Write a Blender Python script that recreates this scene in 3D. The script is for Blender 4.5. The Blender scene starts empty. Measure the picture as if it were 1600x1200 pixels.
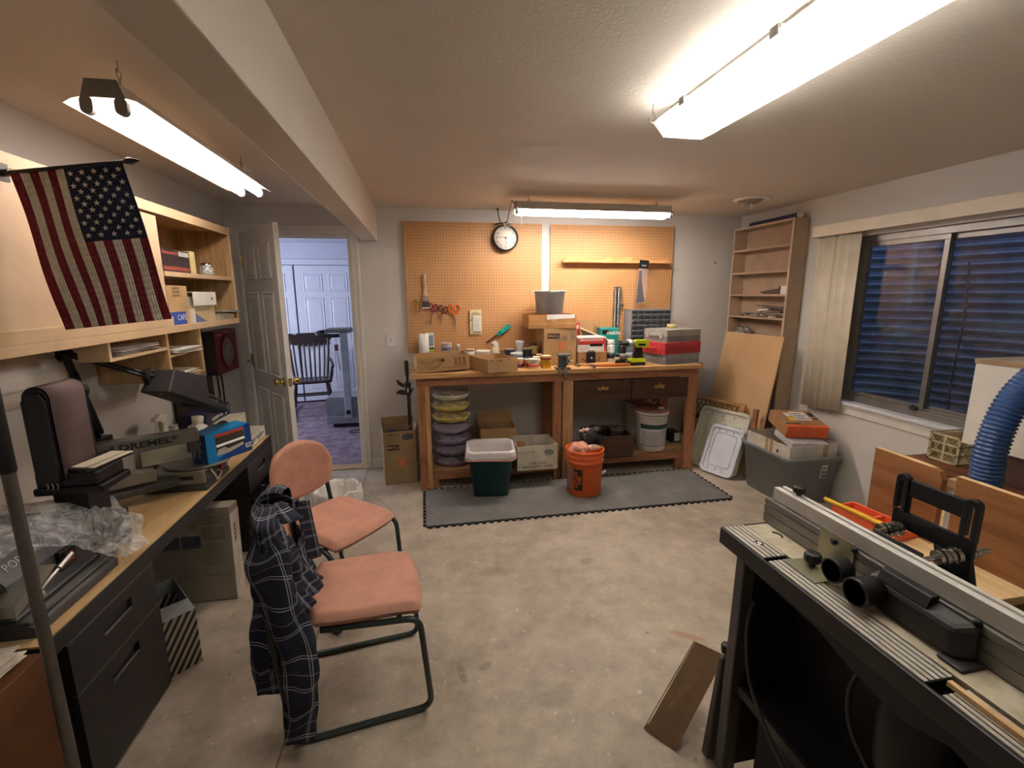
import bpy, math, random
from mathutils import Vector, Matrix, Euler
rng = random.Random(7)
SC = bpy.context.scene
COL = SC.collection
PI = math.pi
sin, cos = math.sin, math.cos

# ------------------------------------------------------------------ mesh builder
class M:
    def __init__(s):
        s.v = []; s.f = []; s.mi = []; s.sm = []
    def add(s, vs, fs, m=0, sm=False):
        b = len(s.v)
        s.v += [tuple(v) for v in vs]
        for f in fs:
            s.f.append(tuple(b + i for i in f)); s.mi.append(m); s.sm.append(sm)
        return s
    def hexa(s, p, m=0):
        return s.add(p, [(0,3,2,1),(4,5,6,7),(0,1,5,4),(1,2,6,5),(2,3,7,6),(3,0,4,7)], m)
    def box(s, x0, x1, y0, y1, z0, z1, m=0):
        return s.hexa([(x0,y0,z0),(x1,y0,z0),(x1,y1,z0),(x0,y1,z0),(x0,y0,z1),(x1,y0,z1),(x1,y1,z1),(x0,y1,z1)], m)
    def cbox(s, c, d, r=(0,0,0), m=0):
        R = Euler(r).to_matrix(); c = Vector(c); x, y, z = d[0]/2, d[1]/2, d[2]/2
        return s.hexa([c + R @ Vector(q) for q in ((-x,-y,-z),(x,-y,-z),(x,y,-z),(-x,y,-z),(-x,-y,z),(x,-y,z),(x,y,z),(-x,y,z))], m)
    def bar(s, a, b, w, h, m=0, up=(0,0,1)):
        a = Vector(a); b = Vector(b); d = (b - a).normalized(); u = Vector(up)
        if abs(d.dot(u)) > .98: u = Vector((1,0,0))
        x = d.cross(u).normalized(); y = x.cross(d); x *= w/2; y *= h/2
        return s.hexa([a-x-y, a+x-y, a+x+y, a-x+y, b-x-y, b+x-y, b+x+y, b-x+y], m)
    def tube(s, path, r, n=10, m=0, closed=False, cap=True):
        P = [Vector(p) for p in path]; k = len(P)
        R = r if isinstance(r, (list, tuple)) else [r]*k
        vs = []; N = None
        for i in range(k):
            if closed: d = (P[(i+1) % k] - P[i-1])
            else: d = P[min(i+1, k-1)] - P[max(i-1, 0)]
            d.normalize()
            if N is None:
                N = d.orthogonal().normalized()
            else:
                N = (N - d*N.dot(d))
                N = N.normalized() if N.length > 1e-6 else d.orthogonal().normalized()
            B = d.cross(N)
            for j in range(n):
                a = 2*PI*j/n
                vs.append(P[i] + (N*cos(a) + B*sin(a))*R[i])
        fs = []
        for i in range(k if closed else k-1):
            a = i*n; b = ((i+1) % k)*n
            for j in range(n):
                fs.append((a+j, a+(j+1) % n, b+(j+1) % n, b+j))
        s.add(vs, fs, m, True)
        if cap and not closed:
            s.add(vs[:n], [tuple(range(n))[::-1]], m); s.add(vs[-n:], [tuple(range(n))], m)
        return s
    def cyl(s, a, b, r, r2=None, n=20, m=0, cap=True):
        return s.tube([a, b], [r, r if r2 is None else r2], n, m, False, cap)
    def lathe(s, prof, c=(0,0,0), n=28, m=0, axis='z', closed=False):
        c = Vector(c); vs = []; k = len(prof)
        for (r, z) in prof:
            for j in range(n):
                a = 2*PI*j/n
                q = (r*cos(a), r*sin(a), z)
                if axis == 'y': q = (q[0], q[2], q[1])
                if axis == 'x': q = (q[2], q[0], q[1])
                vs.append(c + Vector(q))
        fs = []
        for i in range(k if closed else k-1):
            for j in range(n):
                a = i*n; b = ((i+1) % k)*n
                fs.append((a+j, a+(j+1) % n, b+(j+1) % n, b+j))
        s.add(vs, fs, m, True)
        if not closed:
            if prof[0][0] > 1e-5: s.add(vs[:n], [tuple(range(n))[::-1]], m)
            if prof[-1][0] > 1e-5: s.add(vs[-n:], [tuple(range(n))], m)
        return s
    def prism(s, poly, d0, d1, pl='xy', m=0, sm=False):
        n = len(poly)
        mp = {'xy': lambda a, b, d: (a, b, d), 'xz': lambda a, b, d: (a, d, b), 'yz': lambda a, b, d: (d, a, b)}[pl]
        vs = [mp(a, b, d0) for a, b in poly] + [mp(a, b, d1) for a, b in poly]
        s.add(vs, [tuple(range(n))[::-1], tuple(range(n, 2*n))], m)
        s.add(vs, [(i, (i+1) % n, n+(i+1) % n, n+i) for i in range(n)], m, sm)
        return s
    def grid(s, fn, nu, nv, m=0, sm=True):
        vs = [fn(i/nu, j/nv) for j in range(nv+1) for i in range(nu+1)]
        fs = [(j*(nu+1)+i, j*(nu+1)+i+1, (j+1)*(nu+1)+i+1, (j+1)*(nu+1)+i) for j in range(nv) for i in range(nu)]
        return s.add(vs, fs, m, sm)
    def ball(s, c, r, n=16, m=0, sq=(1,1,1), rot=None):
        c = Vector(c); vs = []; k = max(6, n//2); R = Euler(rot).to_matrix() if rot else Matrix.Identity(3)
        for i in range(k+1):
            t = PI*i/k
            for j in range(n):
                a = 2*PI*j/n
                vs.append(c + R @ Vector((r*sin(t)*cos(a)*sq[0], r*sin(t)*sin(a)*sq[1], r*cos(t)*sq[2])))
        fs = [(i*n+j, (i+1)*n+j, (i+1)*n+(j+1) % n, i*n+(j+1) % n) for i in range(k) for j in range(n)]
        return s.add(vs, fs, m, True)
    def xf(s, mat):
        s.v = [tuple(mat @ Vector(v)) for v in s.v]; return s

def rrect(w, h, r, n=4, cx=0, cy=0):
    out = []
    for (sx, sy, a0) in ((1,1,0),(-1,1,PI/2),(-1,-1,PI),(1,-1,1.5*PI)):
        for i in range(n+1):
            a = a0 + PI/2*i/n
            out.append((cx + sx*(w/2-r) + r*cos(a), cy + sy*(h/2-r) + r*sin(a)))
    return out
def circ(r, n=24, cx=0, cy=0, a0=0, a1=2*PI):
    return [(cx + r*cos(a0+(a1-a0)*i/n), cy + r*sin(a0+(a1-a0)*i/n)) for i in range(n)]
def arc(c, r, a0, a1, n, u=(1,0,0), v=(0,0,1)):
    c = Vector(c); u = Vector(u); v = Vector(v)
    return [c + u*(r*cos(a0+(a1-a0)*i/n)) + v*(r*sin(a0+(a1-a0)*i/n)) for i in range(n+1)]
def rounded(path, r, n=5):
    P = [Vector(p) for p in path]; out = [P[0]]
    for i in range(1, len(P)-1):
        a = (P[i-1]-P[i]); b = (P[i+1]-P[i]); q = min(r, a.length*.49, b.length*.49)
        p0 = P[i] + a.normalized()*q; p1 = P[i] + b.normalized()*q
        for k in range(n+1):
            t = k/n; out.append(p0*(1-t)**2 + P[i]*2*t*(1-t) + p1*t*t)
    out.append(P[-1]); return out
def smooth_path(pts, n=8):
    P = [Vector(p) for p in pts]; P = [P[0]*2-P[1]] + P + [P[-1]*2-P[-2]]; out = []
    for i in range(1, len(P)-2):
        for k in range(n):
            t = k/n; a, b, c, d = P[i-1], P[i], P[i+1], P[i+2]
            out.append(.5*((2*b) + (c-a)*t + (2*a-5*b+4*c-d)*t*t + (3*b-a-3*c+d)*t*t*t))
    out.append(P[-2]); return out

# ------------------------------------------------------------------ scene objects
def props(o, label=None, cat=None, group=None, kind=None):
    for k, v in (('label', label), ('category', cat), ('group', group), ('kind', kind)):
        if v: o[k] = v
    return o
def mesh_obj(name, mb, mats, bevel=0, solid=0, sub=0, off=None, seg=2, uv=None):
    me = bpy.data.meshes.new(name)
    vs = mb.v if off is None else [(x-off[0], y-off[1], z-off[2]) for x, y, z in mb.v]
    me.from_pydata(vs, [], mb.f)
    for mt in (mats if isinstance(mats, (list, tuple)) else [mats]): me.materials.append(mt)
    me.polygons.foreach_set('material_index', mb.mi); me.polygons.foreach_set('use_smooth', mb.sm)
    if uv:
        l = me.uv_layers.new(name='UVMap')
        for p in me.polygons:
            for li in p.loop_indices: l.data[li].uv = uv[me.loops[li].vertex_index]
    me.update()
    o = bpy.data.objects.new(name, me); COL.objects.link(o)
    if solid:
        md = o.modifiers.new('s', 'SOLIDIFY'); md.thickness = solid; md.offset = 0
    if sub:
        md = o.modifiers.new('u', 'SUBSURF'); md.levels = sub; md.render_levels = sub
    if bevel:
        md = o.modifiers.new('b', 'BEVEL'); md.width = bevel; md.segments = seg; md.limit_method = 'ANGLE'; md.angle_limit = .7
        md.harden_normals = False
    return o
def one(name, mb, mats, label, cat, group=None, bevel=0, loc=None, rot=None, kind=None, **kw):
    """a thing that is one mesh; vertices in world coordinates unless loc is given"""
    if loc is None:
        xs, ys, zs = zip(*mb.v)
        off = ((min(xs)+max(xs))/2, (min(ys)+max(ys))/2, min(zs))
        o = mesh_obj(name, mb, mats, bevel, off=off, **kw); o.location = off
    else:
        o = mesh_obj(name, mb, mats, bevel, **kw); o.location = loc
        if rot: o.rotation_euler = rot if isinstance(rot, tuple) else (0, 0, rot)
    return props(o, label, cat, group, kind)
def thing(name, label, cat, loc=(0,0,0), rot=0, group=None, world=False, kind=None):
    o = bpy.data.objects.new(name, None); COL.objects.link(o); o.empty_display_size = .05
    o.location = loc; o.rotation_euler = rot if isinstance(rot, tuple) else (0, 0, rot)
    if world: o['w'] = 1
    return props(o, label, cat, group, kind)
def part(name, mb, mats, parent, bevel=0, label=None, kind=None, **kw):
    off = None; p = parent
    if p.get('w') and p.parent is None: off = tuple(p.location)
    elif p.get('w'): off = tuple(p['w'])
    o = mesh_obj(name, mb, mats, bevel, off=off, **kw); o.parent = parent
    if off is not None: o['w'] = off
    return props(o, label, kind=kind)
def struct(name, mb, mats, parent=None, bevel=0, label=None, **kw):
    o = mesh_obj(name, mb, mats, bevel, **kw)
    if parent: o.parent = parent
    else: o['kind'] = 'structure'
    if label: o['label'] = label
    return o
def copy_tree(o, parent=None):
    c = o.copy(); COL.objects.link(c); c.parent = parent
    for ch in o.children: copy_tree(ch, c)
    return c
def again(o, loc, rot=None, label=None, group=None):
    c = copy_tree(o); c.location = loc
    if rot is not None: c.rotation_euler = rot if isinstance(rot, tuple) else (0, 0, rot)
    if label: c['label'] = label
    if group: c['group'] = group
    return c
def lettering(txt, size, mt, parent, mat, depth=.0004, name='lettering', align='CENTER', sx=1.0, bold=0.0):
    """raised printed letters: mat takes text space (x right, y up, z out) to the parent's local space"""
    cu = bpy.data.curves.new('t', 'FONT'); cu.body = txt; cu.size = size; cu.align_x = align; cu.align_y = 'CENTER'
    cu.extrude = depth; cu.resolution_u = 2; cu.offset = bold
    t = bpy.data.objects.new('t', cu); COL.objects.link(t)
    me = bpy.data.meshes.new_from_object(t); bpy.data.objects.remove(t); bpy.data.curves.remove(cu)
    me.transform(mat @ Matrix.Diagonal((sx, 1, 1, 1)))
    me.materials.clear(); me.materials.append(mt); me.name = name
    o = bpy.data.objects.new(name, me); COL.objects.link(o); o.parent = parent
    return o
def frame(o, x, z):
    """text frame: o origin, x along the text, z out of the surface"""
    o = Vector(o); x = Vector(x).normalized(); z = Vector(z).normalized(); y = z.cross(x)
    return Matrix(((x[0],y[0],z[0],o[0]),(x[1],y[1],z[1],o[1]),(x[2],y[2],z[2],o[2]),(0,0,0,1)))

# ------------------------------------------------------------------ materials
def lin(h):
    h = h.lstrip('#'); c = [int(h[i:i+2], 16)/255 for i in (0, 2, 4)]
    return [x/12.92 if x <= .04045 else ((x+.055)/1.055)**2.4 for x in c] + [1]
MATS = {}
class NT:
    def __init__(s, name):
        s.m = bpy.data.materials.new(name); s.m.use_nodes = True; s.t = s.m.node_tree
        s.b = s.t.nodes['Principled BSDF']; s.out = s.t.nodes['Material Output']
        MATS[name] = s.m
    def n(s, t, **kw):
        x = s.t.nodes.new(t)
        for k, v in kw.items():
            if k == 'i':
                for a, b in v.items(): x.inputs[a].default_value = b
            else: setattr(x, k, v)
        return x
    def l(s, a, b): s.t.links.new(a, b); return s
    def coord(s, kind='Object', scale=(1,1,1), rot=(0,0,0)):
        c = s.n('ShaderNodeTexCoord'); m = s.n('ShaderNodeMapping')
        m.inputs['Scale'].default_value = scale; m.inputs['Rotation'].default_value = rot
        s.l(c.outputs[kind], m.inputs[0]); return m.outputs[0]
    def noise(s, vec, scale=5, detail=4, rough=.55, dist=0):
        x = s.n('ShaderNodeTexNoise'); x.inputs['Scale'].default_value = scale; x.inputs['Detail'].default_value = detail
        x.inputs['Roughness'].default_value = rough; x.inputs['Distortion'].default_value = dist
        s.l(vec, x.inputs['Vector']); return x.outputs['Fac']
    def ramp(s, fac, stops):
        r = s.n('ShaderNodeValToRGB'); e = r.color_ramp.elements
        while len(e) < len(stops): e.new(.5)
        for x, (p, c) in zip(e, stops): x.position = p; x.color = lin(c) if isinstance(c, str) else c
        s.l(fac, r.inputs[0]); return r.outputs[0]
    def mix(s, fac, a, b, mode='MIX'):
        x = s.n('ShaderNodeMix'); x.data_type = 'RGBA'; x.blend_type = mode
        for k, v in ((0, fac), (6, a), (7, b)):
            if isinstance(v, (int, float)): x.inputs[k].default_value = v
            elif isinstance(v, str): x.inputs[k].default_value = lin(v)
            elif isinstance(v, list): x.inputs[k].default_value = v
            else: s.l(v, x.inputs[k])
        return x.outputs[2]
    def math(s, op, a, b=None, c=None):
        x = s.n('ShaderNodeMath'); x.operation = op
        for i, v in enumerate((a, b, c)):
            if v is None: continue
            if isinstance(v, (int, float)): x.inputs[i].default_value = v
            else: s.l(v, x.inputs[i])
        return x.outputs[0]
    def sep(s, vec):
        x = s.n('ShaderNodeSeparateXYZ'); s.l(vec, x.inputs[0]); return x.outputs
    def bump(s, h, st=.2, d=.01):
        x = s.n('ShaderNodeBump'); x.inputs['Strength'].default_value = st; x.inputs['Distance'].default_value = d
        s.l(h, x.inputs['Height']); s.l(x.outputs[0], s.b.inputs['Normal']); return s
    def fin(s, col=None, rough=.5, metal=0, spec=None, **kw):
        if col is not None:
            if isinstance(col, str): s.b.inputs['Base Color'].default_value = lin(col)
            else: s.l(col, s.b.inputs['Base Color'])
        if isinstance(rough, (int, float)): s.b.inputs['Roughness'].default_value = rough
        else: s.l(rough, s.b.inputs['Roughness'])
        s.b.inputs['Metallic'].default_value = metal
        if spec is not None: s.b.inputs['Specular IOR Level'].default_value = spec
        for k, v in kw.items(): s.b.inputs[k.replace('_', ' ')].default_value = v
        return s.m
def dk(h, f):
    h = h.lstrip('#'); return '#' + ''.join('%02x' % max(0, min(255, round(int(h[i:i+2], 16)*f))) for i in (0, 2, 4))
def plain(col, rough=.5, metal=0, var=.1, scale=9, bump=0, bscale=60, name=None, spec=None, **kw):
    key = name or 'p%s_%g_%g_%g_%g' % (col, rough, metal, var, bump)
    if key in MATS: return MATS[key]
    t = NT(key); v = t.coord()
    n = t.noise(v, scale, 3)
    c = t.ramp(n, [(.3, dk(col, 1-var)), (.7, dk(col, 1+var*.6))])
    if bump: t.bump(t.noise(v, bscale, 3), bump, .004)
    return t.fin(c, rough, metal, spec, **kw)
def wood(col, col2, axis='x', scale=1.0, rough=.5, name=None, knots=True):
    key = name or 'w%s%s%s%g' % (col, col2, axis, scale)
    if key in MATS: return MATS[key]
    t = NT(key)
    st = {'x': (1, 9, 9), 'y': (9, 1, 9), 'z': (9, 9, 1)}[axis]
    v = t.coord('Object', tuple(q*scale for q in st))
    n1 = t.noise(v, 3.0, 5, .6, .8); n2 = t.noise(v, 14, 3, .6)
    f = t.math('ADD', t.math('MULTIPLY', n1, .75), t.math('MULTIPLY', n2, .25))
    c = t.ramp(f, [(.36, col2), (.5, col), (.66, dk(col, 1.08))])
    if knots:
        k = t.n('ShaderNodeTexVoronoi'); k.inputs['Scale'].default_value = 3.2
        t.l(t.coord('Object', tuple({'x': (.35, 1, 1), 'y': (1, .35, 1), 'z': (1, 1, .35)}[axis])), k.inputs['Vector'])
        kk = t.ramp(k.outputs['Distance'], [(.03, (1,1,1,1)), (.08, (0,0,0,1))])
        c = t.mix(t.math('MULTIPLY', kk, .55), c, dk(col2, .55))
    t.bump(f, .08, .002)
    return t.fin(c, rough)
def emis(name, col, st):
    t = NT(name)
    t.b.inputs['Base Color'].default_value = lin(col); t.b.inputs['Emission Color'].default_value = lin(col)
    t.b.inputs['Emission Strength'].default_value = st
    return t.m

WHITE = plain('#e4e2dc', .45, var=.04)
PAPER = plain('#e9e7e0', .8, var=.05)
BLACK = plain('#161616', .42, var=.12)
BLACKSAT = plain('#1b1b1c', .6, var=.15)
DGREY = plain('#3a3a3c', .5)
MGREY = plain('#7e8083', .5)
LGREY = plain('#b9bab8', .5)
STEEL = plain('#b4b2ac', .32, 1.0, var=.1)
CHROME = plain('#d6d4cf', .16, 1.0, var=.04)
BRASS = plain('#dcc27c', .22, 1.0, var=.06)
ALU = plain('#b9b7b2', .38, .85, var=.05)
RED = plain('#b32a2a', .45)
CARD = plain('#b08c61', .8, var=.07, scale=6)
CARD_IN = plain('#9a7850', .85, var=.07, scale=6)
INK = plain('#2b2620', .8)
ORANGE = plain('#de6629', .42, var=.05)
# ------------------------------------------------------------------ camera
F_PX = 729.98
yaw, pit, rol = .185946, .19101, -.00533
fw = Vector((sin(yaw)*cos(pit), cos(yaw)*cos(pit), -sin(pit)))
r0 = Vector((cos(yaw), -sin(yaw), 0)); u0 = r0.cross(fw)
rr = r0*cos(rol) + u0*sin(rol); uu = u0*cos(rol) - r0*sin(rol)
cam = bpy.data.cameras.new('camera'); cam.sensor_fit = 'HORIZONTAL'; cam.sensor_width = 36; cam.lens = F_PX/1600*36; cam.clip_start = .02
co = bpy.data.objects.new('camera', cam); COL.objects.link(co)
co.matrix_world = Matrix(((rr[0],uu[0],-fw[0],0),(rr[1],uu[1],-fw[1],0),(rr[2],uu[2],-fw[2],1.56),(0,0,0,1)))
SC.camera = co
SC.view_settings.view_transform = 'Standard'; SC.view_settings.look = 'None'; SC.view_settings.gamma = 1; SC.view_settings.use_curve_mapping = False
SC.view_settings.exposure = 1.45
SC.cycles.use_denoising = True
SC.cycles.max_bounces = 9; SC.cycles.diffuse_bounces = 5; SC.cycles.glossy_bounces = 3; SC.cycles.transparent_max_bounces = 12
SC.cycles.sample_clamp_indirect = 8
w = bpy.data.worlds.new('dusk'); SC.world = w; w.use_nodes = True
bg = w.node_tree.nodes['Background']; bg.inputs[0].default_value = (.26, .38, .74, 1); bg.inputs[1].default_value = .42

# ------------------------------------------------------------------ room constants
XL, XR, YB, YF, ZC = -1.52, 3.06, 4.23, -1.3, 2.275
# paint: orange-peel plaster
def plaster(name, col, st=.12, sc=130):
    t = NT(name); v = t.coord()
    c = t.ramp(t.noise(v, 1.7, 3), [(.3, dk(col, .97)), (.7, col)])
    t.bump(t.noise(v, sc, 4, .6), st, .004); return t.fin(c, .75, spec=.3)
WALLM = plaster('wall_paint', '#d6d2cc', .12)
CEILM = plaster('ceiling_paint', '#ddd2c6', .45, 75)
BEAMM = plaster('beam_paint', '#dcd1c4', .1)
TRIM = plain('#dcd8cf', .4, var=.03)
# concrete
t = NT('concrete'); v = t.coord()
a = t.noise(v, 1.3, 6, .6, .4); b = t.noise(v, 7, 6, .7); g = t.noise(v, 60, 3)
c = t.ramp(a, [(.28, '#8f8475'), (.5, '#b2a694'), (.7, '#c6bba9')])
c = t.mix(.5, c, t.ramp(b, [(.3, '#7d7468'), (.55, '#b2a695'), (.72, '#d0c5b5')]))
sp = t.ramp(t.noise(v, 26, 2), [(.66, (0,0,0,1)), (.74, (1,1,1,1))]); c = t.mix(t.math('MULTIPLY', sp, .6), c, '#d9d3c4')
ds = t.ramp(t.noise(t.coord('Object', (1,1,1), (0,0,.7)), 21, 3), [(.68, (0,0,0,1)), (.76, (1,1,1,1))]); c = t.mix(t.math('MULTIPLY', ds, .55), c, '#6c6254')
def blob(cx, cy, rx, ry, ang, soft=.35):
    m = t.n('ShaderNodeMapping'); m.vector_type = 'TEXTURE'; m.inputs['Location'].default_value = (cx, cy, 0); m.inputs['Rotation'].default_value = (0, 0, ang); m.inputs['Scale'].default_value = (rx, ry, 1)
    tc = t.n('ShaderNodeTexCoord'); t.l(tc.outputs['Object'], m.inputs[0])
    nz = t.n('ShaderNodeTexNoise'); nz.inputs['Scale'].default_value = 2.2; t.l(m.outputs[0], nz.inputs['Vector'])
    ln = t.n('ShaderNodeVectorMath'); ln.operation = 'LENGTH'
    ad = t.n('ShaderNodeVectorMath'); ad.operation = 'MULTIPLY'; ad.inputs[1].default_value = (1, 1, 0); t.l(m.outputs[0], ad.inputs[0]); t.l(ad.outputs[0], ln.inputs[0])
    d = t.math('ADD', ln.outputs['Value'], t.math('MULTIPLY', t.math('SUBTRACT', nz.outputs['Fac'], .5), 1.2))
    return t.ramp(d, [(1-soft, (1,1,1,1)), (1.0, (0,0,0,1))])
c = t.mix(t.math('MULTIPLY', blob(1.14, 1.72, .10, .022, -.6), .5), c, '#a5744c')       # rust stain
for (x, y, rx, ry, an, k) in ((.47, 1.52, .10, .05, .3, .35), (.33, 2.4, .07, .05, 0, .3), (.2, 1.72, .04, .02, .4, .5), (.9, 2.4, .05, .03, .2, .4), (.1, 1.7, .02, .06, .2, .5)):
    c = t.mix(t.math('MULTIPLY', blob(x, y, rx, ry, an), k), c, '#7d7262')
X, Y, Z = t.sep(t.coord())
wob = t.math('MULTIPLY', t.math('SUBTRACT', t.noise(v, 3, 4), .5), .04)
ln = t.math('LESS_THAN', t.math('ABSOLUTE', t.math('ADD', X, .545)), .0045)
c = t.mix(t.math('MULTIPLY', ln, .7), c, '#6b5f4c')
cr = t.math('LESS_THAN', t.math('ABSOLUTE', t.math('ADD', t.math('ADD', X, t.math('MULTIPLY', Y, .55)), t.math('ADD', wob, -1.54))), .0025)
cr = t.math('MULTIPLY', cr, t.math('GREATER_THAN', Y, 3.3))
c = t.mix(t.math('MULTIPLY', cr, .7), c, '#5c5345')
t.bump(t.math('ADD', t.math('MULTIPLY', g, .4), b), .25, .004)
FLOORM = t.fin(c, t.ramp(b, [(.3, (.42,)*3+(1,)), (.7, (.62,)*3+(1,))]), spec=.35)

struct('floor', M().box(XL-.12, XR+.12, YF-.12, YB+.06, -.12, 0), FLOORM)
struct('ceiling', M().box(XL-.12, XR+.12, YF-.12, YB+.12, ZC, ZC+.12), CEILM)
struct('wall_left', M().box(XL-.12, XL, YF, YB+.12, 0, ZC), WALLM)
DX0, DX1, DZ = -1.425, -.575, 2.05
wb = M(); wb.box(DX1, XR+.12, YB, YB+.12, 0, ZC); wb.box(XL, DX0, YB, YB+.12, 0, ZC); wb.box(DX0, DX1, YB, YB+.12, DZ, ZC)
struct('wall_back', wb, WALLM)
struct('wall_front', M().box(XL-.12, XR+.12, YF-.12, YF, 0, ZC), WALLM)
WY0, WY1, WZ0, WZ1 = 1.79, 2.96, .745, 1.945
wr = M(); wr.box(XR, XR+.12, YF, WY0, 0, ZC); wr.box(XR, XR+.12, WY1, YB, 0, ZC); wr.box(XR, XR+.12, WY0, WY1, 0, WZ0); wr.box(XR, XR+.12, WY0, WY1, WZ1, ZC)
struct('wall_right', wr, WALLM)
struct('ceiling_beam', M().box(-.475, -.35, YF, YB, 2.0, ZC), BEAMM, bevel=.004)
# door casing (profiled): right leg and head on this side
def casing(mb, x0, x1, z0, z1, y):
    w = x1-x0; h = z1-z0
    if h > w:
        mb.box(x0, x1, y-.012, y, z0, z1); mb.box(x0+w*.12, x1-w*.55, y-.017, y-.012, z0, z1); mb.box(x0+w*.62, x1-.004, y-.019, y-.012, z0, z1)
    else:
        mb.box(x0, x1, y-.012, y, z0, z1); mb.box(x0, x1, y-.017, y-.012, z0+h*.12, z1-h*.55); mb.box(x0, x1, y-.019, y-.012, z0+h*.62, z1-.004)
m = M(); casing(m, DX1, DX1+.068, 0, DZ+.068, YB); casing(m, DX0-.068, DX0, 0, DZ+.068, YB); casing(m, DX0, DX1, DZ, DZ+.068, YB)
m.box(DX1-.018, DX1, YB-.002, YB+.125, 0, DZ); m.box(DX0, DX0+.018, YB-.002, YB+.125, 0, DZ); m.box(DX0+.018, DX1-.018, YB-.002, YB+.125, DZ-.018, DZ)
m.box(DX1-.03, DX1-.018, YB+.04, YB+.075, 0, DZ-.018); m.box(DX0+.018, DX1-.018, YB+.04, YB+.075, DZ-.03, DZ-.018)
struct('trim_1', m, TRIM, bevel=.002)
m = M(); m.box(DX1+.068, -.0, YB-.012, YB, 0, .075); m.box(DX1+.068, -.0, YB-.008, YB, .075, .09); struct('baseboard_back', m, TRIM, bevel=.002)
struct('trim_2', M().box(DX0+.018, DX1-.018, YB-.01, YB+.12, 0, .008), wood('#a98a5c', '#7d6038', 'x'), label='worn wooden door threshold')

# ------------------------------------------------------------------ open six-panel door
def six_panel(mb, W, H, T, panels, m=0):
    mb.box(0, W, -T/2, T/2, 0, H, m)
    for (x0, x1, z0, z1) in panels:
        for sgn in (-1, 1):
            y0 = sgn*T/2; e = .012; y1 = sgn*(T/2+.0035)
            def fr(a, b, c, d, q, r):
                return [(a, r, c), (b, r, c), (b, r, d), (a, r, d)]
            # sunk moulding ring then raised field
            o = fr(x0-.012, x1+.012, z0-.012, z1+.012, 0, sgn*(T/2+.0005)); i1 = fr(x0, x1, z0, z1, 0, sgn*(T/2+.009)); i2 = fr(x0+.012, x1-.012, z0+.012, z1-.012, 0, sgn*(T/2+.0008))
            i3 = fr(x0+.034, x1-.034, z0+.034, z1-.034, 0, sgn*(T/2+.007))
            vs = o+i1+i2+i3
            fs = []
            for k in range(3):
                for j in range(4):
                    q = (k*4+j, k*4+(j+1) % 4, (k+1)*4+(j+1) % 4, (k+1)*4+j); fs.append(q if sgn < 0 else q[::-1])
            q = (12, 13, 14, 15); fs.append(q if sgn < 0 else q[::-1])
            mb.add(vs, fs, m)
def panel_rows(W, H):
    s = .115*W/.8; mid = .10*W/.8; cw = (W-2*s-mid)/2
    rows = [(.22, .80), (.95, 1.56), (1.67, 1.90)]
    return [(x, x+cw, a*H/2.03, b*H/2.03) for (a, b) in rows for x in (s, s+cw+mid)]
DOORP = plain('#e3e1db', .38, var=.03)
DL = .80
door = thing('door_1', None, None, (-1.395, 4.205, .012), 0, kind='structure')
DOOR_ANG = math.atan2(3.46-4.205, -.905+1.395)
door.rotation_euler = (0, 0, DOOR_ANG)
m = M(); six_panel(m, DL, 2.03, .035, panel_rows(DL, 2.03)); part('door_leaf', m, DOORP, door, bevel=.0015)
for sg in (-1, 1):
    m = M(); m.lathe([(0,0),(.032,.001),(.033,.006),(.014,.012),(.011,.03),(.024,.04),(.028,.055),(.024,.066),(0,.07)], n=20, axis='y')
    if sg < 0: m.xf(Matrix.Scale(-1, 4, (0,1,0)))
    m.xf(Matrix.Translation((DL-.065, sg*.0175, .93))); part('door_knob', m, BRASS, door, label='polished brass round knob')
part('latch_plate', M().box(DL-.0005, DL+.0015, -.013, .013, .90, .96), BRASS, door)
for z in (.2, 1.02, 1.80):
    m = M(); m.cyl((-.006, -.02, z-.045), (-.006, -.02, z+.045), .006, n=10); m.box(-.004, .03, -.0185, -.0172, z-.045, z+.045); part('hinge', m, BRASS, door)
m = M(); m.tube([(.05, -.018, 1.02), (.05, -.05, 1.02)], .006); m.ball((.05, -.06, 1.02), .012); m.bar((.05,-.02,1.02),(.05,-.02,.96),.02,.006)
part('robe_hook', m, STEEL, door, label='small metal coat hook')

# ------------------------------------------------------------------ far room through the doorway
LAV = plaster('far_room_paint', '#c9cbdc', .08)
t = NT('purple_carpet'); v = t.coord(); c = t.ramp(t.noise(v, 9, 5, .7), [(.3, '#5c4d58'), (.52, '#84727f'), (.72, '#a08e9a')]); t.bump(t.noise(v, 220, 2), .6, .01); CARPET = t.fin(c, .95)
FY = 7.2
struct('far_room_floor', M().box(-3.2, .9, YB+.06, FY+.1, -.12, .004), CARPET)
struct('far_room_ceiling', M().box(-3.2, .9, YB+.12, FY+.1, ZC, ZC+.1), LAV)
m = M(); m.box(-3.2, .9, FY, FY+.1, 0, ZC); m.box(-3.3, -3.2, YB+.12, FY+.1, 0, ZC); m.box(.9, 1.0, YB+.12, FY+.1, 0, ZC); m.box(-3.2, XL-.12, YB+.05, YB+.12, 0, ZC)
struct('far_room_wall', m, LAV)
al = bpy.data.lights.new('far_room_fill', 'AREA'); al.shape = 'RECTANGLE'; al.size = 1.1; al.size_y = 1.2; al.energy = 19; al.color = (.80, .86, 1)  # unseen area lamp added for presumed daylight; no window is modelled here
ao = bpy.data.objects.new('far_room_fill', al); COL.objects.link(ao); ao.location = (-3.15, 5.7, 1.4); ao.rotation_euler = (0, -PI/2, 0)
m = M(); casing(m, -2.62, -.9, 1.975, 2.05, FY); struct('trim_3', m, plain('#d4d5e2', .4, var=.03))
CLD = plain('#d3d5e2', .4, var=.03)
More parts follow.
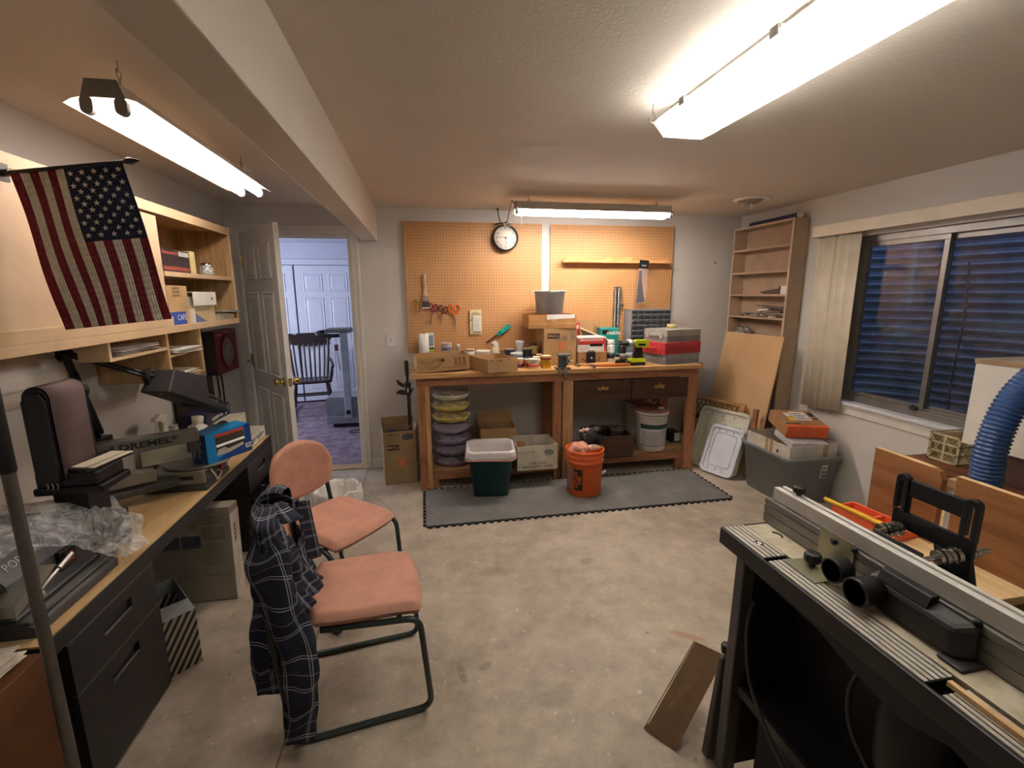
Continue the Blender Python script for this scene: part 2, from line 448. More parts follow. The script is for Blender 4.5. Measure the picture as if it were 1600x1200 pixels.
for k, (x0, yy) in enumerate(((-2.575, FY-.03), (-1.745, FY-.025))):
    d = thing('door_%d' % (k+2), None, None, (x0, yy, .012), 0, kind='structure')
    m = M(); six_panel(m, .81, 1.95, .03, panel_rows(.81, 1.95)); part('door_leaf', m, CLD, d, bevel=.0015)
    m = M(); m.lathe([(0,0),(.012,.0),(.008,.012),(.018,.02),(.018,.028),(0,.032)], n=14, axis='y'); m.xf(Matrix.Translation((.06 if k else .75, -.047, .95))); part('door_pull', m, BRASS, d)
struct('trim_4', M().box(-1.763, -1.747, FY-.004, FY, 0, 1.975), BLACK)

# ------------------------------------------------------------------ window
wn = thing('window_1', None, None, (XR, 2.375, WZ0), 0, kind='structure', world=True)
t = NT('window_glass'); nd = t.t.nodes; t.t.nodes.remove(t.b)
fr = t.n('ShaderNodeLayerWeight', i={'Blend': .5}); tr = t.n('ShaderNodeBsdfTransparent'); gl = t.n('ShaderNodeBsdfGlossy', i={'Roughness': .015}); mx = t.n('ShaderNodeMixShader')
tr.inputs[0].default_value = (.86, .9, .95, 1)
t.l(t.math('ADD', t.math('MULTIPLY', t.math('POWER', fr.outputs[1], 5), .8), .045), mx.inputs[0]).l(tr.outputs[0], mx.inputs[1]).l(gl.outputs[0], mx.inputs[2]).l(mx.outputs[0], t.out.inputs[0]); GLASS = t.m
fx = XR+.075
FRM = plain('#86827c', .4, .6, var=.06)
m = M(); fz0, fz1 = WZ0+.02, WZ1
m.box(fx-.035, fx+.035, WY0, WY1, fz0, fz0+.045); m.box(fx-.035, fx+.035, WY0, WY1, fz1-.045, fz1)
m.box(fx-.035, fx+.035, WY1-.045, WY1, fz0+.045, fz1-.045); m.box(fx-.035, fx+.035, WY0, WY0+.045, fz0+.045, fz1-.045)
m.box(fx-.02, fx-.014, WY0+.045, WY1-.045, fz0+.045, fz0+.06)
part('window_frame', m, FRM, wn, bevel=.002)
def sash(y0, y1, x):
    m = M(); b = .032
    m.box(x-.012, x+.012, y0, y1, fz0+.045, fz0+.045+b); m.box(x-.012, x+.012, y0, y1, fz1-.045-b, fz1-.045)
    m.box(x-.012, x+.012, y0, y0+b, fz0+.045+b, fz1-.045-b); m.box(x-.012, x+.012, y1-b, y1, fz0+.045+b, fz1-.045-b)
    s = part('sash', m, FRM, wn, bevel=.0015)
    part('pane', M().box(x-.002, x+.002, y0+b-.004, y1-b+.004, fz0+.041+b, fz1-.041-b), GLASS, s)
    return s
sash(2.36, WY1-.045, fx-.014); sash(WY0+.045, 2.40, fx+.014)
m = M(); m.box(fx-.05, fx-.028, 2.39, 2.43, fz0+.045, fz0+.062); m.cyl((fx-.045,2.41,fz0+.06),(fx-.045,2.41,fz0+.075),.009); part('sash_lock', m, DGREY, wn)
m = M(); m.box(XR-.035, fx-.03, WY0-.05, WY1+.05, WZ0-.005, WZ0+.02); part('window_sill', m, plain('#d9dbe2', .3, var=.03), wn, bevel=.004)
m = M(); m.box(XR-.018, XR, WY0-.04, WY1+.04, WZ0-.028, WZ0-.005); m.box(XR-.012, XR, WY0-.04, WY1+.04, WZ0-.075, WZ0-.028); part('sill_apron', m, TRIM, wn, bevel=.003)
# corrugated steel window well outside
t = NT('galvanised'); v = t.coord(); c = t.ramp(t.noise(v, 6, 4), [(.3, '#8e9298'), (.7, '#b7bbc0')]); GALV = t.fin(c, .42, .35)
def wellf(u, v):
    a = PI*u; cx, cy = 3.24, 2.375; ex, ey = .78, .98
    z = .42 + 1.95*v; d = .016*sin(2*PI*z/.068)
    return (cx + (ex+d)*sin(a)**.8, cy - (ey+d)*cos(a), z)
struct('window_well', M().grid(wellf, 40, 190), GALV, label='curved corrugated steel wall of the light well outside the window')
t = NT('gravel'); v = t.coord(); k = t.n('ShaderNodeTexVoronoi'); k.inputs['Scale'].default_value = 26; t.l(v, k.inputs['Vector']); c = t.ramp(k.outputs['Color'], [(.2, '#4a4a4c'), (.8, '#8d8a86')]); t.bump(k.outputs['Distance'], 1, .03); GRAV = t.fin(c, .9)
m = M(); m.prism([(3.185, 1.46)] + [(3.24+(.74)*sin(PI*i/20)**.8, 2.375-.93*cos(PI*i/20)) for i in range(21)] + [(3.185, 3.29)], .3, .55); one('gravel_bed', m, GRAV, 'grey gravel in the bottom of the light well outside', 'gravel', kind='stuff')
# broken lattice bracket standing in the well
m = M()
for (a, b) in (((3.55, 2.20, 1.86), (3.7, 1.66, 1.25)), ((3.6, 1.70, 1.80), (3.6, 2.15, 1.32)), ((3.62, 2.0, 1.62), (3.62, 1.62, 1.62))): m.bar(a, b, .02, .04)
for y in (2.7, 2.52): m.tube(smooth_path([(3.5, y, 1.75), (3.52, y-.01, 1.4), (3.55, y+.02, .95), (3.6, y+.04, .72)]), .006, 6)
m.box(3.5, 3.62, 1.62, 2.72, .55, .60)
m.box(3.55, 3.575, 2.68, 2.70, .6, 1.75); m.box(3.55, 3.575, 1.64, 1.66, .6, 1.84); m.box(3.55,3.60,2.1,2.14,.6,1.9)
one('garden_trellis', m, plain('#5c5a58', .6), 'grey crossed trellis pieces standing in the light well outside the window', 'trellis')
# ------------------------------------------------------------------ light fixtures
TUBE = emis('lit_tube', '#fff3ec', 21); TUBEW = emis('lit_tube_dim', '#fff3ec', 6.5)  # second tube material emits less, for the left shop light
HOOD = plain('#d9d4cb', .35, var=.03)
SOCK = plain('#8d8983', .5)
def chain(mb, a, b, link=.022):
    a = Vector(a); b = Vector(b); d = b-a; n = max(2, int(d.length/(link*.75))); d.normalize(); e = d.orthogonal().normalized(); f = d.cross(e)
    for i in range(n):
        c = a + (b-a)*((i+.5)/n); w = e if i % 2 else f
        mb.tube([c + d*(link*.5*sin(q)) + w*(link*.28*cos(q)) for q in [2*PI*k/10 for k in range(10)]], .0017, 5, 0, True)
def screw_hook(mb, p, s=1):
    p = Vector(p)
    mb.tube([p, p+Vector((0,0,-.03*s))] + [p + Vector((.016*s*sin(q), 0, -.046*s + .016*s*cos(q))) for q in [PI*k/8 for k in range(0, 13)]], .0022, 6)
def shop_light(name, loc, rot, label, drop, pull, TUBE=None):
    TUBE = TUBE or MATS['lit_tube']
    t = thing(name, label, 'light', loc, rot, group=None)
    L = 1.22
    m = M(); pr = [(-.055,.012),(-.04,.055),(.04,.055),(.055,.012)]
    m.prism([(y, z) for y, z in pr], -L/2, L/2, 'yz'); part('channel', m, HOOD, t, bevel=.002)
    m = M(); W = .108
    m.add([(x, y, z) for x in (-L/2, L/2) for (y, z) in ((-W,-.010),(-.085,.004),(-.052,.0125),(.052,.0125),(.085,.004),(W,-.010))], [(i, i+1, i+7, i+6) for i in range(5)])
    part('reflector', m, HOOD, t, solid=.0016)
    for y in (-.045, .045):
        part('tube', M().cyl((-L/2+.012, y, -.016), (L/2-.012, y, -.016), .0185, n=14), TUBE, t)
    for x in (-L/2, L/2):
        m = M(); sg = 1 if x > 0 else -1
        m.prism([(-.058,.008),(-.042,.058),(.042,.058),(.058,.008)], x, x+sg*.004, 'yz')
        for y in (-.045, .045): m.prism(rrect(.034, .05, .016, 4, y, -.014), x-sg*.012, x+sg*.006, 'yz')
        part('end_cap', m, SOCK, t, label='grey end cap with two lamp sockets')
    for x in (-L/2+.1, L/2-.1):
        m = M(); chain(m, (x, 0, drop-.03), (x, 0, .055)); screw_hook(m, (x, 0, drop), .8); part('hanging_chain', m, STEEL, t)
    if pull:
        m = M(); m.cyl((-L/2+.03, -.06, .0), (-L/2+.03, -.06, -.10), .003, n=6); m.lathe([(.003,0),(.005,-.01),(.005,-.028),(0,-.03)], (-L/2+.03,-.06,-.09), 8); part('pull_cord', m, WHITE, t)
    return t
shop_light('shop_light', (1.315, 3.57, 2.17), 0, 'lit twin tube shop light hanging over the workbench and clock', ZC-2.17, True)
shop_light('shop_light', (-.90, 2.32, 2.125), -PI/2, 'lit twin tube shop light hanging on chains above the flag side desk', ZC-2.125, False, TUBEW)
# wraparound on the ceiling
t = NT('acrylic_lens'); t.t.nodes.remove(t.b)
tr = t.n('ShaderNodeBsdfTransparent'); tl = t.n('ShaderNodeBsdfTranslucent'); df = t.n('ShaderNodeBsdfDiffuse'); a1 = t.n('ShaderNodeMixShader'); a2 = t.n('ShaderNodeMixShader')
tr.inputs[0].default_value = (.9,.95,.92,1); tl.inputs[0].default_value = (.87,.9,.86,1); df.inputs[0].default_value = (.87,.9,.87,1)
a1.inputs[0].default_value = .75; a2.inputs[0].default_value = .62
t.l(df.outputs[0], a1.inputs[1]).l(tl.outputs[0], a1.inputs[2]).l(tr.outputs[0], a2.inputs[1]).l(a1.outputs[0], a2.inputs[2]).l(a2.outputs[0], t.out.inputs[0]); LENS = t.m
TUBE2 = emis('lit_tube_cool', '#fffaf5', 15.5)
wl = thing('wraparound_light', 'lit wide ceiling light with ribbed clear wraparound lens above router table', 'light', (1.045, 1.235, ZC), 0)
L = .615
part('housing', M().box(-.062, .062, -L, L, -.062, -.0005), plain('#a9a49b', .45), wl, bevel=.002)
m = M(); pts = [(-.128,-.058),(-.126,-.066),(-.082,-.112),(.082,-.112),(.126,-.066),(.128,-.058)]
m.add([(x, y, z) for y in (-L, L) for x, z in pts], [(i, i+1, i+7, i+6) for i in range(5)] + [tuple(range(6)), tuple(range(6, 12))[::-1]])
part('lens', m, LENS, wl)
for x in (-.05, .05): part('tube', M().cyl((x, -L+.02, -.085), (x, L-.02, -.085), .0165, n=14), TUBE2, wl)
for y in (L-.22, -.05):
    m = M(); m.box(-.128, -.06, y, y+.03, -.058, -.045); m.box(-.131, -.125, y, y+.03, -.07, -.045); part('lens_clip', m, SOCK, wl)
m = M(); screw_hook(m, (.905, 1.835, ZC), 1.1); one('ceiling_hook', m, STEEL, 'bare metal hook screwed into the ceiling beside the wraparound light', 'hook')
# vent, ceiling outlet
cv = thing('ceiling_vent', 'round white ceiling vent near the tall narrow bookshelf', 'vent', (2.56, 3.437, ZC), 0)
m = M(); m.lathe([(.135,-.0005),(.135,-.008),(.105,-.016),(.09,-.006),(.09,-.0005)], n=40); part('ring', m, WHITE, cv)
m = M(); m.lathe([(.078,-.010),(.06,-.026),(.0,-.028)], n=32); m.lathe([(.052,-.028),(.035,-.036),(0,-.037)], n=32); m.cyl((0,0,-.01),(0,0,-.002),.02); part('cone', m, plain('#8f8b84', .5), cv)
m = M(); m.cyl((0,0,-.037),(0,0,-.062),.007); m.ball((0,0,-.066),.011); part('knob', m, WHITE, cv)
m = M(); m.box(-1.05, -.93, 3.02, 3.09, ZC-.03, ZC-.0005); m.box(-1.045, -1.01, 3.015, 3.02, ZC-.025, ZC-.008)
co_ = thing('ceiling_outlet', 'small ceiling outlet box with plug at the far end of the left shop light', 'outlet', (-.99, 3.055, ZC))
part('plate', M().box(-.06,.06,-.04,.04,-.02,-.0005), WHITE, co_, bevel=.002)
m = M(); m.cyl((-.03,0,-.02),(-.03,0,-.05),.016); part('plug', m, DGREY, co_)
m = M(); m.tube([(.06,0,-.01),(.065,0,-.02),(.065,0,-.09)],.003); part('cord', m, WHITE, co_)

# ------------------------------------------------------------------ pegboards, workbench, mat
t = NT('pegboard'); v = t.coord(); X, Y, Z = t.sep(v); s = .0254
fx_ = t.math('SUBTRACT', t.math('FRACT', t.math('DIVIDE', X, s)), .5); fz_ = t.math('SUBTRACT', t.math('FRACT', t.math('DIVIDE', Z, s)), .5)
d = t.math('SQRT', t.math('ADD', t.math('MULTIPLY', fx_, fx_), t.math('MULTIPLY', fz_, fz_)))
h = t.math('LESS_THAN', d, .14)
c = t.ramp(t.noise(v, 2.5, 4), [(.3, '#c1905d'), (.7, '#cd9d6a')])
c = t.mix(h, c, '#5b3b20'); PEG = t.fin(c, .55)
for (x0, x1, lb) in ((-.135, 1.068, 'left of the white gap, behind the clock and scissors'), (1.15, 2.345, 'right of the white gap, behind the parts cabinet')):
    m = M(); m.box(x0, x1, YB-.026, YB-.0205, 1.045, 2.165, 0)
    m.box(x0+.02, x0+.05, YB-.0205, YB-.0005, 1.045, 2.165, 1); m.box(x1-.05, x1-.02, YB-.0205, YB-.0005, 1.045, 2.165, 1)
    one('pegboard', m, [PEG, plain('#a98a5c')], 'tan perforated pegboard ' + lb, 'pegboard')
TOPW = wood('#c69a66', '#a17442', 'x', 1, .45); REDW = wood('#9c6a48', '#7b4e33', 'x', 1, .5); LEGW = wood('#a8724c', '#835434', 'z', 1, .5); PINEZ = wood('#c49b6a', '#a27748', 'z', 1, .5); SHELFW = wood('#b8966c', '#916d46', 'x', .8, .55)
DARKW = wood('#4e3323', '#331f14', 'x', .9, .45, knots=False)
BZ = .955
wbn = thing('workbench', 'long wooden workbench with two drawers standing under the pegboards', 'workbench', (1.12, 3.92, 0), 0, world=True)
m = M(); ny = 6; y0 = 3.595
for k in range(ny):
    w = (4.20-y0)/ny; m.box(-.115, 2.352, y0+k*w+.0008, y0+(k+1)*w-.0008, BZ-.036, BZ)
part('bench_top', m, TOPW, wbn, bevel=.002)
m = M(); m.box(-.07, 2.325, 3.62, 3.655, .855, BZ-.037); part('front_apron', m, REDW, wbn, bevel=.002)
m = M(); m.box(-.07, 2.325, 4.16, 4.195, .855, BZ-.037); part('rear_apron', m, REDW, wbn)
for (x0, x1, y0, y1, mt) in ((-.07, -.012, 3.62, 3.705, LEGW), (2.235, 2.325, 3.62, 3.66, LEGW), (1.038, 1.10, 3.63, 3.70, LEGW), (1.112, 1.195, 3.615, 3.655, PINEZ), (-.07, .02, 4.11, 4.16, LEGW), (1.06, 1.15, 4.11, 4.16, LEGW), (2.235, 2.325, 4.11, 4.155, LEGW)):
    part('leg', M().box(x0, x1, y0, y1, .0, .855 if mt is not PINEZ else .853), mt, wbn, bevel=.003)
part('leg_cleat', M().box(-.010, .028, 3.625, 3.68, 0, .855), PINEZ, wbn, bevel=.003, label='pale pine strip nailed to the left front leg')
for (x0, x1, z) in ((.029, 1.037, .135), (1.196, 2.234, .165)):
    part('shelf_rail', M().box(x0, x1, 3.63, 3.668, z-.056, z-.001), REDW, wbn, bevel=.002)
    part('lower_shelf', M().box(x0, x1 if x0 < 1 else 2.33, 3.67, 4.10, z, z+.014), SHELFW, wbn)
    part('shelf_rail', M().box(x0, x1, 4.06, 4.10, z-.056, z-.001), REDW, wbn)
part('shelf_foot', M().box(.03, .075, 3.64, 3.70, 0, .079), REDW, wbn); part('shelf_foot', M().box(2.17, 2.234, 3.64, 3.68, 0, .108), REDW, wbn)
def bin_pull(p, x, z, y):
    m = M()
    pl = [(-.045,.0),(-.05,.012),(-.036,.02),(-.02,.016),(-.012,.028),(0,.034),(.012,.028),(.02,.016),(.036,.02),(.05,.012),(.045,0),(.05,-.008),(.03,-.012),(-.03,-.012),(-.05,-.008)]
    m.prism([(x+a, z+b) for a, b in pl], y-.0025, y, 'xz')
    def f(u, v):
        a = PI*u; b = PI/2*v
        return (x + .028*cos(a), y - .004 - .022*sin(a)*cos(b)*1.0, z + .004 - .02*sin(a)*sin(b)+.006)
    m.grid(f, 14, 6)
    o = part('drawer_pull', m, BRASS, p, label='brass bin pull with scalloped backplate')
for (x0, x1, z0, z1, px) in ((1.20, 1.703, .672, .848, 1.452), (1.711, 2.228, .675, .850, 1.96)):
    d = part('drawer', M().box(x0, x1, 3.612, 3.632, z0, z1), DARKW, wbn, bevel=.003)
    part('drawer_box', M().box(x0+.02, x1-.02, 3.633, 4.03, z0+.01, z1-.01), plain('#8f7350'), d)
    bin_pull(d, px, .775 if px < 1.7 else .772, 3.612)
part('drawer_runner', M().box(2.14, 2.234, 3.606, 3.619, .851, .8535), plain('#d8c7a2'), wbn)
# interlocking foam mat
m = M(); MX0, MX1, MY0, MY1, MZ = -.035, 2.275, 2.99, 3.60, .012
m.box(MX0, MX1, MY0, MY1, 0.0005, MZ, 0)
def teeth(a, b, axis, s, out):
    n = int((b-a)/.052)
    for i in range(n):
        c = a + (i+.5)*(b-a)/n
        q = [(-.009,0),(-.0145,.020),(.0145,.020),(.009,0)]
        if axis == 'x': m.prism([(c+u, s+out*v) for u, v in (q if out > 0 else q[::-1])], .0005, MZ, 'xy', 1)
        else: m.prism([(s+out*v, c+u) for u, v in (q[::-1] if out > 0 else q)], .0005, MZ, 'xy', 1)
teeth(MX0, MX1, 'x', MY0, -1); teeth(MX0, MX1, 'x', MY1, 1); teeth(MY0, MY1, 'y', MX0, -1); teeth(MY0, MY1, 'y', MX1, 1)
m.box(MX0-.002, MX1+.002, MY0-.003, MY0, .0005, MZ, 1)
m.box(MX0-.003, MX0, MY0, MY1, .0005, MZ, 1); m.box(MX1, MX1+.003, MY0, MY1, .0005, MZ, 1)
t = NT('foam'); v = t.coord(); c = t.ramp(t.noise(v, 4, 5, .6), [(.3, '#62605d'), (.55, '#716f6b'), (.75, '#86837d')]); t.bump(t.noise(v, 200, 2), .15, .002); FOAM = t.fin(c, .7)
one('foam_floor_mat', m, [FOAM, plain('#1f1e1d', .8)], 'long grey foam mat with black interlocking edges on the floor before the workbench', 'mat')
# ------------------------------------------------------------------ makers for small goods
def open_carton(name, label, loc, rot, w, d, h, mats, th=.004, flaps=(), group=None, cat='box', hand=False, tilt=None, back_up=0):
    """open box, origin at the base centre, front is -y; flaps: (side, length, angle from vertical)"""
    t = thing(name, label, cat, loc, tilt if tilt else rot, group)
    m = M(); x, y = w/2, d/2
    m.box(-x, x, -y, y, 0, th, 1)
    for (a, b, c, e, hh) in ((-x, x, -y, -y+th, h), (-x, x, y-th, y, h+back_up), (-x, -x+th, -y+th, y-th, h), (x-th, x, -y+th, y-th, h)):
        m.box(a, b, c, e, th, hh, 0)
    part('carton_body', m, mats, t)
    for (sd, ln, an) in flaps:
        m = M(); ca, sa = cos(an)*ln, sin(an)*ln
        if sd in 'FB':
            s = -1 if sd == 'F' else 1; q = th
            m.hexa([(-x,s*y,h),(x,s*y,h),(x,s*y-s*q,h),(-x,s*y-s*q,h),(-x+.004,s*(y+sa),h+ca),(x-.004,s*(y+sa),h+ca),(x-.004,s*(y+sa)-s*q,h+ca),(-x+.004,s*(y+sa)-s*q,h+ca)])
        else:
            s = -1 if sd == 'L' else 1; q = th
            m.hexa([(s*x,-y,h),(s*x,y,h),(s*x-s*q,y,h),(s*x-s*q,-y,h),(s*(x+sa),-y+.004,h+ca),(s*(x+sa),y-.004,h+ca),(s*(x+sa)-s*q,y-.004,h+ca),(s*(x+sa)-s*q,-y+.004,h+ca)])
        part('flap', m, mats[0], t)
    return t
def small_marks(t, w, d, h, side=False):
    """print on the front of a SMALL moving box"""
    y = -d/2
    pm = M(); pm.box(-w*.40, -w*.02, y-.0012, y-.0002, h*.80-.022, h*.80+.022); part('print_band', pm, INK, t, label='dark band with the word in light letters')
    lettering('SMALL', .036, CARD, t, frame((-w*.21, y-.0012, h*.80), (1,0,0), (0,-1,0)), sx=1.05, bold=.0006)
def house_logo(t, cx, cz, s, y):
    m = M(); m.box(cx-s/2, cx+s/2, y-.0012, y-.0002, cz-s/2, cz+s/2); o = part('square_logo', m, plain('#cf6a3b', .8, var=.08), t, label='orange square logo')
    m = M()
    for i in range(4):
        a = -.35*s + i*.2*s
        m.prism([(cx+a-.03*s, cz-.40*s), (cx+a+.05*s, cz-.40*s), (cx+a+.27*s, cz+.38*s), (cx+a+.19*s, cz+.38*s)], y-.0018, y-.0012, 'xz')
    part('logo_stripes', m, plain('#b8855c', .8), o)
def can(label, x, y, r, h, body, lid='#c9c6bd', band=None, z=BZ, bz=(.2, .8), name='paint_can', cat='can', lidr=1.02, lidh=.012, txt=None, tcol=None):
    t = thing(name, label, cat, (x, y, z))
    m = M(); m.lathe([(0,0),(r*.96,0),(r,.003),(r,h-lidh)], n=24); part('can_body', m, plain(body, .4), t)
    m = M(); m.lathe([(r*.9,h-lidh),(r*lidr,h-lidh),(r*lidr,h-.002),(r*.86,h),(r*.82,h-.003),(0,h-.003)], n=24); part('lid', m, plain(lid, .4), t)
    if band:
        m = M(); m.lathe([(r+.0006,h*bz[0]),(r+.0012,h*bz[0]+.0005),(r+.0012,h*bz[1]),(r+.0006,h*bz[1])], n=24); part('paper_band', m, plain(band, .6), t)
    if txt: lettering(txt, r*.62, plain(tcol, .6), t, frame((0, -r-.0018, h*.5), (1,0,0), (0,-1,0)))
    return t
def spray_can(label, x, y, r, h, body, cap, band, z=BZ):
    t = thing('spray_can', label, 'spray can', (x, y, z))
    m = M(); m.lathe([(0,0),(r*.95,0),(r,.006),(r,h*.74),(r*.8,h*.80),(r*.6,h*.81)], n=22); part('can_body', m, plain(body, .35), t)
    m = M(); m.lathe([(r*.82,h*.79),(r*.86,h*.83),(r*.8,h*.98),(r*.7,h),(0,h)], n=22); part('cap', m, plain(cap, .45), t)
    m = M(); m.lathe([(r+.0006,h*.22),(r+.0011,h*.22),(r+.0011,h*.46),(r+.0006,h*.46)], n=22); part('label_band', m, plain(band, .6), t)
    return t
# ------------------------------------------------------------------ on the bench, left half
t = open_carton('banana_tray', 'shallow kraft produce tray with printed wing drawing at the left front of the bench', (.145, 3.805, BZ+.002), .10, .41, .30, .118, [CARD, CARD_IN], cat='tray')
t.rotation_euler = (0, -.045, .10); t.location = (.132, 3.805, BZ+.011)
m = M(); y = -.1505
wing = smooth_path([(-.17,y,.095),(-.12,y,.075),(-.07,y,.085),(-.05,y,.10),(-.02,y,.065),(-.06,y,.03),(-.11,y,.02),(-.14,y,.05),(-.17,y,.095)], 6); m.tube(wing, .0014, 5); m.tube(smooth_path([(-.14,y,.06),(-.09,y,.055),(-.05,y,.04)],6), .0012, 5); m.tube(smooth_path([(-.12,y,.04),(-.08,y,.035),(-.06,y,.028)],6), .0012, 5)
m.lathe([(.008,0),(.013,0),(.013,.0015),(.008,.0015)], (-.005, y-.0015, .088), 16, axis='y'); m.box(-.02, .18, y-.001, y, .026, .028)
part('printed_wing', m, INK, t)
m = M()
for i in range(6):
    for j in range(3): m.box(.085+j*.034, .085+j*.034+.024-.006*((i+j) % 2), y-.001, y, .04+i*.011, .044+i*.011)
part('printed_lines', m, INK, t)
t = open_carton('kraft_tray', 'shallow plain kraft tray set at an angle with scalloped front rim', (.54, 3.725, BZ), .38, .27, .335, .108, [CARD, CARD_IN], cat='tray')
for x in (-.10, -.02, .06): part('rim_dent', M().ball((x, -.1685, .10), .012, 10, sq=(1,.35,.8)), CARD_IN, t)
m = M(); m.lathe([(.016,.002),(.044,.002),(.044,.268),(.016,.268)], (-.003, 4.10, BZ), 28, closed=True); one('paper_towel_roll', m, PAPER, 'white paper towel roll standing at the left end of the bench', 'paper towels')
t = thing('detergent_box', 'tall white and yellow box standing right behind the paper towel roll', 'box', (.052, 4.165, BZ))
part('box_body', M().box(-.036, .036, -.024, .024, 0, .272), WHITE, t, bevel=.002); part('yellow_panel', M().box(-.0365, .0365, -.0246, -.024, .01, .13), plain('#d9d23a', .5), t); part('green_stripe', M().box(-.0365, .0365, -.0247, -.024, .13, .146), plain('#3c5a49', .5), t); part('printed_label', M().box(-.012, .028, -.0247, -.024, .16, .25), plain('#8fa0a8', .5), t)
can('light grey plastic tub with dark print behind the wing tray', .19, 4.09, .046, .19, '#c9c9cb', '#b7a89d', '#7c7c86', bz=(.66,.86), name='plastic_tub', cat='tub')
can('little clear bottle with white cap behind the wing tray', .293, 4.10, .016, .172, '#b9b2a4', '#ecebe6', None, name='small_bottle', cat='bottle', lidr=1.05, lidh=.03)
can('low pink and brown jar between the two kraft trays', .394, 4.06, .038, .135, '#7d5c4a', '#d7c1b4', '#d9d4cb', bz=(.55,.85), name='jar', cat='jar')
t = can('wide white tub with flat lid behind the angled kraft tray', .505, 4.05, .066, .12, '#e6dfd6', '#eeebe4', name='plastic_tub', cat='tub')
t = thing('glue_bottle', 'cream glue bottle with angled white nozzle cap below the turquoise lighter', 'bottle', (.622, 4.10, BZ))
part('bottle_body', M().lathe([(0,0),(.036,0),(.040,.006),(.038,.11),(.03,.135),(.016,.15),(.016,.155)], n=22), plain('#e9dcbf', .45), t)
m = M(); m.lathe([(.019,.152),(.02,.17),(.014,.178),(0,.18)], n=16); m.cbox((-.012,0,.182), (.04,.02,.014), (0,-.35,0)); m.cbox((.022,0,.165), (.012,.014,.045), (0,-.3,0)); part('nozzle_cap', m, WHITE, t)
# tins
can('blue and white paint tin with rust brown lid behind the can cluster', .735, 4.00, .046, .135, '#3c4a66', '#a08f84', '#d7d3cb', bz=(.1,.5))
can('flat blue rimmed tin standing at the left of the can cluster', .772, 3.89, .052, .112, '#3d5b7d', '#dfe3e6', '#8798a8', bz=(.75,.86))
t = can('tin topped by an upturned milky plastic cup in the can cluster', .822, 3.985, .036, .115, '#c9ccd2', '#e0e2e6')
t = thing('plastic_cup', 'milky upturned plastic cup on top of the tallest tin in the can cluster', 'cup', (.822, 3.985, BZ+.1155))
part('cup_wall', M().lathe([(.026,0),(.037,.06),(.039,.082),(.034,.086),(.0,.086)], n=22), plain('#e3e6ec', .4), t)
can('dark grey tin with cream lid and black label in the can cluster', .868, 3.91, .037, .148, '#2e3232', '#c9bd92', '#4e5d70', bz=(.1,.5))
can('cream yellow tin with splashed paint in the middle of the can cluster', .936, 3.935, .038, .156, '#d9c07a', '#e3d3a0', '#8c6a3a', bz=(.35,.6))
can('small brown tin between cream tin and the moving box', .955, 4.06, .036, .17, '#a5886a', '#6b4a35')
can('low tan tin in front of the cream yellow tin', .965, 3.855, .027, .10, '#c8a877', '#d8c69c')
can('pink and maroon tin nearest the angled kraft tray', .776, 3.79, .036, .078, '#ddb9a0', '#d9cfc0', '#5b2f2b', bz=(.05,.45))
can('gold and red tin half hidden behind the white red labelled tin', .838, 3.765, .030, .072, '#c98f2d', '#cfc7b8', '#8f3b22', bz=(.2,.75))
can('squat white tin with red label at the front of the can cluster', .872, 3.685, .044, .085, '#cfc8b4', '#d8d1bd', '#b95040', bz=(.2,.55))
can('squat grey white tin right behind the yellow tin', .92, 3.78, .032, .088, '#d5d0c6', '#d9d5cb', '#b9b3a6')
t = can('bright yellow tin with red band and cream lid beside the bench vise', .982, 3.70, .042, .106, '#e5b81c', '#d9c594', '#8f3a22', bz=(.66,.87))
lettering('WOOD', .022, plain('#5a4012', .6), t, frame((0, -.0432, .05), (1,0,0), (0,-1,0))); lettering('FILLER', .016, plain('#5a4012', .6), t, frame((0, -.0432, .03), (1,0,0), (0,-1,0)))
# moving box pile
t = thing('moving_box', 'closed kraft moving box on the bench carrying a second box and a grey pail', 'box', (1.134, 3.965, BZ))
part('carton_body', M().box(-.143, .143, -.16, .16, 0, .315), CARD, t, bevel=.002)
small_marks(t, .286, .32, .315); house_logo(t, .015, .17, .062, -.16)
m = M(); m.box(-.145, .145, -.1605, -.1600, .205, .2065); m.box(-.06, .10, -.1605, -.16, .02, .022); m.box(-.06, -.058, -.1605, -.16, .02, .12); m.box(.098, .10, -.1605, -.16, .02, .12); m.box(-.06, .10, -.1605, -.16, .118, .12); part('printed_lines', m, plain('#8d6c48', .8), t)
for q in ((.09, .13, .215, .275), (-.05, 0, .215, .232), (.015, .06, .215, .252)): part('printed_panel', M().box(q[0], q[1], -.1605, -.16, q[2], q[3]), plain('#8f7b60', .8), t)
m = M(); m.box(-.1435, -.143, -.11, -.02, .06, .20); part('side_print', m, plain('#9b5138', .8), t)
t = open_carton('carton', 'low brown carton with torn white label lying on the moving box', (1.07, 3.94, BZ+.316), -.03, .41, .27, .115, [plain('#b9854e', .75, var=.12), CARD_IN], flaps=(('B', .05, 1.25),))
part('white_label', M().hexa([(-.05,-.136,.075),(.19,-.136,.085),(.19,-.135,.085),(-.05,-.135,.075),(-.05,-.136,.116),(.19,-.136,.116),(.19,-.135,.116),(-.05,-.135,.116)]), PAPER, t)
m = M(); m.box(-.2, .2, -.1358, -.135, .03, .05); m.box(-.02,.035,-.1358,-.135,.02,.1); part('packing_tape', m, plain('#c59a63', .3), t)
pl = thing('pail', 'grey plastic pail with pouring lip standing on the pile of boxes', 'bucket', (1.075, 3.945, BZ+.434))
m = M(); m.lathe([(0,.0),(.108,.0),(.112,.004),(.130,.18),(.138,.185),(.138,.194),(.130,.196),(.126,.188),(.107,.008),(0,.008)], n=36); part('pail_body', m, plain('#b3b9bf', .5), pl)
